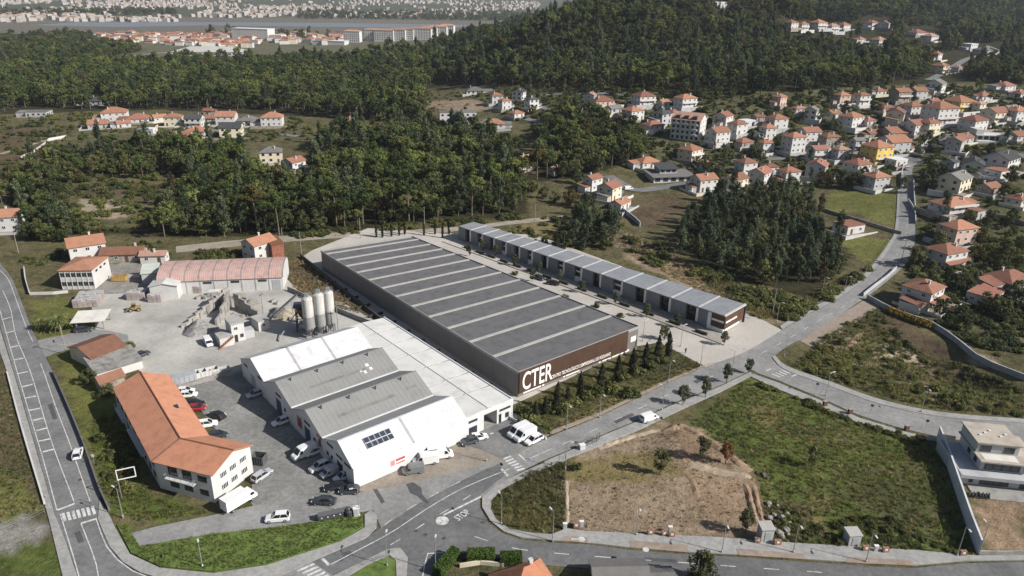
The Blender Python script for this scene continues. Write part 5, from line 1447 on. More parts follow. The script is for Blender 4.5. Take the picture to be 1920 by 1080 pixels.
# ------------------------------------------------------------------ trees
TRUNK = mat('bark', (.10, .075, .055), .95, .35, 1.5, 8)
TRUNK_P = mat('bark_pale', (.20, .16, .125), .95, .35, 1.5, 8)
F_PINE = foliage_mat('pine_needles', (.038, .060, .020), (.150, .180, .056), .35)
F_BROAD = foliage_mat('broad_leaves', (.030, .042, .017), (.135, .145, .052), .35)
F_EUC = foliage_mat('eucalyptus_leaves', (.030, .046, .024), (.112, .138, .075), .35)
F_BUSH = foliage_mat('shrub_leaves', (.050, .062, .020), (.150, .160, .055), .3)
F_CYP = foliage_mat('cypress_leaves', (.012, .015, .009), (.035, .036, .02), .1)
F_AUT = foliage_mat('autumn_leaves', (.10, .045, .02), (.22, .10, .04), .2)
F_YEL = foliage_mat('yellow_leaves', (.14, .10, .015), (.30, .20, .03), .2)
F_HEDGE = foliage_mat('hedge_leaves', (.030, .055, .012), (.075, .125, .03), .2)
F_STREET = foliage_mat('street_tree_leaves', (.035, .045, .018), (.085, .09, .04), .2)
def leaf_cloud(clumps, per, size, rs, up=.35):
    """small leaf faces spread through clumps; each clump = (x, y, z, rx, ry, rz)"""
    r = np.random.default_rng(rs); V = []; A = []
    for (cx, cy, cz, rx, ry, rz) in clumps:
        n = r.normal(0, 1, (per, 3)); n /= np.linalg.norm(n, axis=1)[:, None]
        rad = r.uniform(.45, 1.05, per) ** .6
        P = n * rad[:, None] * [rx, ry, rz] + [cx, cy, cz]
        nn = n + r.normal(0, .55, (per, 3)) + [0, 0, up]; nn /= np.linalg.norm(nn, axis=1)[:, None]
        t = np.cross(nn, r.normal(0, 1, (per, 3))); t /= np.linalg.norm(t, axis=1)[:, None] + 1e-9
        s = np.cross(nn, t); sz = size * r.uniform(.6, 1.35, per)[:, None]
        V.append(np.stack([P + t * sz, P - t * sz * .5 + s * sz * .87, P - t * sz * .5 - s * sz * .87], 1))
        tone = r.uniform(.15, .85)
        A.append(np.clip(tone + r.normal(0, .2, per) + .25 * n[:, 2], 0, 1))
    return np.concatenate(V), np.concatenate(A)
def crown_mesh(name, VA, m):
    V, A = VA; n = len(V)
    me = D.meshes.new(name)
    me.vertices.add(n * 3); me.vertices.foreach_set('co', V.reshape(-1))
    me.loops.add(n * 3); me.loops.foreach_set('vertex_index', np.arange(n * 3, dtype=np.int32))
    me.polygons.add(n); me.polygons.foreach_set('loop_start', np.arange(0, n * 3, 3, dtype=np.int32))
    me.update()
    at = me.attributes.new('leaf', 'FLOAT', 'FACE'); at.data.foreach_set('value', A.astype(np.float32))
    me.materials.append(m); return me
def trunk_mesh(name, h, r0, limbs, m, lean=(0, 0), z0=-.6):
    b = MB(); prev = (0, 0, z0); n = 4
    for k in range(1, n + 1):
        t = k / n; p = (lean[0] * t * t, lean[1] * t * t, h * t)
        b.tube(prev, p, r0 * (1 - .72 * (t - 1 / n)), r0 * (1 - .72 * t), 6, cap=(k == 1)); prev = p
    for a, z, L, up in limbs:
        t = z / h; q = (lean[0] * t * t, lean[1] * t * t, z)
        b.tube(q, (q[0] + math.cos(a) * L, q[1] + math.sin(a) * L, z + up), r0 * .38, r0 * .12, 5, cap=False)
    return b.mesh(name, [m])
def proto(kind, seed):
    r = random.Random(seed * 31 + hash(kind) % 7 * 0 + len(kind))
    if kind == 'pine':
        h = r.uniform(8.5, 13.5); R_ = r.uniform(2.1, 3.7); cl = []
        for k in range(r.randrange(20, 34)):
            a = r.uniform(0, 6.28); q = math.sqrt(r.random()) * R_; q *= r.uniform(.8, 1.25); zz = h - .4 * (q / R_) ** 2 * 4 + r.uniform(-2.4, .6)
            cl.append((q * math.cos(a), q * math.sin(a), zz, r.uniform(.55, 1.3), r.uniform(.55, 1.3), r.uniform(.45, 1.0)))
        return trunk_mesh('trunk', h - .6, .22, [(r.uniform(0, 6.28), h - r.uniform(1.5, 4), R_ * .75, r.uniform(.8, 1.6)) for _ in range(7)], TRUNK_P, (r.uniform(-.5, .5), r.uniform(-.5, .5))), crown_mesh('crown', leaf_cloud(cl, 58, .29, seed), F_PINE)
    if kind == 'broad':
        h = r.uniform(6.5, 10.5); R_ = r.uniform(2.1, 3.6); cl = []
        for k in range(r.randrange(26, 40)):
            a = r.uniform(0, 6.28); u = r.uniform(-1, 1); q = math.sqrt(1 - u * u) * R_ * r.uniform(.4, 1.18)
            cl.append((q * math.cos(a), q * math.sin(a), h * .56 + u * h * .38, r.uniform(.55, 1.4), r.uniform(.55, 1.4), r.uniform(.5, 1.2)))
        return trunk_mesh('trunk', h * .8, .24, [(r.uniform(0, 6.28), h * r.uniform(.3, .6), R_ * .6, 1.6) for _ in range(6)], TRUNK), crown_mesh('crown', leaf_cloud(cl, 54, .30, seed + 50), F_BROAD)
    if kind == 'eucalyptus':
        h = r.uniform(9.5, 17); cl = []; lx, ly = r.uniform(-.9, .9), r.uniform(-.9, .9)
        for k in range(30):
            t = r.random(); zz = h * (.2 + .8 * t); q = (2.1 * (1 - t) ** .6 * .8 + .5) * r.uniform(.2, 1); a = r.uniform(0, 6.28)
            cl.append((q * 1.25 * math.cos(a) + lx * t * t, q * 1.25 * math.sin(a) + ly * t * t, zz, r.uniform(.5, 1.2), r.uniform(.5, 1.2), r.uniform(.7, 1.6)))
        return trunk_mesh('trunk', h * .93, .18, [(r.uniform(0, 6.28), h * r.uniform(.3, .8), 1.3, 1.8) for _ in range(7)], TRUNK_P, (lx, ly)), crown_mesh('crown', leaf_cloud(cl, 52, .29, seed + 90), F_EUC)
    if kind == 'cypress':
        h = 5.2; cl = []
        for k in range(20):
            t = k / 19; q = .62 * math.sin(PI * min(1, t * .8 + .2)) ** .7 + .08
            for j in range(2):
                a = r.uniform(0, 6.28); cl.append((q * .4 * math.cos(a), q * .4 * math.sin(a), .25 + h * t, q * .8, q * .8, .34))
        return trunk_mesh('trunk', h * .8, .09, [], TRUNK), crown_mesh('crown', leaf_cloud(cl, 60, .13, seed + 9, .1), F_CYP)
    if kind in ('street', 'autumn'):
        h = r.uniform(3.8, 4.8); cl = []
        for k in range(24):
            a = r.uniform(0, 6.28); u = r.uniform(-1, 1); q = math.sqrt(max(0, 1 - u * u)) * 1.15 * r.uniform(.4, 1)
            cl.append((q * math.cos(a), q * math.sin(a), h * .62 + u * h * .34, r.uniform(.35, .6), r.uniform(.35, .6), r.uniform(.35, .6)))
        return trunk_mesh('trunk', h * .8, .09, [(r.uniform(0, 6.28), h * r.uniform(.35, .6), .8, .9) for _ in range(6)], TRUNK), crown_mesh('crown', leaf_cloud(cl, 46, .15, seed + 17), F_STREET if kind == 'street' else F_AUT)
    if kind in ('shrub', 'yellow'):
        cl = []
        for k in range(14):
            a = r.uniform(0, 6.28); q = math.sqrt(r.random()) * 1.0
            cl.append((q * math.cos(a), q * math.sin(a), r.uniform(.3, 1.3) * (1 - .4 * q), .5, .5, .45))
        return trunk_mesh('stem', 1.0, .06, [(r.uniform(0, 6.28), .3, .6, .6) for _ in range(5)], TRUNK, z0=-.2), crown_mesh('foliage', leaf_cloud(cl, 40, .17, seed + 23), F_BUSH if kind == 'shrub' else F_YEL)
KINDS_N = dict(pine=8, broad=8, eucalyptus=7, cypress=3, street=3, autumn=1, shrub=4, yellow=1)
PROTO = {k: [proto(k, s) for s in range(n)] for k, n in KINDS_N.items()}
NAME = dict(pine='pine_tree', broad='broadleaf_tree', eucalyptus='eucalyptus_tree', cypress='cypress', street='street_tree', autumn='autumn_tree', shrub='shrub', yellow='shrub')
def tree(kind, x, y, label, group=None, s=1.0, sz=None, cat='tree', z=None):
    tm, cm = PROTO[kind][rnd.randrange(len(PROTO[kind]))]
    r = thing(NAME[kind], label, cat, (x, y, float(hgt(x, y)) if z is None else z), rnd.uniform(0, 6.28), group)
    r.scale = (s, s, sz or s)
    link(tm.name.split('.')[0], tm, r); link(cm.name.split('.')[0], cm, r)
    return r
FOREST = [  # outline in the photo, spacing in metres, mix of kinds, size
 ('mid', [(300,446),(420,446),(545,446),(700,424),(900,410),(975,398),(985,340),(1000,330),(930,262),(830,252),(760,243),(600,262),(600,300),(585,332),(480,320),(430,272),(300,278),(330,330),(362,360),(300,400)], 5.6, (('pine', .42), ('broad', .43), ('eucalyptus', .15)), 1.02),
 ('left', [(40,348),(110,296),(300,278),(330,330),(200,340),(120,352),(120,405),(140,440),(60,462),(48,430),(40,395)], 6.0, (('pine', .25), ('broad', .6), ('eucalyptus', .15)), .85),
 ('left', [(0,350),(50,335),(105,300),(70,345),(50,390),(0,388)], 6.0, (('broad', .8), ('pine', .2)), .8),
 ('left', [(42,445),(55,400),(130,395),(165,425),(150,452),(60,462)], 5.0, (('broad', .9), ('eucalyptus', .1)), .75),
 ('oak', [(1000,340),(1008,250),(1060,218),(1120,232),(1195,256),(1205,300),(1180,312),(1080,332)], 5.4, (('pine', .5), ('broad', .5)), 1.05),
 ('grove', [(1268,470),(1285,412),(1335,382),(1400,368),(1480,360),(1530,398),(1556,455),(1592,488),(1560,528),(1505,542),(1440,538),(1330,502)], 4.7, (('eucalyptus', .62), ('broad', .38)), .74),
 ('clump', [(1052,468),(1062,420),(1095,400),(1140,420),(1160,440),(1130,478)], 5.0, (('eucalyptus', .6), ('broad', .4)), .75),
 ('belt', [(0,212),(0,128),(300,122),(640,116),(780,98),(820,150),(800,165),(790,232),(560,216),(540,206),(300,203),(170,206),(60,200)], 6.4, (('pine', .72), ('broad', .2), ('eucalyptus', .08)), 1.05),
 ('hill', [(780,98),(900,66),(1000,34),(1060,8),(1150,-30),(1960,-60),(1960,60),(1880,80),(1800,100),(1745,100),(1735,150),(1690,158),(1560,172),(1440,176),(1320,190),(1230,172),(1000,165),(880,160),(820,150)], 7.0, (('pine', .4), ('broad', .38), ('eucalyptus', .22)), 1.15),
 ('dark', [(1840,98),(1960,80),(1960,165),(1870,158),(1800,148),(1810,115)], 6.0, (('broad', .8), ('eucalyptus', .2)), 1.0),
 ('farclump', [(0,34),(120,30),(330,28),(330,20),(0,24)], 26.0, (('broad', .9), ('pine', .1)), 1.7),
 ('farclump', [(560,36),(1000,40),(1000,26),(560,24)], 30.0, (('broad', .9), ('pine', .1)), 1.7),
 ('farclump', [(380,70),(640,74),(640,66),(400,62)], 22.0, (('broad', .9), ('pine', .1)), 1.3),
 ('edge', [(1935,-20),(2400,-20),(2400,640),(2060,640),(1935,560)], 10.5, (('broad', .7), ('pine', .3)), .8),
 ('edge', [(-450,125),(-12,125),(-12,205),(-12,330),(-60,450),(-450,470)], 10.5, (('broad', .6), ('pine', .4)), .9),
 ('plainwood', [(0,74),(140,68),(200,82),(262,97),(150,117),(0,124)], 8.0, (('broad', .8), ('pine', .2)), 1.15),
]
CLEAR = [[(1458,84),(1606,86),(1606,40),(1458,40)], [(1608,80),(1676,80),(1676,34),(1608,34)], [(1596,108),(1668,108),(1668,70),(1596,70)], [(1690,100),(1768,102),(1768,50),(1690,50)], [(1794,124),(1878,124),(1878,80),(1794,80)], [(1740,158),(1815,158),(1815,98),(1740,98)], [(1438,222),(1482,222),(1482,172),(1438,172)],
    [(170,200),(200,200),(200,176),(170,176)], [(485,345),(590,352),(595,300),(485,262)], [(330,285),(470,285),(470,250),(330,250)], [(640,238),(672,238),(672,224),(640,224)], [(1336,38),(1370,38),(1370,2),(1336,2)]]
trees = []     # kind, x, y, scale, zone, px, py
fr = np.random.default_rng(3)
for zone, poly, sp, mix, size in FOREST:
    wp = np.array([g(*p)[:2] for p in poly]); x0, y0 = wp.min(0); x1, y1 = wp.max(0)
    y1 = min(y1, 2100 if zone != 'farclump' else 4500); x1 = min(x1, 1700); x0 = max(x0, -1100 if zone != 'farclump' else -2600)
    xs = np.arange(x0, x1, sp); ys = np.arange(y0, y1, sp)
    if len(xs) * len(ys) > 120000:
        pass
    gx_, gy_ = np.meshgrid(xs, ys); gx_ = gx_.ravel() + fr.uniform(-.48, .48, gx_.size) * sp; gy_ = gy_.ravel() + fr.uniform(-.48, .48, gy_.size) * sp
    z_ = hgt(gx_, gy_); u, v, c = project(np.stack([gx_, gy_, z_], 1))
    ok = (c > 1) & (u > -460) & (u < 2420) & pip(poly, u, v)
    # thin out where the wood has gaps
    ok &= (fbm(gx_, gy_, 55, 3, 21) > (-.42 if zone in ('hill', 'belt') else (-.3 if zone == 'grove' else -.6)))
    for q in CLEAR: ok &= ~pip(q, u, v)
    for hx, hy, hr in HOUSES:
        ok &= np.hypot(gx_ - hx, gy_ - hy) > hr + 2.0
    ii = np.where(ok)[0]
    ks = fr.choice(len(mix), len(ii), p=[m_[1] for m_ in mix])
    clumpy = fbm(gx_[ii], gy_[ii], 38, 2, 30)
    for i_, k_, cl_ in zip(ii, ks, clumpy):
        kd = mix[k_][0]
        if len(mix) > 1 and abs(cl_) > .38 and fr.random() < .6: kd = mix[0][0] if cl_ > 0 else mix[1][0]
        trees.append((kd, gx_[i_], gy_[i_], size * fr.choice([.6, .8, 1.0, 1.15, 1.35], p=[.15, .25, .3, .2, .1]) * fr.uniform(.88, 1.12), zone, u[i_], v[i_]))
def visible_behind(tl):
    """drop hillside trees hidden behind the crest of the terrain"""
    out = []
    X = np.array([t[1] for t in tl]); Y = np.array([t[2] for t in tl]); Z = hgt(X, Y) + 14
    vis = np.ones(len(tl), bool)
    for s in np.linspace(.55, .985, 40):
        vis &= (CAMH + (Z - CAMH) * s) > hgt(X * s, Y * s) + 1.0
    return [t for t, k in zip(tl, vis) if k]
trees = visible_behind(trees)
ZL = dict(mid='in the wood behind the grey warehouse', left='in the copse on the left', oak='in the clump before the village', grove='in the dense grove beside the business units', clump='in the small clump above the business units', belt='in the pine belt behind the hamlet', hill='on the wooded hill', dark='on the dark slope at far right', plainwood='in the wood on the plain', farclump='far out by the river')
KL = dict(pine='round-topped green pine', broad='dark bushy tree', eucalyptus='slender grey-green eucalyptus')
LIMIT = dict(pine=285, broad=285, eucalyptus=250)
count = {k: 0 for k in LIMIT}
rest = []
for t in sorted(trees, key=lambda t: math.hypot(t[1], t[2])):
    kd, x, y, s, zone, u, v = t
    if count[kd] < LIMIT[kd] and -10 < u < 1930:
        count[kd] += 1
        sz_ = 'small ' if s < .82 else ('tall ' if s > 1.12 else '')
        dep = {'mid': (400, 330), 'grove': (480, 430), 'left': (420, 340), 'belt': (195, 165), 'hill': (160, 100), 'oak': (310, 270)}.get(zone, (9999, -1))
        lat = {'mid': (480, 600, 720, 850), 'grove': (1340, 1400, 1460), 'left': (120, 220), 'belt': (250, 500), 'oak': (1070, 1140), 'hill': (1000, 1300)}.get(zone, ())
        where = ('front edge' if v > dep[0] else ('back' if v < dep[1] else 'middle')); NTH = ('far left', 'left', 'centre', 'right', 'far right') if len(lat) == 4 else (('far left', 'left', 'right', 'far right') if len(lat) == 3 else ('left', 'centre', 'right'))
        pl = NTH[sum(u > q for q in lat)] if lat else ''
        tree(kd, x, y, sz_ + KL[kd] + ' ' + ZL[zone] + (', ' + pl + ' ' + where if pl else ''), KL[kd] + (' trees ' if kd == 'eucalyptus' else 's ') + ZL[zone], s)
    else: rest.append(t)
print('trees', len(trees), 'rest', len(rest))
# the remaining forest: one mass of instances
def scatter(name, label, cat, pts, protos, kind='stuff'):
    """pts: (proto index, x, y, z, rot, sx, sz); each proto is a list of meshes joined"""
    cols = []
    pc = D.collections.new(name + '_kinds')      # never linked to the scene
    for i, ms in enumerate(protos):
        o = D.objects.new('%s_kind_%02d' % (name, i), ms); pc.objects.link(o)
    P = np.array([p[1:4] for p in pts], float)
    me = D.meshes.new(name); me.vertices.add(len(P)); me.vertices.foreach_set('co', P.ravel())
    for nm, ty, vals in (('idx', 'INT', [p[0] for p in pts]), ('rot', 'FLOAT', [p[4] for p in pts]), ('sxy', 'FLOAT', [p[5] for p in pts]), ('szz', 'FLOAT', [p[6] for p in pts])):
        at = me.attributes.new(nm, ty, 'POINT'); at.data.foreach_set('value', np.array(vals, np.int32 if ty == 'INT' else np.float32))
    o = link(name, me); tag(o, label, cat, kind=kind)
    ng = D.node_groups.new(name, 'GeometryNodeTree')
    ng.interface.new_socket('Geometry', in_out='INPUT', socket_type='NodeSocketGeometry'); ng.interface.new_socket('Geometry', in_out='OUTPUT', socket_type='NodeSocketGeometry')
    gi = ng.nodes.new('NodeGroupInput'); go = ng.nodes.new('NodeGroupOutput')
    ci = ng.nodes.new('GeometryNodeCollectionInfo'); ci.inputs[0].default_value = pc; ci.inputs[1].default_value = True; ci.inputs[2].default_value = True
    iop = ng.nodes.new('GeometryNodeInstanceOnPoints'); iop.inputs['Pick Instance'].default_value = True
    def attr(nm, ty):
        a = ng.nodes.new('GeometryNodeInputNamedAttribute'); a.data_type = ty; a.inputs[0].default_value = nm; return a.outputs[0]
    cr = ng.nodes.new('ShaderNodeCombineXYZ'); ng.links.new(attr('rot', 'FLOAT'), cr.inputs[2])
    cs = ng.nodes.new('ShaderNodeCombineXYZ'); sx_ = attr('sxy', 'FLOAT'); ng.links.new(sx_, cs.inputs[0]); ng.links.new(sx_, cs.inputs[1]); ng.links.new(attr('szz', 'FLOAT'), cs.inputs[2])
    ng.links.new(gi.outputs[0], iop.inputs['Points']); ng.links.new(ci.outputs[0], iop.inputs['Instance']); ng.links.new(attr('idx', 'INT'), iop.inputs['Instance Index'])
    ng.links.new(cr.outputs[0], iop.inputs['Rotation']); ng.links.new(cs.outputs[0], iop.inputs['Scale']); ng.links.new(iop.outputs[0], go.inputs[0])
    md = o.modifiers.new('scatter', 'NODES'); md.node_group = ng
    return o
def join_meshes(name, ms):
    bm = bmesh.new(); mats = []
    tmp = D.meshes.new(name)
    V = []; Fc = []; MI = []; LF = []
    for me in ms:
        off = len(V); V += [tuple(v.co) for v in me.vertices]; Fc += [tuple(i + off for i in p.vertices) for p in me.polygons]
        mi = len(mats); mats.append(me.materials[0]); MI += [mi] * len(me.polygons)
        at = me.attributes.get('leaf')
        LF += [d.value for d in at.data] if at else [0.5] * len(me.polygons)
    bm.free()
    o = mesh(name, V, Fc, mats, MI)
    at = o.attributes.new('leaf', 'FLOAT', 'FACE'); at.data.foreach_set('value', np.array(LF, np.float32))
    return o
ORDER = []; JP = []
for k in ('pine', 'broad', 'eucalyptus'):
    for i, (tm, cm) in enumerate(PROTO[k]): ORDER.append(k); JP.append(join_meshes('forest_tree', [tm, cm]))
FIRST = {k: ORDER.index(k) for k in ('pine', 'broad', 'eucalyptus')}
pts = [(FIRST[t[0]] + rnd.randrange(KINDS_N[t[0]]), t[1], t[2], float(hgt(t[1], t[2])), rnd.uniform(0, 6.28), t[3], t[3] * rnd.uniform(.85, 1.15)) for t in rest]
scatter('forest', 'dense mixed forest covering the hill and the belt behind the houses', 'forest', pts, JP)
# ------------------------------------------------------------------ buildings round the concrete yard
def box_building(name, label, cat, a, b, c, h, wallm, roof=None, roofm=None, rise=1.5, z=0.0, over=.35):
    """a = front left foot, b = front right foot, c = point towards the back, all photo pixels"""
    A, B, C = g(*a), g(*b), g(*c)
    d = (B - A)[:2]; w = float(np.linalg.norm(d)); rz = ang(d)
    n = np.array([-math.sin(rz), math.cos(rz)]); dp = abs(float((C - A)[:2] @ n))
    t = thing(name, label, cat, (A[0], A[1], z), rz)
    HOUSES.append((A[0] + d[0] / 2 + n[0] * dp / 2, A[1] + d[1] / 2 + n[1] * dp / 2, max(w, dp) * .6))
    b_ = MB().box(0, w, 0, dp, -.5, h)
    if roof == 'gable':       # ridge along x
        b_.add([(0, 0, h - .001), (0, dp, h - .001), (0, dp/2, h + rise - .15), (w, 0, h - .001), (w, dp, h - .001), (w, dp/2, h + rise - .15)], [(0,2,1),(3,4,5),(0,3,5,2),(1,2,5,4)])
    b_.build('wall', wallm, t)
    if roof == 'flat': MB().box(-.15, w + .15, -.15, dp + .15, h + .001, h + .3).build('roof', roofm, t)
    elif roof in ('gable', 'hip'):
        r = link('roof', roof_mesh(roof, w, dp, h + .02, rise, roofm, over), t); r.location = (w/2, dp/2, 0)
    elif roof == 'gabley':    # ridge along y
        b2 = mesh('gable', [(0, 0, h), (w, 0, h), (w/2, 0, h + rise - .15), (0, dp, h), (w, dp, h), (w/2, dp, h + rise - .15)], [(0,1,2),(4,3,5),(0,2,5,3),(2,1,4,5)], [wallm]); link('gable', b2, t)
        r = link('roof', roof_mesh('gable', dp, w, h + .02, rise, roofm, over), t); r.location = (w/2, dp/2, 0); r.rotation_euler = (0, 0, PI/2)
    elif roof == 'mono':
        MB().poly([(-.3, -.3, h + .1), (w + .3, -.3, h + .1), (w + .3, dp + .3, h + rise), (-.3, dp + .3, h + rise)], .2).build('roof', roofm, t)
    return t, w, dp
t, w, d = box_building('office_block', 'white two-storey office block with two rows of window pairs and low orange roof', 'building', (118,543), (179,542), (198,516), 6.6, WHITE, 'hip', ROOFM['orange'], 1.2)
for z in (1.9, 4.9):
    for k in range(6):
        put(t, 'window', WIND, w * (k + .5) / 6 - .45, 0, z, .75, 1.3, 0); put(t, 'window', WIND, w * (k + .5) / 6 + .45, 0, z, .75, 1.3, 0)
for z in (3.4, ): MB().box(.05, w - .05, -.06, 0, z - .08, z + .08).build('floor_band', WHITE, t)
for k in range(7): box_obj('pilaster', t, WHITE, max(0, w * k / 6 - .12), min(w, w * k / 6 + .12), -.1, -.001, -.3, 6.4)
for y in (3, 6, 9):
    if y < d: put(t, 'window', WIND, w, y, 5.2, 1.4, .7, PI/2)
H(168, 492, 52, 'gable', 'orange', 'white', 35, 2, .8, 'white gabled house with orange roof behind the office block')
H(236, 492, 64, 'gable', 'brown', 'stone', 10, 1, .5, 'long low brown-roofed stable behind the yard')
H(292, 494, 40, 'gable', 'pink', 'white', 8, 1, .5, 'pale pink-roofed shed beside the stable behind the yard')
H(489, 489, 46, 'gable', 'orange', 'white', 55, 2, .8, 'white gabled house with orange roof beside the vaulted hall')
t, w, d = box_building('rusty_shed', 'tall rusty brick-red shed behind the vaulted hall', 'shed', (512,487), (534,483), (530,470), 5.5, mat('brick_red', (.30, .12, .08), .9, .3, 1), 'mono', RUST, .8)
# vaulted hall
A, B = g(300, 553), g(532, 543); dv = (B - A)[:2]; VL = float(np.linalg.norm(dv)); vz = ang(dv)
vh = thing('vaulted_hall', 'long white hall with pink ribbed barrel roof behind the yard', 'hall', (A[0], A[1], 0), vz)
VD, VE, VR = 15.0, 4.6, 2.7
HOUSES.append((A[0] + dv[0]/2, A[1] + dv[1]/2 + 8, 20))
arc = [(VD/2 - VD/2 * math.cos(PI * k / 12) , VE + VR * math.sin(PI * k / 12) ** .9) for k in range(13)]
prof = [(0, -.3)] + [(y, z - .12) for y, z in arc] + [(VD, -.3)]
n = len(prof)
link('wall', mesh('wall', [(0, y, z) for y, z in prof] + [(VL, y, z) for y, z in prof], [tuple(range(n-1, -1, -1)), tuple(range(n, 2*n))] + [(i, (i+1) % n, (i+1) % n + n, i + n) for i in range(n)], [WHITE]), vh)
PINKR = mat('pink_roof_sheet', (.50, .33, .29), .8, .16, .5, 3); PINKD = mat('grey_roof_rib', (.27, .235, .225), .8, .2, .5)
nbay = 9
for k in range(nbay):
    x0, x1 = -.3 + (VL + .6) * k / nbay, -.3 + (VL + .6) * (k + 1) / nbay
    for nm, xa, xb, m_, dz in (('roof_panel', x0 + .01, x1 - .56, PINKR, 0), ('roof_rib', x1 - .55, x1, PINKD, .02)):
        ex = [(arc[0][0] - .4, arc[0][1] - .25)] + arc[1:-1] + [(arc[-1][0] + .4, arc[-1][1] - .25)]
        V = [(xa, y, z + dz) for y, z in ex] + [(xb, y, z + dz) for y, z in ex]
        link(nm, mesh(nm, V, [(i, i + len(ex), i + 1 + len(ex), i + 1) for i in range(len(ex) - 1)], [m_], smooth=False), vh)
    rbm = MB()
    for j in range(1, 6):
        xx = x0 + (x1 - .36 - x0) * j / 6
        for i in range(12): rbm.tube((xx, ex[i][0], ex[i][1] + .02), (xx, ex[i+1][0], ex[i+1][1] + .02), .05, n=4, cap=False)
    tag(rbm.build('sheet_ribs', PINKD, vh), kind='stuff')
for k in range(1, 9): box_obj('pilaster', vh, GREYW, VL * k / 9 - .15, VL * k / 9 + .15, -.12, -.001, 0, VE - .3)
for k in (3, 5, 7): put(vh, 'window', WINB, VL * (k + .5) / 9, 0, 3.4, 2.6, .7, 0)
put(vh, 'door', GATE, VL * 8.5 / 9, 0, 1.8, 2.6, 3.4, 0)
t, w, d = box_building('gabled_annex', 'white gabled annex in front of the vaulted hall', 'hall', (284,563), (335,561), (340,545), 4.6, WHITE, 'gabley', WHITE, .9)
t, w, d = box_building('small_shed', 'small shed with pale green roof left of the vaulted hall', 'shed', (268,533), (298,530), (300,515), 3.6, GREYW, 'mono', mat('pale_green_roof', (.50, .53, .47), .8, .1), .6)
t, w, d = box_building('old_house', 'old house with brown tiled roof between road and yard', 'house', (176,694), (240,669), (214,642), 3.3, CREAM, 'gable', ROOFM['brown'], 1.6)
t, w, d = box_building('lean_to_barn', 'barn with lichen-grey corrugated roof beside the brown-roofed old house', 'barn', (184,716), (269,690), (252,666), 2.3, WHITE, 'mono', mat('lichen_sheet', (.27, .26, .24), .95, .35, .6, 2.5, col2=(.13, .125, .11)), .95)
t, w, d = box_building('small_barn', 'low dark brown-roofed barn touching the orange-roofed building', 'barn', (192,738), (236,722), (228,712), 2.8, STONE, 'gable', ROOFM['brown'], 1.2)
# canopy
A = g(147, 620); cz = thing('carport', 'white lean-to carport roof on posts beside the palm', 'carport', (A[0], A[1], 0), math.radians(12))
MB().poly([(-1.5, -.6, 2.7), (7.2, -.6, 2.7), (7.2, 6.5, 3.3), (-1.5, 6.5, 3.3)], .14).build('roof', mat('canopy_sheet', (.62, .60, .55), .8, .12), cz)
for x in (-.2, 6.6):
    for y in (0, 6): box_obj('post', cz, CONC, x - .12, x + .12, y - .12, y + .12, 0, 2.72 + y * .08)
# stacks of wrapped blocks
PALW = mat('wrapped_blocks', (.42, .35, .33), .6, .25, 1.0, 4, orand=.25); PALT = mat('stack_top', (.40, .40, .40), .8, .2, 1)
PAL = MB().box(-.62, .62, -.62, .62, .14, 2.3, 0).box(-.63, .63, -.63, .63, 2.301, 2.36, 1)
for x in (-.5, 0, .5): PAL.box(x - .06, x + .06, -.6, .6, 0, .139, 2)
for z in (.6, 1.05, 1.5, 1.95): PAL.box(-.635, .635, -.635, .635, z, z + .03, 1)
PALM = PAL.mesh('pallet_stack', [PALW, PALT, mat('pallet_wood', (.3, .22, .14), .9, .2)])
def stacks(a, nx, ny, rz, where, gap=1.34):
    A = g(*a); c, s = math.cos(rz), math.sin(rz)
    for i in range(nx):
        for j in range(ny):
            o = link('pallet_stack', PALM, None, (A[0] + (i * c - j * s) * gap + rnd.uniform(-.06, .06), A[1] + (i * s + j * c) * gap, 0.03), rz + rnd.uniform(-.05, .05)); o.scale[2] = rnd.uniform(.88, 1.12)
            tag(o, 'wrapped stack of pinkish building blocks ' + where, 'pallet stack', 'block stacks ' + where)
stacks((143,577), 5, 6, .25, 'beside the office block'); stacks((243,562), 4, 3, .12, 'left of the gabled annex'); stacks((368,549), 2, 1, .1, 'against the vaulted hall'); stacks((283,566), 3, 1, .1, 'before the gabled annex')

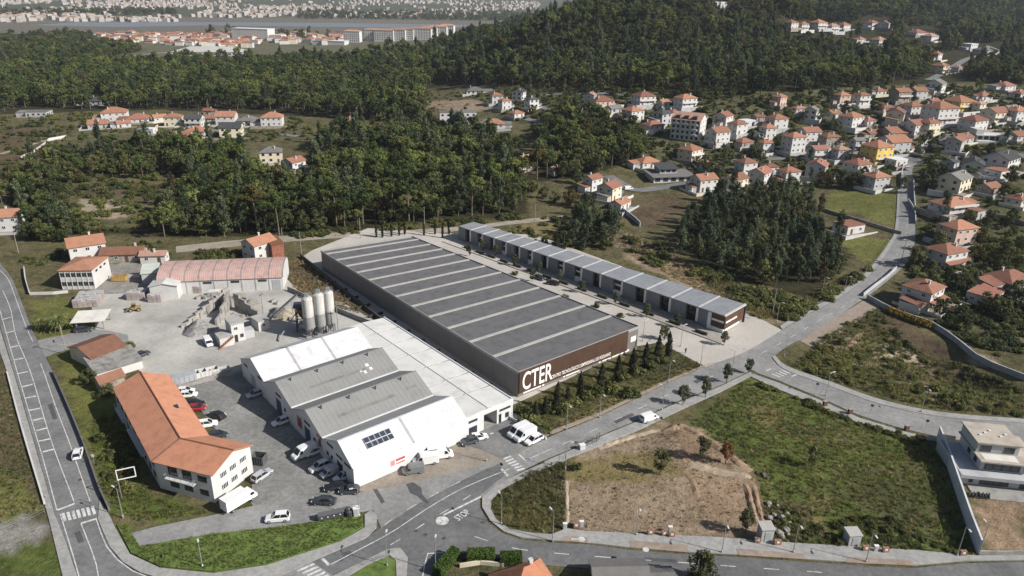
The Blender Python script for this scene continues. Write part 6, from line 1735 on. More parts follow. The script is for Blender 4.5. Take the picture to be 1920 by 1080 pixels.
# ------------------------------------------------------------------ concrete plant
SILOM = mat('silo_white', (.52, .505, .475), .6, .12, .6, 3); SILOG = mat('silo_grey', (.27, .265, .26), .6, .15, .6)
def silo(px, py, ptop, r, label):
    p = g(px, py); hh = tall(px, py, ptop)
    t = thing('cement_silo', label, 'silo', (p[0], p[1], 0))
    zb = 3.2; zm = zb + (hh - zb) * .38
    MB().lathe([(r, zm), (r, hh - .5), (r * .55, hh)], 22).build('upper_shell', SILOM, t, smooth=False)
    MB().lathe([(r * 1.01, zb), (r * 1.01, zm - .01)], 22).build('lower_shell', SILOG, t)
    MB().lathe([(.25, 1.0), (r * .98, zb - .01)], 22).build('hopper', SILOG, t)
    for k in range(4):
        a = PI / 4 + k * PI / 2; MB().tube((r * .95 * math.cos(a), r * .95 * math.sin(a), 0), (r * .95 * math.cos(a), r * .95 * math.sin(a), zb + .4), .14, n=6).build('leg', DARKM, t)
    rl = MB()
    for k in range(10):
        a = k * PI / 5; rl.tube((r * .9 * math.cos(a), r * .9 * math.sin(a), hh - .4), (r * .9 * math.cos(a), r * .9 * math.sin(a), hh + .6), .03, n=4)
        b_ = (k + 1) * PI / 5; rl.tube((r * .9 * math.cos(a), r * .9 * math.sin(a), hh + .6), (r * .9 * math.cos(b_), r * .9 * math.sin(b_), hh + .6), .03, n=4)
    rl.build('railing', METAL, t)
    MB().box(-.45, .45, -.45, .45, hh, hh + 1.0).build('filter_box', METAL, t)
    ld = MB()
    for x in (-.2, .2): ld.tube((x, -r - .15, .5), (x, -r - .15, hh + .6), .035, n=4)
    for k in range(int(hh / .6)): ld.tube((-.2, -r - .15, .6 + k * .6), (.2, -r - .15, .6 + k * .6), .02, n=4)
    ld.build('ladder', METAL, t); return t
silo(582, 634, 556, 1.45, 'left white cement silo of three at the concrete plant'); silo(603, 629, 549, 1.45, 'middle cement silo of three at the concrete plant'); silo(621, 624, 545, 1.4, 'right cement silo of three, nearest the warehouse')
BAYC = mat('bay_concrete', (.33, .31, .285), .95, .3, .5, 3, bump=.3)
def step_wall(a, b, h0, h1, steps, label):
    A, B = g(*a), g(*b); d = (B - A)[:2]; L = float(np.linalg.norm(d)); t = thing('bay_wall', label, 'wall', (A[0], A[1], 0), ang(d))
    for k in range(steps):
        hh = h0 + (h1 - h0) * k / max(1, steps - 1)
        box_obj('wall_segment', t, BAYC, L * k / steps, L * (k + 1) / steps - .02, -.3, .3, -.2, hh); box_obj('rib', t, BAYC, L * (k + .5) / steps - .15, L * (k + .5) / steps + .15, -.6, -.301, -.2, hh * .8)
    return t
step_wall((339,615), (432,566), .8, 5.0, 7, 'long stepped concrete wall left of the gravel heap'); step_wall((406,613), (434,574), 2.2, 5.2, 3, 'short steep stepped wall right of the gravel heap'); step_wall((496,602), (442,578), 1.5, 5.0, 5, 'stepped concrete wall falling toward the batching plant')
step_wall((420,560), (400,580), 2.5, 4.0, 2, 'short cross wall behind the gravel heap')
# gravel heap: an uneven cone
c = g(374, 618); R_ = 29 * pxm(374, 618); V = []; Fc = []
for i in range(14):
    for j in range(28):
        r = R_ * i / 13; a = 2 * PI * j / 28; rr = r * (1 + .12 * math.sin(3 * a + 1) + .06 * math.sin(7 * a))
        zz = 3.4 * max(0, 1 - i / 13) ** 1.05 + .12 * math.sin(5 * a + i) * (i > 0)
        V.append((c[0] + rr * math.cos(a), c[1] + rr * math.sin(a), zz if i < 13 else -.1))
for i in range(13):
    for j in range(28): Fc.append((i*28+j, (i+1)*28+j, (i+1)*28+(j+1) % 28, i*28+(j+1) % 28))
o = link('gravel_heap', mesh('gravel_heap', V, Fc, [mat('gravel_grey', (.26, .25, .235), .95, .35, 1.2, 9, bump=.6)], smooth=True)); tag(o, 'cone of grey gravel between the stepped walls', 'gravel heap')
c = g(537, 590); R2 = 4.5; V = [(c[0] + R2 * i / 6 * math.cos(a) * (1 + .15 * math.sin(3 * a)), c[1] + R2 * i / 6 * math.sin(a), 2.2 * (1 - i / 6) if i < 6 else -.1) for i in range(7) for a in [2 * PI * j / 20 for j in range(20)]]
o = link('sand_heap', mesh('sand_heap', V, [(i*20+j, (i+1)*20+j, (i+1)*20+(j+1) % 20, i*20+(j+1) % 20) for i in range(6) for j in range(20)], [mat('sand_pale', (.40, .34, .25), .95, .25, 1.2, 9, bump=.5)], smooth=True)); tag(o, 'pale sand heap under the conveyor belt', 'sand heap')
BLK = MB().box(-.8, .8, -.4, .4, 0, .8).box(-.15, .15, -.15, .15, .801, .88).mesh('concrete_block', [BAYC])
for x, y in ((372,560),(378,558),(385,560),(392,557),(399,556),(452,560),(460,562),(470,566),(480,570),(512,566),(520,570),(470,600),(478,606),(545,600),(552,604)):
    p = g(x, y); o = link('concrete_block', BLK, None, (p[0], p[1], .03), rnd.uniform(0, 3)); tag(o, 'loose concrete block lying about the batching plant', 'block', 'loose concrete blocks at the plant')
for x, y, rr, hh, lb in ((448,556,2.6,1.3,'low grey heap behind the stepped walls, left one'),(470,572,3.0,1.6,'grey heap between stepped wall and vaulted hall'),(520,582,2.4,1.2,'small brown heap beside the conveyor')):
    c = g(x, y); V = [(c[0] + rr * i / 6 * math.cos(a) * (1 + .18 * math.sin(3 * a + x)), c[1] + rr * i / 6 * math.sin(a), hh * (1 - i / 6) ** .9 if i < 6 else -.1) for i in range(7) for a in [2 * PI * j / 20 for j in range(20)]]
    tag(link('gravel_heap', mesh('gravel_heap', V, [(i*20+j, (i+1)*20+j, (i+1)*20+(j+1) % 20, i*20+(j+1) % 20) for i in range(6) for j in range(20)], [mat('gravel_brown', (.27, .245, .21), .95, .3, 1.2, 9, bump=.5)], smooth=True)), lb, 'gravel heap')
for x, y, lb in ((402,553,'white horizontal tank behind the gravel bays, left one'),(412,552,'white horizontal tank behind the gravel bays, right one')):
    p = g(x, y); t = thing('storage_tank', lb, 'tank', (p[0], p[1], .03), .2); MB().tube((-1.4, 0, 1.1), (1.4, 0, 1.1), .75, n=14).build('shell', SILOM, t)
    for x_ in (-.9, .9): box_obj('cradle', t, DARKM, x_ - .12, x_ + .12, -.6, .6, 0, .6)
# control house with outside stair
t, w, d = box_building('control_house', 'white two-storey plant control house with brown outside stair', 'building', (437,643), (461,637), (456,622), 5.2, WHITE, 'flat', mat('flat_roof_grey', (.38, .37, .35), .9, .15))
put(t, 'window', WIN, w * .35, 0, 4.0, 1.1, 1.0, 0); put(t, 'door', DARKDOOR, w * .3, 0, 1.1, .9, 2.1, 0); put(t, 'window', WINB, w * .75, 0, 1.6, .9, 1.0, 0)
MB().box(-3.6, -.01, -1.2, 2.8, -.2, 2.6).build('lower_wing', WHITE, t); MB().box(-3.7, -.02, -1.3, 2.9, 2.61, 2.8).build('wing_roof', MATS['flat_roof_grey'], t)
st = MB().poly([(-4.4, -2.2, .1), (-4.4, -1.25, .1), (-.2, -1.25, 2.8), (-.2, -2.2, 2.8)], .25).build('stair', mat('stair_brown', (.36, .17, .10), .8, .2), t)
for k in range(8): box_obj('step', st, MATS['stair_brown'], -4.3 + k * .52, -3.8 + k * .52, -2.15, -1.3, .1 + k * .34, .25 + k * .34)
put(t, 'window', WIN, -3.6, 1.2, 1.5, 1.0, 1.0, -PI/2)
MB().box(w + .01, w + 2.6, .3, 3, -.2, 2.4).build('side_wing', GREYW, t)
t, w, d = box_building('site_cabin', 'small white site cabin between control house and silos', 'cabin', (486,622), (506,616), (500,604), 2.8, WHITE, 'flat', MATS['flat_roof_grey'])
put(t, 'window', WIN, w/2, 0, 1.6, .9, .8, 0)
# batching frame and conveyor
A, B = g(505, 604), g(561, 592)
cv = thing('conveyor', 'long inclined dark conveyor rising from the stepped bays to the silos', 'conveyor', (0, 0, 0))
a0 = Vector((A[0], A[1], 1.0)); b0 = Vector((B[0], B[1], 7.0)); dd = (b0 - a0).normalized(); sd = dd.cross(Vector((0, 0, 1))).normalized()
bl_ = MB(); bl_.add([tuple(a0 + sd * .5), tuple(b0 + sd * .5), tuple(b0 - sd * .5), tuple(a0 - sd * .5)] + [tuple(v - Vector((0, 0, .35))) for v in (a0 + sd * .5, b0 + sd * .5, b0 - sd * .5, a0 - sd * .5)], [(0,1,2,3),(7,6,5,4),(0,4,5,1),(1,5,6,2),(2,6,7,3),(3,7,4,0)]); bl_.build('belt', mat('belt_dark', (.09, .09, .095), .8, .2), cv)
for s in (-1, 1):
    tr_ = MB(); tr_.tube(a0 + sd * .55 * s, b0 + sd * .55 * s, .07, n=4); tr_.tube(a0 + sd * .55 * s - Vector((0, 0, .9)), b0 + sd * .55 * s - Vector((0, 0, .9)), .07, n=4)
    for k in range(10):
        p = a0 + (b0 - a0) * k / 10 + sd * .55 * s; q = a0 + (b0 - a0) * (k + 1) / 10 + sd * .55 * s - Vector((0, 0, .9)); tr_.tube(p, q, .04, n=4)
    tr_.build('truss', METAL, cv)
for k in (.45, .8):
    p = a0 + (b0 - a0) * k
    for s in (-.5, .5): MB().tube((p.x + sd.x * s, p.y + sd.y * s, 0), (p.x + sd.x * s, p.y + sd.y * s, p.z - .9), .09, n=5).build('leg', METAL, cv)
C2 = g(571, 618)
bf = thing('batching_frame', 'dark steel batching frame with hoppers left of the silos', 'plant', (C2[0], C2[1], 0), .2)
for x in (-1.8, 1.8):
    for y in (-1.6, 1.6): box_obj('post', bf, DARKM, x - .14, x + .14, y - .14, y + .14, 0, 7.5)
for z in (2.6, 5.0, 7.5):
    r = MB()
    for x in (-1.8, 1.8): r.box(x - .1, x + .1, -1.6, 1.6, z - .1, z + .1)
    for y in (-1.6, 1.6): r.box(-1.8, 1.8, y - .09, y + .09, z - .12, z + .08)
    r.build('deck_frame', RUST, bf)
MB().lathe([(.3, 3.2), (1.5, 5.2), (1.5, 6.8)], 10).build('hopper', RUST, bf); MB().box(-1.3, 1.3, -1.2, 1.2, .8, 2.4).build('mixer', METAL, bf); MB().box(-2.4, 2.4, -2.2, 2.2, 7.61, 7.75).build('top_deck', DARKM, bf)
A = g(522, 640); B = g(556, 610)
cs = thing('screw_feeder', 'thin pale inclined feeder pipe leaning up to the batching frame', 'pipe'); MB().tube((A[0], A[1], .4), (B[0], B[1], 3.6), .16, n=8).build('pipe', METAL, cs); MB().tube((A[0], A[1], 0), (A[0], A[1], .45), .22, n=8).build('foot', DARKM, cs)
# boundary of the plant and dumped things
def rock(label, group, x, y, s, m, z=None):
    me = ROCKS[rnd.randrange(len(ROCKS))]
    o = link('boulder', me, None, (x, y, (float(hgt(x, y)) if z is None else z) + s * .2), rnd.uniform(0, 6)); o.scale = (s, s * rnd.uniform(.7, 1.1), s * rnd.uniform(.55, .9))
    o.material_slots[0].link = 'OBJECT'; o.material_slots[0].material = m; tag(o, label, 'rock', group); return o
ROCKS = []
for k in range(4):
    bm = bmesh.new(); bmesh.ops.create_icosphere(bm, subdivisions=2, radius=.5)
    for v in bm.verts: v.co *= rnd.uniform(.75, 1.15)
    me = D.meshes.new('boulder'); bm.to_mesh(me); bm.free(); me.materials.append(CONC); ROCKS.append(me)
ROCKW = mat('pale_boulder', (.30, .28, .25), .95, .25, 1.5, 6)
for k in range(18):
    x = rnd.uniform(1440, 1482); y = rnd.uniform(945, 1008); p = g(x, y); rock('pale boulder in the dumped heap on the green plot', 'boulders dumped on the green plot', p[0], p[1], rnd.uniform(.6, 1.6), ROCKW)
for x, y, s in ((1430,893,1.6),(1422,889,1.2),(1438,897,1.1)): p = g(x, y); rock('dark rock in the small heap at the edge of the dirt plot', 'dark rocks by the dirt plot', p[0], p[1], s, mat('dark_rock', (.10, .085, .075), .95, .3))
for k in range(8): p = g(rnd.uniform(445, 482), rnd.uniform(590, 602)); rock('lump of concrete rubble behind the control house', 'concrete rubble at the plant', p[0], p[1], rnd.uniform(.7, 1.4), ROCKW)
def skip(a, L, wd, h, rz, label, m, open_=True):
    p = g(*a); t = thing('container', label, 'container', (p[0], p[1], .03), rz)
    b_ = MB(); x0, x1, y0, y1 = -L/2, L/2, -wd/2, wd/2
    if open_:
        b_.box(x0, x1, y0, y0 + .1, .15, h).box(x0, x1, y1 - .1, y1, .15, h).box(x0, x0 + .1, y0 + .101, y1 - .101, .15, h).box(x1 - .1, x1, y0 + .101, y1 - .101, .15, h).box(x0 + .101, x1 - .101, y0 + .101, y1 - .101, .15, .3)
    else: b_.box(x0, x1, y0, y1, .15, h)
    b_.build('body', m, t)
    for k in range(5): box_obj('rib', t, m, x0 + L * (k + .5) / 5 - .08, x0 + L * (k + .5) / 5 + .08, y0 - .08, y0 - .001, .2, h - .05)
    for x in (x0 + .6, x1 - .6): box_obj('skid', t, DARKM, x - .1, x + .1, y0 + .2, y1 - .2, 0, .149)
    return t
skip((346,715), 5.5, 2.4, 2.0, .62, 'grey closed container at the yard edge', mat('grey_tarp', (.36, .37, .39), .7, .15), False); skip((368,708), 5.0, 2.3, 1.6, .62, 'white open container next to the grey one', WHITE); skip((392,702), 4.5, 2.3, 1.5, .6, 'second white open container in the row at the yard edge', WHITE); skip((414,697), 4.5, 2.2, .9, .6, 'flat pale steel skip nearest the white halls', MATS['pale_grey_sheet'])
skip((487,868), 2.6, 2.0, 2.0, -.15, 'dark open waste container beside the orange-roofed building', mat('skip_dark', (.09, .095, .10), .7, .2))
gwall([(325,728),(360,722),(400,712),(440,702),(460,698)], .7, .5, BAYC, 'low concrete edge wall between yard and car park')
gwall([(100,700),(130,768),(160,842),(188,922),(205,958)], 1.0, .3, mat('wall_dark_top', (.14, .135, .13), .9, .25), 'dark roadside wall beside the ring road')
gwall([(14,700),(39,795),(84,946)], .6, .3, WHITE, 'low pale wall on the left of the ring road')
gwall([(-5,560),(-30,520)], .6, .3, WHITE, 'low pale wall at the left edge beyond the ring road')
gwall([(56,553),(100,552),(128,549)], .9, .25, WHITE, 'low white wall before the office block')
gwall([(56,553),(48,525),(46,505)], 1.2, .25, WHITE, 'low white wall beside the road left of the office block')
gwall([(205,521),(262,520)], 1.0, .25, WHITE, 'white wall between office block and shed')
gwall([(540,545),(575,560),(640,588),(700,612)], 1.5, .3, CONC, 'concrete wall behind the cement silos')
# ------------------------------------------------------------------ modern house at the right
A, B, C = g(1800, 913), g(1922, 926), g(1781, 850)
rz = ang((B - A)[:2]); MHW = mat('raw_grey_render', (.42, .43, .44), .85, .12, .3); mh = thing('modern_house', 'unfinished modern white house of stacked boxes with flat roofs', 'house', (A[0], A[1], 0), rz); HOUSES.append((A[0] + 8, A[1] + 6, 12))
mh.scale = (1, 1, .8)
MW = 15.5; MD = 13.0
MTOP = mat('screed_roof', (.42, .37, .31), .9, .15, .4); MFL = mat('pale_tiles', (.62, .60, .55), .8, .1, .5)
MB().box(0, MW, 1.2, MD, -.3, 2.7).build('ground_storey', MHW, mh); MB().box(-.3, MW, 0, MD + .3, 2.71, 3.0).build('terrace_slab', MHW, mh); MB().box(-.3, -.05, 0, MD, 3.01, 3.7).box(-.04, MW, 0, .2, 3.01, 3.6).build('terrace_parapet', MHW, mh)
MB().box(4.2, MW, 3.2, MD, 3.01, 5.9).build('middle_storey', MHW, mh); MB().box(3.6, MW, 2.2, MD + .2, 5.91, 6.3).build('roof_slab', MTOP, mh); MB().box(4.6, 11.0, 3.0, 5.2, 6.301, 6.36).build('roof_terrace', MFL, mh)
MB().box(3.9, 11.8, 5.6, MD - .1, 6.31, 9.0).build('top_storey', MHW, mh); MB().box(3.6, 12.1, 5.2, MD + .3, 9.01, 9.35).build('roof', MTOP, mh)
for x, y, z, w_, h_ in ((2.2, 1.2, 1.5, .8, 1.6), (6.5, 1.2, 1.4, 5.4, 1.9), (13, 1.2, 1.4, 3.5, 2.0)): put(mh, 'window', WINB, x, y, z, w_, h_, 0)
for x, w_ in ((8.3, 6.6), (13.8, 2.6)): put(mh, 'window', WINB, x, 3.2, 4.3, w_, 1.9, 0)
for x in (5.6, 10.0): put(mh, 'window', WINB, x, 5.6, 7.5, 2.0, 1.6, 0)
for y in (5.5, 8.5): put(mh, 'window', WINB, 4.2, y, 4.4, 1.2, 1.6, -PI/2)
box_obj('lower_terrace', mh, CONC, 1.5, MW, -3.2, 1.19, -.1, .25)
for k in range(5): box_obj('roof_box', mh, FRAME, 5 + k * 1.3, 5.5 + k * 1.3, 8 + (k % 3), 8.4 + (k % 3), 9.351, 9.6)
o = wall_run(MB(), spline(world([(1757,822),(1775,870),(1795,930),(1815,990),(1834,1040)]), 4), .35, 3.1).build('tall_boundary_wall', mat('white_block_wall', (.55, .56, .57), .85, .12, .3)); tag(o, 'tall pale boundary wall between green plot and modern house', 'wall')
gwall([(1834,1040),(1880,1041),(1925,1040)], .9, .3, CONC, 'low concrete wall before the modern house yard'); gwall([(1757,820),(1790,826)], 1.2, .3, CONC, 'low wall behind the modern house')
for k in range(7):
    p = g(1818 + k * 6, 929 + k * .7); o = MB().box(-.9, .9, -.12, .12, 0, .2).box(-.8, .8, -.1, .1, .201, .38).build('timber_stack', mat('formwork_dark', (.06, .055, .05), .9, .3), None, (p[0], p[1], .26), rz + 1.2 + rnd.uniform(-.2, .2)); tag(o, 'dark bundle of formwork timber on the terrace of the unfinished house', 'timber', 'timber bundles at the unfinished house')
# ------------------------------------------------------------------ houses cut by the lower edge
def low_house(px, py, w, d, rz, h, roof, rm, wm, label, rise):
    p = g(px, py); t = thing('house', label, 'house', (p[0], p[1], 0), math.radians(rz)); MB().box(-w/2, w/2, -d/2, d/2, -.3, h).build('wall', wm, t); link('roof', roof_mesh(roof, w, d, h, rise, rm, .5), t); return t
t = low_house(985, 1120, 8.4, 7.6, 25, 3.2, 'hip', tile_mat('clay_tile_lower', (.50, .22, .13)), WHITE, 'house with steep orange pyramid roof at the lower edge', 3.2); link('chimney', CHIM, t, (1.5, 1.5, 5.0))
t = low_house(1160, 1096, 8.5, 5.5, 3, 2.7, 'gable', ROOFM['grey'], GREYW, 'low shed with dark and pale grey roof at the lower edge', 1.1)
t = low_house(1232, 1100, 4.5, 4.0, 3, 2.2, 'gable', ROOFM['grey'], GREYW, 'small grey-roofed outbuilding right of the low shed', .8)
p = g(1207, 1062); ds = thing('satellite_dish', 'white satellite dish on a mast beside the grey shed', 'dish', (p[0], p[1], 0)); MB().tube((0, 0, 0), (0, 0, 3.6), .05, n=6).build('mast', METAL, ds); MB().lathe([(.05, 0), (.35, .08), (.55, .22)], 14).build('dish', WHITE, ds).location = (0, -.1, 3.5)
gwall([(862,1064),(900,1058),(945,1062)], .8, .3, CREAM, 'low cream garden wall by the clipped hedges')
def hedge(a, L, wd, h, rz, label):
    p = g(*a); t = thing('hedge', label, 'hedge', (p[0], p[1], 0), math.radians(rz)); b_ = MB().box(-L/2 + .2, L/2 - .2, -wd/2 + .2, wd/2 - .2, 0, h - .2); b_.build('inner_growth', mat('hedge_core', (.02, .035, .01), .95, .3), t)
    r = np.random.default_rng(int(a[0])); n = 5200; P = r.uniform(-1, 1, (n, 3)); ax = r.integers(0, 3, n); P[np.arange(n), ax] = np.sign(P[np.arange(n), ax]) * r.uniform(.86, 1.03, n); P[:, 2] = np.abs(P[:, 2]); P = P * [L/2, wd/2, h]
    nn = r.normal(0, 1, (n, 3)) + [0, 0, .5]; nn /= np.linalg.norm(nn, axis=1)[:, None]; tt = np.cross(nn, r.normal(0, 1, (n, 3))); tt /= np.linalg.norm(tt, axis=1)[:, None]; ss = np.cross(nn, tt); V = np.stack([P + tt * .14, P - tt * .07 + ss * .12, P - tt * .07 - ss * .12], 1)
    link('foliage', crown_mesh('foliage', (V, np.clip(r.normal(.5, .25, n), 0, 1)), F_HEDGE), t); return t
hedge((902,1050), 4.6, 2.0, 1.9, 3, 'clipped box hedge beside the junction, left of two'); hedge((958,1055), 3.6, 1.8, 1.8, 3, 'smaller clipped hedge beside the pyramid-roofed house'); hedge((838,1062), 5.5, 1.6, 2.0, 62, 'bright green hedge along the corner garden')
# ------------------------------------------------------------------ street furniture
LPOST = MB(); LPOST.tube((0, 0, 0), (0, 0, 6.4), .085, .05, 8); LARM = MB().tube((0, 0, 6.38), (.95, 0, 6.55), .035, n=6).mesh('arm', [METAL]); LHEAD = MB().box(.75, 1.45, -.14, .14, 6.5, 6.62).mesh('lamp_head', [mat('lamp_head_grey', (.55, .56, .57), .5, .1)]); LPM = LPOST.mesh('post', [METAL]); LBASE = MB().lathe([(.17, 0), (.17, .5), (.1, .6)], 8).mesh('base', [METAL])
def lamp(px, py, label, rz=0.0, s=1.0, z=None):
    p = g(px, py); t = thing('street_lamp', label, 'street lamp', (p[0], p[1], p[2]), math.radians(rz), 'street lamps'); t.scale = (s, s, s)
    for nm, me in (('post', LPM), ('arm', LARM), ('lamp_head', LHEAD), ('base', LBASE)): link(nm, me, t)
for a in [(380,1064,'street lamp on the lower edge of the grass island',-60),(231,971,'street lamp at the corner of the orange-roofed building',150),(912,865,'street lamp at the edge of the white hall forecourt',20),(940,984,'street lamp on the olive corner plot by the STOP marking',120),(1036,1016,'street lamp at the lower right corner of the olive plot',120),
 (1193,1004,'street lamp behind the pavement below the dirt plot, left one',-90),(1353,1037,'street lamp below the dirt plot, right one',-90),(1487,1037,'street lamp beside the boulders on the lower street',-90),(1623,1055,'street lamp by the second white kiosk',-90),(1794,1043,'street lamp left of the tall boundary wall',-90),(1835,1040,'street lamp right of the tall boundary wall foot',90),
 (1548,743,'street lamp on the branch road, left one',20),(1727,773,'street lamp on the branch road, right one',-90),(1241,770,'street lamp behind the white van on the main road',140),(674,969,'street lamp beside the row of bins',200),(1062,806,'street lamp at the left end of the cypress lawn',-60),(1124,784,'street lamp second from left along the cypress lawn',-60),(1253,717,'street lamp third along the cypress lawn',-60),(1313,688,'street lamp at the right end of the cypress lawn',-60),
 (1205,640,'street lamp beside the warehouse front right corner',30),(1276,650,'street lamp on the plaza near the pedestrian',30),(1372,700,'street lamp by the road opposite the plaza entrance',140),(1470,668,'street lamp at the branch road corner',150),(1582,552,'street lamp on the bend of the main road',-40),(1456,604,'street lamp at the end of the business units',-40),(1540,555,'street lamp below the eucalyptus grove',-40),(817,1072,'street lamp on the small pavement nose by the junction',90),(726,1062,'street lamp at the tip of the drop-shaped island',90),(1060,880,'street lamp on the left side of the dirt plot',0)]:
    lamp(*a)
POLE = MB().tube((0, 0, 0), (0, 0, 8.5), .14, .09, 8).mesh('mast', [mat('timber_pole', (.30, .27, .23), .9, .2)]); XARM = MB().box(-.9, .9, -.06, .06, 7.9, 8.05).mesh('cross_arm', [DARKM]); 
for x, y, lb in [(676,448,'utility pole at the wood edge, left of the thin cypresses'),(796,425,'utility pole at the wood edge behind the warehouse'),(894,390,'utility pole in the wood above the business units'),(35,475,'utility pole at far left by the side lane'),(495,600,'utility pole between control house and silos'),(635,630,'utility pole right of the cement silos'),(1003,415,'utility pole by the back lane'),(565,476,'utility pole at the back corner of the warehouse lot'),(125,665,'utility pole at the yard entry'),(532,470,'utility pole by the rusty shed'),(1690,490,'utility pole by the bend below the lawn'),(1448,590,'utility pole in the scrub below the grove')]:
    p = g(x, y); t = thing('utility_pole', lb, 'pole', p, rnd.uniform(0, 3)); link('mast', POLE, t); link('cross_arm', XARM, t)
p = g(229, 935); bb = thing('billboard_frame', 'white rectangular billboard frame on a post beside the orange-roofed building', 'billboard', (p[0], p[1], 0), math.radians(25)); MB().tube((0, 0, 0), (0, 0, 4.2), .07, n=6).build('post', METAL, bb)
fm_ = MB(); 
for x0, x1, z0, z1 in ((-.1, 3.1, 6.3, 6.45), (-.1, 3.1, 4.2, 4.35), (-.1, .05, 4.35, 6.3), (2.95, 3.1, 4.35, 6.3)): fm_.box(x0, x1, -.06, .06, z0, z1)
fm_.build('frame', FRAME, bb)
def sign(px, py, label, col=(.7, .7, .7), h=2.3, shape='round'):
    p = g(px, py); t = thing('road_sign', label, 'road sign', p, math.radians(rnd.uniform(-30, 10))); MB().tube((0, 0, 0), (0, 0, h), .04, n=6).build('post', METAL, t)
    if shape == 'round':
        o = MB().lathe([(.36, 0), (.36, .03)], 16).build('plate', mat('sign_%d' % int(col[0] * 99), col, .5, .1), t); o.rotation_euler = (PI/2, 0, 0); o.location = (0, -.05, h)
    else: MB().box(-.35, .35, -.06, -.03, h - .4, h + .3).build('plate', mat('sign_%d' % int(col[0] * 99), col, .5, .1), t)
sign(90, 950, 'white road sign at the zebra crossing on the left pavement'); sign(178, 872, 'round road sign on the right side of the ring road'); sign(173, 945, 'small white marker post sign by the zebra crossing'); sign(104, 652, 'dark square sign at the yard entry', (.08, .08, .09), 2.0, 'sq'); sign(1238, 800, 'black round sign on the pavement below the white van', (.05, .05, .05)); sign(940, 888, 'dark road sign where the main road meets the corner pavement', (.06, .06, .07)); sign(1530, 735, 'small sign post on the branch road pavement', (.2, .2, .2)); sign(1632, 776, 'sign post by the second tree pit of the branch road', (.2, .2, .2)); sign(1735, 805, 'sign post near the modern house on the branch road', (.15, .15, .15))
for k in range(5):
    p = g(604 + k * 11.5, 976 - k * 2.6); t = thing('waste_bin', 'dark grey wheeled waste container in the row by the grass island', 'bin', (p[0], p[1], .06), math.radians(14), 'row of waste containers'); MB().box(-.62, .62, -.5, .5, .18, 1.25).build('body', mat('bin_grey', (.07, .072, .075), .6, .2), t); MB().poly([(-.66, -.55, 1.27), (.66, -.55, 1.27), (.66, .55, 1.45), (-.66, .55, 1.45)], .06).build('lid', mat('bin_lid', (.11, .11, .115), .6, .2), t)
    for x in (-.5, .5): MB().tube((x, -.4, .1), (x + .08, -.4, .1), .1, n=8).build('wheel', DARKM, t)
    box_obj('label_plate', t, FRAME, -.12, .12, -.515, -.501, .7, .95)
p = g(655, 968); t = thing('recycling_bin', 'black recycling container at the right end of the bin row', 'bin', (p[0], p[1], .06), .25); MB().lathe([(.6, .05), (.75, .3), (.75, 1.2), (.5, 1.6)], 12).build('body', DARKM, t); MB().lathe([(.2, 1.6), (.2, 1.72)], 8).build('hook', METAL, t)
p = g(669, 968); t = thing('kiosk_box', 'white cabinet beside the bins', 'cabinet', (p[0], p[1], .06), .25); MB().box(-.5, .5, -.4, .4, 0, 1.9).build('body', WHITE, t); MB().box(-.6, .6, -.5, .5, 1.901, 2.0).build('roof', FRAME, t); box_obj('door', t, GREYW, -.35, .35, -.43, -.401, .2, 1.7)
for x, y, h, lb in ((1437, 1018, 2.9, 'grey-white transformer kiosk beside the boulders'), (1601, 1024, 2.3, 'small white transformer kiosk on the green plot edge')):
    p = g(x, y); t = thing('transformer_kiosk', lb, 'kiosk', (p[0], p[1], 0), math.radians(5)); MB().box(-1.1, 1.1, 0, 2.0, 0, h).build('wall', GREYW, t); MB().poly([(-1.25, -.15, h + .05), (1.25, -.15, h + .05), (1.25, 2.15, h + .25), (-1.25, 2.15, h + .25)], .15).build('roof', MATS['flat_roof_grey'], t); put(t, 'door', GATE, 0, 0, h * .42, 1.0, h * .75, 0)
BRK = mat('hollow_brick', (.30, .17, .12), .9, .25, 1.5, 6)
for i, (x, y, w_) in enumerate(((1080,990,1.0),(1219,1003,1.1),(1245,1005,1.0),(1259,1007,1.1),(1419,1018,1.0),(1457,1022,1.3),(1622,1033,1.2),(1659,1036,1.1),(1804,1042,1.1))):
    p = g(x, y); t = thing('meter_pillar', ['red brick meter pillar at the left corner of the dirt plot', 'red brick meter pillar left of three below the dirt plot', 'red brick meter pillar, middle one of three below the dirt plot', 'red brick meter pillar, right one of three below the dirt plot', 'red brick meter pillar left of the transformer kiosk', 'red brick meter pillar right of the transformer kiosk', 'red brick meter pillar right of the small kiosk', 'second red brick meter pillar right of the small kiosk', 'red brick meter pillar at the foot of the tall boundary wall'][i], 'pillar', (p[0], p[1], .1), math.radians(3))
    for r_ in range(4):
        for c_ in range(2): box_obj('brick', t, BRK, -w_/2 + c_ * w_/2 + .01, -w_/2 + (c_ + 1) * w_/2 - .01, -.25, .25, r_ * .27, r_ * .27 + .255)
    box_obj('meter_door', t, FRAME, -.25, .25, -.28, -.251, .5, .95)
for x, y, lb in ((1059,992,'white cabinet at the left end of the dirt plot edge'),(1090,988,'pale cabinet beside the left brick pillar'),(1256,998,'white board on the brick pillars below the dirt plot'),(1641,1034,'white meter post between two brick pillars')):
    p = g(x, y); t = thing('meter_cabinet', lb, 'cabinet', (p[0], p[1], .1), .05); MB().box(-.35, .35, -.2, .2, 0, 1.2).build('body', WHITE, t); MB().box(-.4, .4, -.25, .25, 1.201, 1.27).build('cap', FRAME, t); box_obj('door', t, GREYW, -.25, .25, -.23, -.201, .2, 1.1)
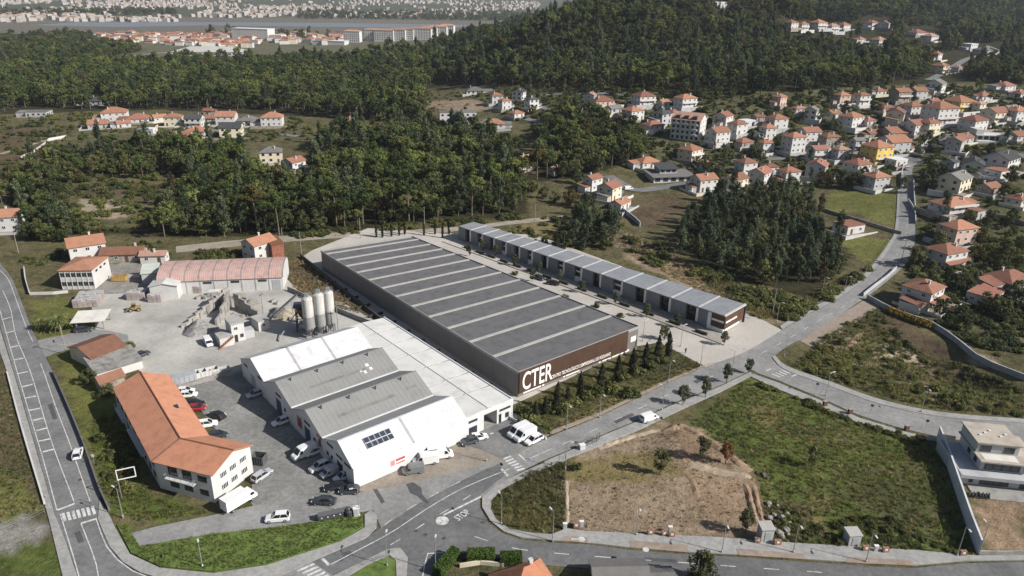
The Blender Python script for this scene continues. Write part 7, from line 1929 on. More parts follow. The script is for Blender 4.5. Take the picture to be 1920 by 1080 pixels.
for x, y, lb in ((1546,762,'dark red junction box, left of three on the branch road'),(1593,777,'dark red junction box, middle of three on the branch road'),(1699,808,'dark red junction box, right of three on the branch road')):
    p = g(x, y); t = thing('junction_box', lb, 'cabinet', (p[0], p[1], .15), .3); MB().box(-.5, .5, -.3, .3, 0, 1.3).build('body', mat('box_darkred', (.13, .06, .05), .8, .2), t); MB().box(-.55, .55, -.35, .35, 1.301, 1.38).build('cap', CONC, t)
# hall-side fence and other fences
def fence(px, h, label, m=METAL, step=2.4, rails=3, mesh_=True):
    P = spline(world(px), step); t = thing('fence', label, 'fence')
    for a, b_ in zip(P[:-1], P[1:]):
        za, zb = float(hgt(*a)), float(hgt(*b_)); MB().tube((a[0], a[1], za), (a[0], a[1], za + h), .045, n=5).build('post', m, t)
        for r_ in range(rails): MB().tube((a[0], a[1], za + h * (r_ + 1) / rails - .05), (b_[0], b_[1], zb + h * (r_ + 1) / rails - .05), .028, n=4).build('rail', m, t)
    a = P[-1]; za = float(hgt(*a)); MB().tube((a[0], a[1], za), (a[0], a[1], za + h), .045, n=5).build('post', m, t); return t
fence([(950,782),(985,800),(1023,824)], 1.9, 'grey tubular fence between hall lot and cypress lawn', rails=6); gwall([(951,783),(986,801),(1024,825)], .7, .25, HW, 'low white plinth wall under the hall lot fence')
fence([(0,1000),(35,987),(84,962)], 1.0, 'grey guard rail at the field corner, lower left', rails=2); fence([(684,1062),(705,1052),(728,1047)], 1.0, 'grey railing on the drop-shaped island', rails=3, step=1.5)
fence([(1100,838),(1118,830),(1124,824)], 2.0, 'dark cage-like railing on the pavement beside the main road', DARKM, 1.2, 6)
p = g(1091, 843); t = thing('cabinet_box', 'white utility box beside the dark cage on the main road pavement', 'cabinet', (p[0], p[1], .1), .4); MB().box(-.6, .6, -.4, .4, 0, 1.2).build('body', WHITE, t); MB().box(-.65, .65, -.45, .45, 1.201, 1.28).build('cap', FRAME, t)
fence([(1060,860),(1058,900),(1060,985)], 1.2, 'thin post fence between olive corner plot and dirt plot', DARKM, 5, 2)
fence([(1500,586),(1563,556),(1616,518),(1642,490),(1668,453)], .9, 'pale railing along the north side of the main road', METAL, 4, 2)
# ------------------------------------------------------------------ vehicles
TYRE = mat('tyre', (.02, .02, .02), .9, .1); RIM = mat('rim', (.4, .4, .42), .4, .1, metal=.5); CGL = glass_mat('car_glass', (.015, .018, .022), .08); HLM = mat('headlight', (.7, .7, .68), .2, .05); TLM = mat('tail_light', (.35, .02, .02), .3, .1)
def paint(name, col):
    if 'paint_' + name in MATS: return MATS['paint_' + name]
    m = mat('paint_' + name, col, .32, .05, 1, spec=.5); b_ = m.node_tree.nodes['Principled BSDF']; b_.inputs['Coat Weight'].default_value = .4; return m
CARC = dict(white=(.72, .72, .71), silver=(.42, .43, .45), black=(.018, .018, .02), dark=(.04, .045, .055), red=(.28, .02, .025), grey=(.17, .175, .18), yellow=(.36, .24, .07))
def loft(secs):
    """secs: (x, [(y, z) half section from bottom centre outwards to top centre])"""
    b = MB(); n = None; V = []
    for x, hs_ in secs:
        ring = [(x, y, z) for y, z in hs_] + [(x, -y, z) for y, z in hs_[::-1]]; V.append(ring); n = len(ring)
    fs = []
    for i in range(len(V) - 1):
        for j in range(n): fs.append((i*n+j, i*n+(j+1) % n, (i+1)*n+(j+1) % n, (i+1)*n+j))
    fs.append(tuple(range(n-1, -1, -1))); fs.append(tuple(range((len(V)-1)*n, len(V)*n)))
    b.add([p for r in V for p in r], fs); me = b.mesh('body'); bm = bmesh.new(); bm.from_mesh(me); bmesh.ops.recalc_face_normals(bm, faces=bm.faces); bm.to_mesh(me); bm.free(); return me
def sec(x, w, zb, zt): return (x, [(w * .86, zb), (w, zb + .12), (w, zt - .16), (w * .92, zt - .03), (w * .8, zt)])
WHEEL = MB().tube((0, -.1, 0), (0, .1, 0), .32, n=14).mesh('tyre', [TYRE]); RIMM = MB().tube((0, -.112, 0), (0, .112, 0), .2, n=10).mesh('rim', [RIM])
HLMESH = MB().box(-.06, .02, -.17, .17, -.07, .07).mesh('headlight', [HLM]); TLMESH = MB().box(-.02, .05, -.14, .14, -.08, .08).mesh('tail_light', [TLM])
CARK = {}
def car_meshes(kind):
    if kind in CARK: return CARK[kind]
    if kind in ('hatch', 'sedan', 'suv', 'estate'):
        L = dict(hatch=4.0, sedan=4.6, suv=4.4, estate=4.6)[kind]; hh = .12 if kind == 'suv' else 0; h = L / 2; W_2 = .88
        body = loft([sec(-h, W_2 * .86, .36, .78), sec(-h + .18, W_2 * .97, .22, .92 + hh), sec(-h * .45, W_2, .2, .93 + hh), sec(h * .3, W_2, .2, .92 + hh), sec(h * .62, W_2 * .98, .2, .86 + hh), sec(h - .2, W_2 * .93, .22, .74 + hh), sec(h, W_2 * .78, .34, .62)])
        x0 = -h + (.12 if kind in ('hatch', 'suv', 'estate') else .62); x1 = h * .5; r0 = x0 + (.42 if kind != 'sedan' else .62); r1 = x1 - .85; zb = .9 + hh; zt = 1.44 + hh * 1.6
        gl = MB().add([(x0, .78, zb), (x1, .76, zb - .03), (x1, -.76, zb - .03), (x0, -.78, zb), (r0, .62, zt), (r1, .62, zt), (r1, -.62, zt), (r0, -.62, zt)], [(0,1,5,4),(1,2,6,5),(2,3,7,6),(3,0,4,7),(4,5,6,7)]).mesh('windows', [CGL])
        bm = bmesh.new(); bm.from_mesh(gl); bmesh.ops.recalc_face_normals(bm, faces=bm.faces); bm.to_mesh(gl); bm.free()
        rf = MB().box(r0 - .03, r1 + .03, -.64, .64, zt + .002, zt + .05); 
        for s in (1, -1):
            for xa, xb in ((x1, r1), ((x0 + x1) / 2, (r0 + r1) / 2 - .02), (x0, r0)): rf.tube((xa, s * .785, zb), (xb, s * .635, zt), .045, n=4)
        CARK[kind] = (L, body, gl, rf.mesh('roof'), W_2)
    elif kind in ('van', 'smallvan'):
        L, Ht, W_2 = (5.3, 2.4, .98) if kind == 'van' else (4.4, 1.85, .9); h = L / 2
        body = loft([sec(-h, W_2 * .97, .3, Ht - .04), sec(-h + .1, W_2, .25, Ht), sec(h * .25, W_2, .25, Ht), sec(h * .42, W_2, .25, Ht - .12), sec(h * .72, W_2 * .98, .25, Ht * .52), sec(h * .95, W_2 * .94, .27, Ht * .42), sec(h, W_2 * .85, .36, Ht * .34)])
        k = Ht - .12; gl = MB()
        for s in (1, -1): gl.add([(h * .28, s * W_2 * 1.003, Ht * .55), (h * .62, s * W_2 * 1.003, Ht * .55), (h * .46, s * W_2 * 1.003, k - .2), (h * .28, s * W_2 * 1.003, k - .2)], [(0,1,2,3) if s < 0 else (3,2,1,0)])
        gl.add([(h * .455, -.75, k - .1), (h * .455, .75, k - .1), (h * .735, .78, Ht * .54), (h * .735, -.78, Ht * .54)], [(0,3,2,1)])
        gl.add([(-h - .01, -.6, Ht * .6), (-h - .01, .6, Ht * .6), (-h - .01, .6, Ht * .85), (-h - .01, -.6, Ht * .85)], [(0,3,2,1)])
        CARK[kind] = (L, body, gl.mesh('windows', [CGL]), None, W_2)
    elif kind == 'truck':
        L, W_2 = 6.6, 1.05; h = L / 2
        body = loft([sec(h - 1.9, W_2 * .95, .45, 2.2), sec(h - .75, W_2 * .95, .4, 2.2), sec(h - .35, W_2 * .94, .4, 1.4), sec(h, W_2 * .88, .42, 1.15)])
        gl = MB().add([(h - .73, -.85, 2.1), (h - .73, .85, 2.1), (h - .36, .85, 1.42), (h - .36, -.85, 1.42)], [(0,3,2,1)])
        for s in (1, -1): gl.add([(h - 1.5, s * 1.003, 1.35), (h - .55, s * 1.003, 1.35), (h - .85, s * 1.003, 2.0), (h - 1.5, s * 1.003, 2.0)], [(0,1,2,3)])
        CARK[kind] = (L, body, gl.mesh('windows', [CGL]), MB().box(-h, h - 1.98, -1.1, 1.1, .75, 3.0).mesh('cargo_box'), W_2)
    return CARK[kind]
def car(px, py, kind, colr, hd, label, z=.1):
    p = g(px, py); L, body, gl, rf, W_2 = car_meshes(kind); m = paint(colr, CARC[colr])
    t = thing('parked_car' if kind in ('hatch', 'sedan', 'suv', 'estate') else ('van' if 'van' in kind else 'box_truck'), label, 'car' if kind in ('hatch', 'sedan', 'suv', 'estate') else ('van' if 'van' in kind else 'truck'), (p[0], p[1], p[2] + z), math.radians(hd))
    for nm, me, mm in (('body', body, m), ('windows', gl, None), ('roof' if kind != 'truck' else 'cargo_box', rf, m)):
        if me is None: continue
        if mm is not None and not me.materials: me.materials.append(mm)
        o = link(nm, me, t)
        if mm is not None: o.material_slots[0].link = 'OBJECT'; o.material_slots[0].material = mm
    for x in (-L * .31, L * .32):
        for y in (-W_2 + .1, W_2 - .1):
            wl_ = link('wheel', None, t, (x, y, .32)); link('tyre', WHEEL, wl_); link('rim', RIMM, wl_)
    for y in (-.58, .58):
        link('headlight', HLMESH, t, (L / 2 - .06, y, .66)); link('tail_light', TLMESH, t, (-L / 2 + .02, y, .78))
    if kind == 'truck': box_obj('chassis', t, DARKM, -L/2 + .1, L/2 - .5, -.45, .45, .42, .7)
    return t
for a in [
 (478,743,'hatch','silver',222,'silver hatchback parked by the northern white hall'),(529,794,'estate','white',222,'white estate car parked at the grey-roofed hall front'),(571,855,'van','white',225,'white van loaded high outside the southern hall'),(589,851,'hatch','white',222,'white car half hidden behind the loaded van'),(600,880,'suv','white',222,'white car backed up beside the southern hall, left of the silver van'),(621,890,'smallvan','silver',222,'silver small van at the southern hall door'),(644,898,'hatch','white',222,'white car at the corner of the southern hall'),(630,917,'sedan','black',200,'black car parked at the corner where car park meets lane'),(655,924,'hatch','dark',185,'small dark vehicle beside the hall corner post'),
 (608,944,'sedan','dark',178,'dark saloon driving on the access lane'),(521,976,'suv','white',190,'white car on the access lane above the grass island'),(349,737,'hatch','white',10,'white car first in the row behind the orange roof'),(354,744,'hatch','white',10,'white car second in the row behind the orange roof'),(366,762,'suv','black',10,'black car in the row behind the orange roof'),(370,769,'hatch','red',10,'dark red car in the row behind the orange roof'),(408,783,'estate','black',150,'black estate car standing loose in the car park'),(389,800,'suv','white',20,'white car with dark glass beside the orange roof'),(410,820,'hatch','dark',10,'dark car mostly hidden behind the orange roof'),(492,896,'estate','silver',60,'silver estate car beside the white gable end'),(450,947,'truck','white',55,'white box truck at the gable end of the orange-roofed building'),
 (391,646,'smallvan','white',305,'white van beside the plant control house'),(268,668,'hatch','dark',60,'dark car in the yard behind the old house'),(212,648,'smallvan','white',20,'white van parked behind the brown-roofed old house'),(157,622,'estate','dark',15,'dark car under the white carport'),(147,855,'hatch','white',112,'white car driving up the ring road'),
 (775,886,'smallvan','grey',196,'grey van parked before the long white wall, nearest the road'),(798,869,'van','white',196,'white panel van before the long white wall, middle one'),(826,858,'van','white',14,'white panel van before the long white wall, farthest one'),(880,832,'hatch','dark',210,'dark car at the end of the white hall'),(898,824,'hatch','white',20,'white car beside the annex door'),(972,815,'van','white',220,'white van in the hall lot, left of the group'),(984,822,'van','white',220,'white van in the hall lot, middle of the group'),(1001,829,'estate','white',222,'white car in the hall lot, right of the group'),
 (1217,788,'smallvan','white',30,'white van driving up the main road'),(1012,524,'hatch','dark',-45,'dark car on the street before the business units, upper one'),(1037,534,'sedan','black',-20,'black car on the street before the business units, lower one'),(1745,277,'hatch','dark',35,'dark car parked on the village bend'),(1730,287,'hatch','silver',50,'silver car parked on the village bend'),(1700,318,'hatch','white',80,'white car on the village road'),(1178,356,'smallvan','white',20,'white van on the village turning circle'),(1665,350,'hatch','silver',10,'silver car beside the grey-blue house')]: car(*a)
# wheel loader
p = g(253, 583); ld = thing('wheel_loader', 'yellow wheel loader in the middle of the yard', 'loader', (p[0], p[1], .05), math.radians(200)); ld.scale = (.74, .74, .74); YM = paint('yellow', CARC['yellow'])
MB().box(-2.4, -.2, -.9, .9, .9, 2.0).box(-.19, 1.4, -.7, .7, .8, 1.6).build('body', YM, ld); MB().box(-.6, .9, -.7, .7, 2.01, 3.1).build('cab', CGL, ld); MB().box(-.7, 1.0, -.8, .8, 3.11, 3.25).build('cab_roof', YM, ld)
for x in (-1.6, 1.3):
    for y in (-1.05, 1.05): w_ = link('wheel', None, ld, (x, y, .75)); a_ = link('tyre', WHEEL, w_); a_.scale = (2.3, 2.4, 2.3); b_ = link('rim', RIMM, w_); b_.scale = (2.3, 2.5, 2.3)
for y in (-.6, .6): MB().tube((.8, y, 1.6), (2.9, y, .7), .14, n=6).build('lift_arm', YM, ld)
MB().add([(2.7, -1.25, .15), (3.7, -1.25, .15), (2.7, -1.25, 1.2), (2.7, 1.25, .15), (3.7, 1.25, .15), (2.7, 1.25, 1.2)], [(0,1,2),(3,5,4),(0,3,4,1),(0,2,5,3),(1,4,5,2)]).build('bucket', mat('bucket_steel', (.2, .17, .12), .7, .3), ld)
p = g(225, 524); skip((225,526), 4.5, 2.2, 1.7, .15, 'ochre container beside the small green-roofed shed', mat('ochre_steel', (.42, .28, .10), .8, .25))
p = g(512, 640)
# a person crossing the plaza
def person(px, py, label, col):
    p = g(px, py); me = D.meshes.new('person'); J = [((0,0,.92),.13),((0,0,1.15),.14),((0,0,1.42),.15),((0,0,1.54),.06),((0,.01,1.66),.095),((.02,.02,1.76),.07),((.1,0,.88),.1),((.12,.12,.48),.07),((.12,.02,.08),.05),((.12,.16,.04),.045),((-.1,0,.88),.1),((-.12,-.05,.48),.07),((-.12,-.25,.1),.05),((-.12,-.12,.04),.045),((.2,0,1.42),.07),((.26,-.06,1.15),.05),((.25,.08,.92),.04),((-.2,0,1.42),.07),((-.26,.06,1.15),.05),((-.25,.18,.95),.04)]
    E_ = [(0,1),(1,2),(2,3),(3,4),(4,5),(0,6),(6,7),(7,8),(8,9),(0,10),(10,11),(11,12),(12,13),(2,14),(14,15),(15,16),(2,17),(17,18),(18,19)]
    me.from_pydata([j[0] for j in J], E_, []); me.materials.append(mat('clothes_dark', col, .9, .2))
    o = link('person', me, None, (p[0], p[1], p[2] + .06), math.radians(rnd.uniform(0, 360))); o.modifiers.new('skin', 'SKIN'); sb = o.modifiers.new('sub', 'SUBSURF'); sb.levels = 1; sb.render_levels = 1
    for v, (_, r) in zip(me.skin_vertices[0].data, J): v.radius = (r, r)
    me.skin_vertices[0].data[0].use_root = True; tag(o, label, 'person')
person(1285, 663, 'person in dark clothes walking across the plaza', (.03, .03, .035))
# ------------------------------------------------------------------ planted trees, palms and shrubs near the camera
for x, y in [(1004,786),(1022,777),(1064,758)]:
    p = g(x, y); tree('cypress', p[0], p[1], 'small dark cypress filling the left part of the row before the lettered front', 'cypress row before the lettered front', .95, .85)
for i, (x, y) in enumerate([(1044,768),(1087,748),(1126,732),(1157,715),(1185,702),(1209,690),(1232,676),(1252,668)]):
    p = g(x, y); tree('cypress', p[0], p[1], ['first (nearest the halls)', 'second', 'third', 'fourth', 'fifth', 'sixth', 'seventh', 'eighth (nearest the plaza)'][i] + ' dark cypress in the row before the lettered front', 'cypress row before the lettered front', 1.25 + .2 * rnd.random(), 1.3)
for x, y in [(706,446),(717,446),(734,444),(749,442),(759,440),(795,442),(816,440),(830,447),(842,440)]:
    p = g(x, y); tree('cypress', p[0], p[1], 'thin dark cypress in the row behind the warehouse', 'thin cypresses behind the warehouse', .75, 1.15)
for x, y, lb in [(1280,760,'young street tree on the main road pavement, nearest the van'),(1322,746,'young street tree on the main road pavement, middle one'),(1362,718,'young street tree on the main road pavement, right one'),(1403,700,'young street tree at the branch road corner'),(1357,648,'young tree before the end unit of the business row'),(1269,614,'young tree before the second business unit'),(1212,595,'young tree before the third business unit'),(1154,572,'young tree before the middle business units, right one'),(1090,549,'young tree before the middle business units, left one'),(1049,528,'young tree beside the black car on the unit street'),(1010,512,'young tree above the upper dark car'),(964,498,'young tree before the far business units, right one'),(929,481,'young tree before the far business units, middle one'),(905,471,'young tree before the far business units, left one'),(880,481,'young tree at the far end of the unit street'),(998,528,'small tree on the warehouse side of the street'),(1237,890,'lone broad tree on the dirt plot'),(1316,860,'dark round tree on the spoil heap'),(1522,876,'dark upright tree alone on the green plot'),(1397,1000,'round bush-like tree at the corner of the dirt plot')]:
    p = g(x, y); tree('street', p[0], p[1], lb, 'young planted trees', 1.35 if x == 1237 else (1.15 if y > 700 else .95))
p = g(1360, 870); tree('autumn', p[0], p[1], 'rust-brown autumn tree on the spoil heap', None, 1.1)
for x, y, lb in [(1310,1098,'large grey-green tree at the lower edge'),(1245,638,'dark round tree at the plaza corner of the cypress lawn'),(205,745,'dark tree against the old house beside the ring road'),(170,720,'small dark tree beside the roadside wall')]:
    p = g(x, y); tree('broad', p[0], p[1], lb, None, .75 if y > 1000 else .5)
for x, y in [(1000,795),(1012,806),(990,785),(1020,812),(1178,742),(1186,744),(1030,770),(1098,748),(997,772),(1120,738),(972,772),(982,776),(1052,772),(1060,762),(1075,757),(1140,728),(1150,735),(1168,712),(1196,700),(1220,690),(1240,680),(985,795)]:
    p = g(x, y); tree('shrub', p[0], p[1], 'dark shrub on the cypress lawn', 'shrubs on the cypress lawn', 1.5, cat='shrub')
for x, y in [(966,515),(1059,558),(1117,576),(1163,595),(1080,880)]:
    p = g(x, y); tree('shrub', p[0], p[1], 'clipped shrub along the east side of the warehouse', 'shrubs along the warehouse', 1.0, cat='shrub')
for i in range(7): p = g(1670 + i * 11, 588 + i * 4); tree('yellow', p[0], p[1], 'yellowing shrub in the hedge on top of the retaining wall', 'yellow hedge shrubs on the retaining wall', 1.5, cat='shrub')
for x, y, lb in ((241,652,'rounded shrub at the corner of the old house'),(190,640,'small shrub at the yard entry')): p = g(x, y); tree('shrub', p[0], p[1], lb, None, 1.3, cat='shrub')
# palm
def palm(px, py, label, s=1.0):
    p = g(px, py); t = thing('palm_tree', label, 'palm', p); t.scale = (s, s, s); MB().tube((0, 0, -.3), (0, 0, 3.2), .42, .36, 10).build('trunk', TRUNK, t); V = []; A = []; r = np.random.default_rng(8)
    for k in range(80):
        a = k * 2.4; el = r.uniform(-.35, 1.35); L = r.uniform(2.6, 3.4); prev = None
        for j in range(9):
            q = j / 8; rr = L * q * math.cos(el * (1 - q * .5)); zz = 3.2 + L * q * math.sin(el) - 1.5 * q * q * L * .45; c_ = np.array([rr * math.cos(a), rr * math.sin(a), zz]); sdv = np.array([-math.sin(a), math.cos(a), 0])
            if prev is not None:
                for s_ in (-1, 1):
                    w_ = .55 * math.sin(PI * min(.98, q + .06)) + .05; V.append([prev, c_, (prev + c_) / 2 + sdv * s_ * w_ + [0, 0, -.18]]); A.append(r.uniform(.2, 1))
            prev = c_
    link('crown', crown_mesh('crown', (np.array(V), np.array(A)), foliage_mat('palm_fronds', (.07, .09, .025), (.20, .21, .08), .3)), t)
palm(113, 622, 'big palm with arching fronds beside the carport', 1.15); palm(78, 618, 'smaller dark palm left of the big one', .75)
# ------------------------------------------------------------------ garden trees and scrub
gr = np.random.default_rng(44)
def near_label(p, kind_):
    q = min(HLAB, key=lambda h_: math.hypot(h_[0] - p[0], h_[1] - p[1])); dx = p[0] - q[0]; dy = p[1] - q[1]
    side_ = ('right of' if dx > 0 else 'left of') if abs(dx) > abs(dy) else ('behind' if dy > 0 else 'before')
    return ' '.join((kind_ + ' ' + side_ + ' the ' + q[2]).split()[:16]).rstrip(',')
VILLAGE = [(1000,165),(1200,178),(1440,182),(1720,165),(1920,165),(1920,640),(1760,610),(1700,520),(1725,480),(1722,310),(1690,300),(1660,345),(1490,350),(1370,364),(1230,335),(1200,255),(1060,214),(960,230),(890,180)]
LAWNS = [[(1532,400),(1560,362),(1684,355),(1690,440),(1600,398)], [(1525,432),(1600,440),(1676,448),(1640,500)], [(1690,440),(1720,440),(1716,310),(1684,310)]]
nt_ = 0; keep = []; tries = 0
while nt_ < 240 and tries < 6000:
    tries += 1
    x, y = gr.uniform(890, 1930), 165 + 450 * gr.random() ** 1.6
    if not pip(VILLAGE, x, y) or any(pip(q, x, y) for q in LAWNS): continue
    p = g(x, y)
    if any(math.hypot(p[0] - hx, p[1] - hy) < hr + 1.5 for hx, hy, hr in HOUSES) or any(math.hypot(p[0] - a, p[1] - b_) < 4.5 for a, b_ in keep): continue
    # keep sight lines to the houses behind
    dd_ = math.hypot(p[0], p[1]); bad = False
    for hx, hy, hr in HOUSES:
        hd_ = math.hypot(hx, hy)
        if hd_ > dd_ and hd_ - dd_ < 26 and abs(math.atan2(hx, hy) - math.atan2(p[0], p[1])) * hd_ < hr * .75: bad = True; break
    if bad and gr.random() < .6: continue
    keep.append((p[0], p[1])); nt_ += 1
    kd = gr.choice(['broad', 'broad', 'pine', 'eucalyptus'], p=[.45, .25, .15, .15]); tm, cm = PROTO[kd][gr.integers(len(PROTO[kd]))]
    s = gr.uniform(.38, .75); t = thing('garden_tree', near_label(p, 'leafy tree' if kd == 'broad' else 'pine' if kd == 'pine' else 'slim tree'), 'tree', p, gr.uniform(0, 6), 'garden trees of the village'); t.scale = (s, s, s); link('trunk', tm, t); link('crown', cm, t)
BIGG = [(1560,346),(1580,352),(1602,353),(1541,350),(1550,338),(1592,345),(1332,332),(1348,338),(1362,302),(1322,322),(1695,352),(1742,332),(1762,340),(1530,216),(1546,238),(1562,242),(1602,226),(1715,500),(1745,540),(1775,530),(1800,545),(1820,560),(1850,590),(1875,600),(1900,590),(1905,560),(1870,575),(1760,470),(1735,450),(1830,490),(1860,480),(1895,500),(1910,470),(1840,450),(1660,345),(1485,262),(1460,272),(1575,262),(1410,300),(1425,305),(1305,312),(1062,330),(1080,345),(1070,385),(1100,392),(1040,380),(1000,360),(1020,372),(1640,210),(1585,212),(1480,225),(1440,225),(1730,212),(1855,300),(1895,345),(1880,370)]
for x, y in BIGG:
    p = g(x, y)
    if any(math.hypot(p[0] - hx, p[1] - hy) < hr * .8 for hx, hy, hr in HOUSES): continue
    tm, cm = PROTO['broad'][gr.integers(5)]; s = gr.uniform(.65, .95); t = thing('garden_tree', near_label(p, 'large tree'), 'tree', p, gr.uniform(0, 6), 'garden trees of the village'); t.scale = (s, s, s); link('trunk', tm, t); link('crown', cm, t)
def scrub(poly, n, smin, smax, avoid=(), seed=0):
    r = np.random.default_rng(900 + seed); wp = np.array([g(*p)[:2] for p in poly]); (x0, y0), (x1, y1) = wp.min(0), wp.max(0)
    X, Y = r.uniform(x0, x1, n * 8), r.uniform(y0, y1, n * 8)
    ok = pip(wp, X, Y) & (fbm(X, Y, 22, 2, 40 + seed) > -.15)
    for hx, hy, hr in HOUSES: ok &= np.hypot(X - hx, Y - hy) > hr + .8
    X, Y = X[ok][:n], Y[ok][:n]
    return list(zip(X, Y, r.uniform(smin, smax, len(X))))
SHR = [join_meshes('shrub_kind', list(PROTO['shrub'][i])) for i in range(4)]
sc_pts = []
for i, (poly, n, a, b_) in enumerate([
  (VILLAGE, 1500, .5, 1.5), ([(1300,500),(1520,560),(1590,520),(1640,500),(1560,565),(1480,605),(1420,595)], 260, .6, 1.7), ([(1165,440),(1260,470),(1330,515),(1300,520),(1200,490)], 60, .6, 1.5),
  ([(90,330),(320,318),(345,372),(300,430),(120,440)], 330, .6, 1.8), ([(0,240),(140,235),(110,290),(40,345),(0,380)], 160, .6, 1.6), ([(560,220),(600,262),(430,270),(300,262),(180,245),(300,245)], 180, .6, 1.6), ([(0,220),(170,210),(180,240),(0,240)], 80, .7, 1.8),
  ([(1490,690),(1530,645),(1640,578),(1700,640),(1925,730),(1925,785),(1740,765),(1560,715)], 170, .4, 1.1), ([(30,480),(300,455),(300,470),(60,500)], 60, .5, 1.3), ([(200,480),(540,470),(540,485),(310,490),(200,505)], 90, .5, 1.4), ([(1410,715),(1470,735),(1750,832),(1745,842),(1460,748)], 160, .35, .8),
  ([(1440,965),(1500,950),(1800,1000),(1815,1035),(1480,1020)], 90, .3, .8), ([(980,412),(1060,404),(1130,430),(1120,470),(1060,480),(960,440)], 90, .5, 1.4), ([(205,760),(270,925),(210,930),(150,760)], 30, .5, 1.2), ([(1700,480),(1925,450),(1925,690),(1760,620)], 420, .6, 1.7), ([(540,440),(900,408),(980,400),(980,412),(560,448)], 150, .6, 1.4), ([(780,160),(890,175),(880,215),(800,232)], 60, .5, 1.3)]):
    for x, y, s in scrub(poly, n, a, b_, seed=i):
        sc_pts.append((rnd.randrange(4), x, y, float(hgt(x, y)), rnd.uniform(0, 6.28), s, s * rnd.uniform(.7, 1.2)))
# keep bushes off the road surfaces
def off_road(L):
    X = np.array([q[1] for q in L]); Y = np.array([q[2] for q in L]); bad = np.zeros(len(L), bool)
    for q in ROADW: bad |= pip(q, X, Y)
    return [q for q, b__ in zip(L, bad) if not b__]
ROADW = []
for Lp, Rp in (([(1250,716),(1395,657),(1467,613),(1569,556),(1623,517),(1649,488),(1675,452),(1680,430),(1683,356),(1682,300)], [(1265,762),(1409,700),(1480,655),(1540,640),(1640,572),(1672,530),(1708,492),(1718,466),(1722,440),(1718,346),(1728,303)]), ([(1440,660),(1475,687),(1556,716),(1645,748),(1735,769),(1925,787)], [(1405,706),(1450,727),(1540,764),(1605,792),(1700,820),(1925,838)])):
    ROADW.append([tuple(g(*p)[:2]) for p in Lp] + [tuple(g(*p)[:2]) for p in Rp[::-1]])
sc_pts = off_road(sc_pts)
scatter('undergrowth', 'low scrub and bushes over the rough ground and gardens', 'scrub', sc_pts, SHR)
# grass and weed tufts on the near plots
def tuft_mesh(seed, m, h):
    r = np.random.default_rng(seed); V = []; A = []
    for k in range(22):
        a = r.uniform(0, 6.28); q = r.uniform(0, .35); b_ = np.array([q * math.cos(a), q * math.sin(a), 0]); d_ = r.normal(0, .22, 2); t_ = b_ + [d_[0], d_[1], h * r.uniform(.5, 1)]; s_ = np.array([math.sin(a), -math.cos(a), 0]) * .05; V.append([b_ - s_, b_ + s_, t_]); A.append(r.uniform(0, 1))
    return crown_mesh('tuft_kind', (np.array(V), np.array(A)), m)
G1 = foliage_mat('grass_green', (.09, .13, .03), (.22, .27, .07), .45); G2 = foliage_mat('grass_olive', (.09, .095, .04), (.24, .22, .10), .45); G3 = foliage_mat('grass_straw', (.24, .19, .10), (.45, .36, .21), .4)
TUFTS = [tuft_mesh(1, G1, .35), tuft_mesh(2, G1, .5), tuft_mesh(3, G2, .4), tuft_mesh(4, G2, .6), tuft_mesh(5, G3, .35), tuft_mesh(6, G3, .5)]
gp = []
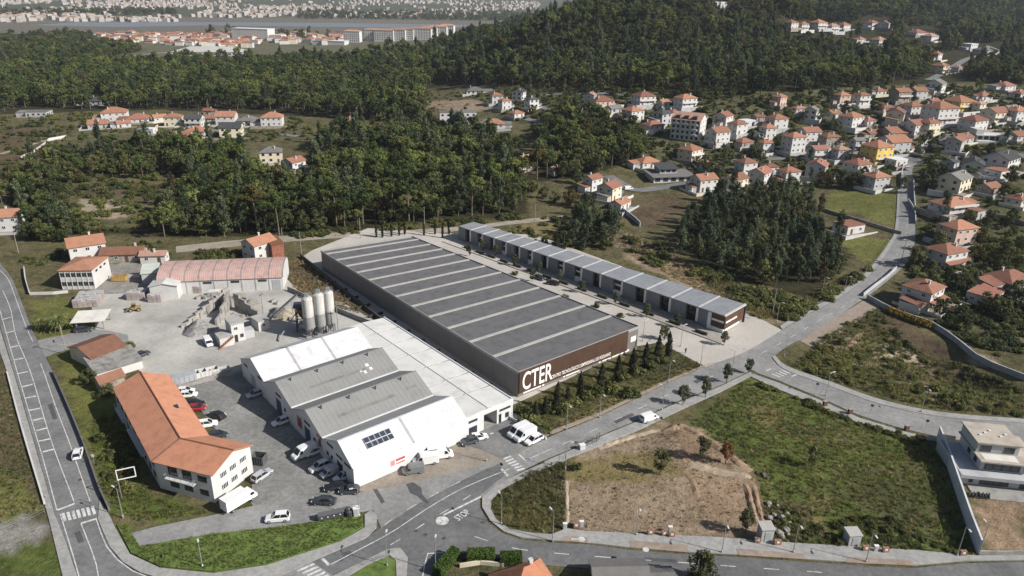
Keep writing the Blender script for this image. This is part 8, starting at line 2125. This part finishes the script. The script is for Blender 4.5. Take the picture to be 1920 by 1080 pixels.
for i, (poly, n, ks, s0, s1, z_) in enumerate([([(219,985),(240,988),(262,1026),(400,1002),(540,987),(676,966),(682,987),(640,1014),(500,1059),(400,1073),(300,1063),(246,1038)], 3000, (0, 0, 0, 2), .3, .6, .24), ([(1295,795),(1400,712),(1470,740),(1755,838),(1825,1040),(1450,1018),(1422,890),(1350,830)], 6000, (0, 1, 2, 3, 0, 4), .5, 1.3, None), ([(920,940),(985,888),(1058,864),(1058,985),(1035,1000),(945,985)], 1900, (2, 3, 2, 4, 0), .5, 1.2, None),
  ([(957,772),(1233,645),(1322,686),(1022,816),(985,800)], 3000, (2, 3, 2, 0, 4), .5, 1.0, None), ([(1064,985),(1062,880),(1180,822),(1300,800),(1380,868),(1415,950),(1405,1005)], 700, (4, 5, 4, 2), .3, .8, None), ([(-10,690),(10,702),(76,955),(-10,990)], 2600, (2, 0, 4), .5, 1.0, None), ([(215,760),(280,930),(400,962),(260,978),(195,935),(165,800)], 2600, (0, 2, 1), .5, 1.1, None), ([(1490,690),(1530,645),(1640,578),(1700,640),(1925,730),(1925,785),(1740,765),(1560,715)], 3500, (2, 3, 1, 4, 3), .7, 1.7, None), ([(530,490),(566,488),(690,592),(560,558)], 1500, (4, 2, 5), .6, 1.3, None), ([(1130,440),(1180,434),(1330,520),(1440,595),(1400,590),(1200,490)], 1600, (4, 2, 5), .7, 1.5, None), ([(1300,510),(1500,565),(1590,520),(1500,595),(1420,598)], 2000, (2, 3, 4), .8, 1.8, None)]):
    r = np.random.default_rng(70 + i); wp = np.array([g(*p)[:2] for p in poly]); (x0, y0), (x1, y1) = wp.min(0), wp.max(0); X = r.uniform(x0, x1, n * 4); Y = r.uniform(y0, y1, n * 4); ok = pip(wp, X, Y) & (fbm(X, Y, 6, 2, 80 + i) > -.35); X = X[ok][:n]; Y = Y[ok][:n]; Zz = hgt(X, Y) if z_ is None else np.full(len(X), z_)
    for x, y, z in zip(X, Y, Zz): gp.append((int(ks[r.integers(len(ks))]), x, y, z, r.uniform(0, 6.28), r.uniform(s0, s1), r.uniform(s0, s1) * r.choice([.6, 1.0, 1.0, 1.9])))
gp = off_road(gp)
scatter('grass_tufts', 'tufts of grass and weeds on the open plots', 'grass', gp, TUFTS)
# ------------------------------------------------------------------ air
hz = MB().box(-14500, 14500, -400, 16500, -60, 260).build('haze', None); tag(hz, 'thin blue-grey haze in the air of the valley', 'haze', kind='stuff')
m = D.materials.new('haze'); m.use_nodes = True; nt = m.node_tree
for n_ in list(nt.nodes):
    if n_.type == 'BSDF_PRINCIPLED': nt.nodes.remove(n_)
pv_ = N(nt, 'ShaderNodeVolumePrincipled'); pv_.inputs['Color'].default_value = (.80, .87, 1.0, 1); pv_.inputs['Density'].default_value = .00006; pv_.inputs['Anisotropy'].default_value = .2
nt.links.new(pv_.outputs[0], nt.nodes['Material Output'].inputs['Volume'])
hz.data.materials.append(m)
SC.cycles.volume_max_steps = 64
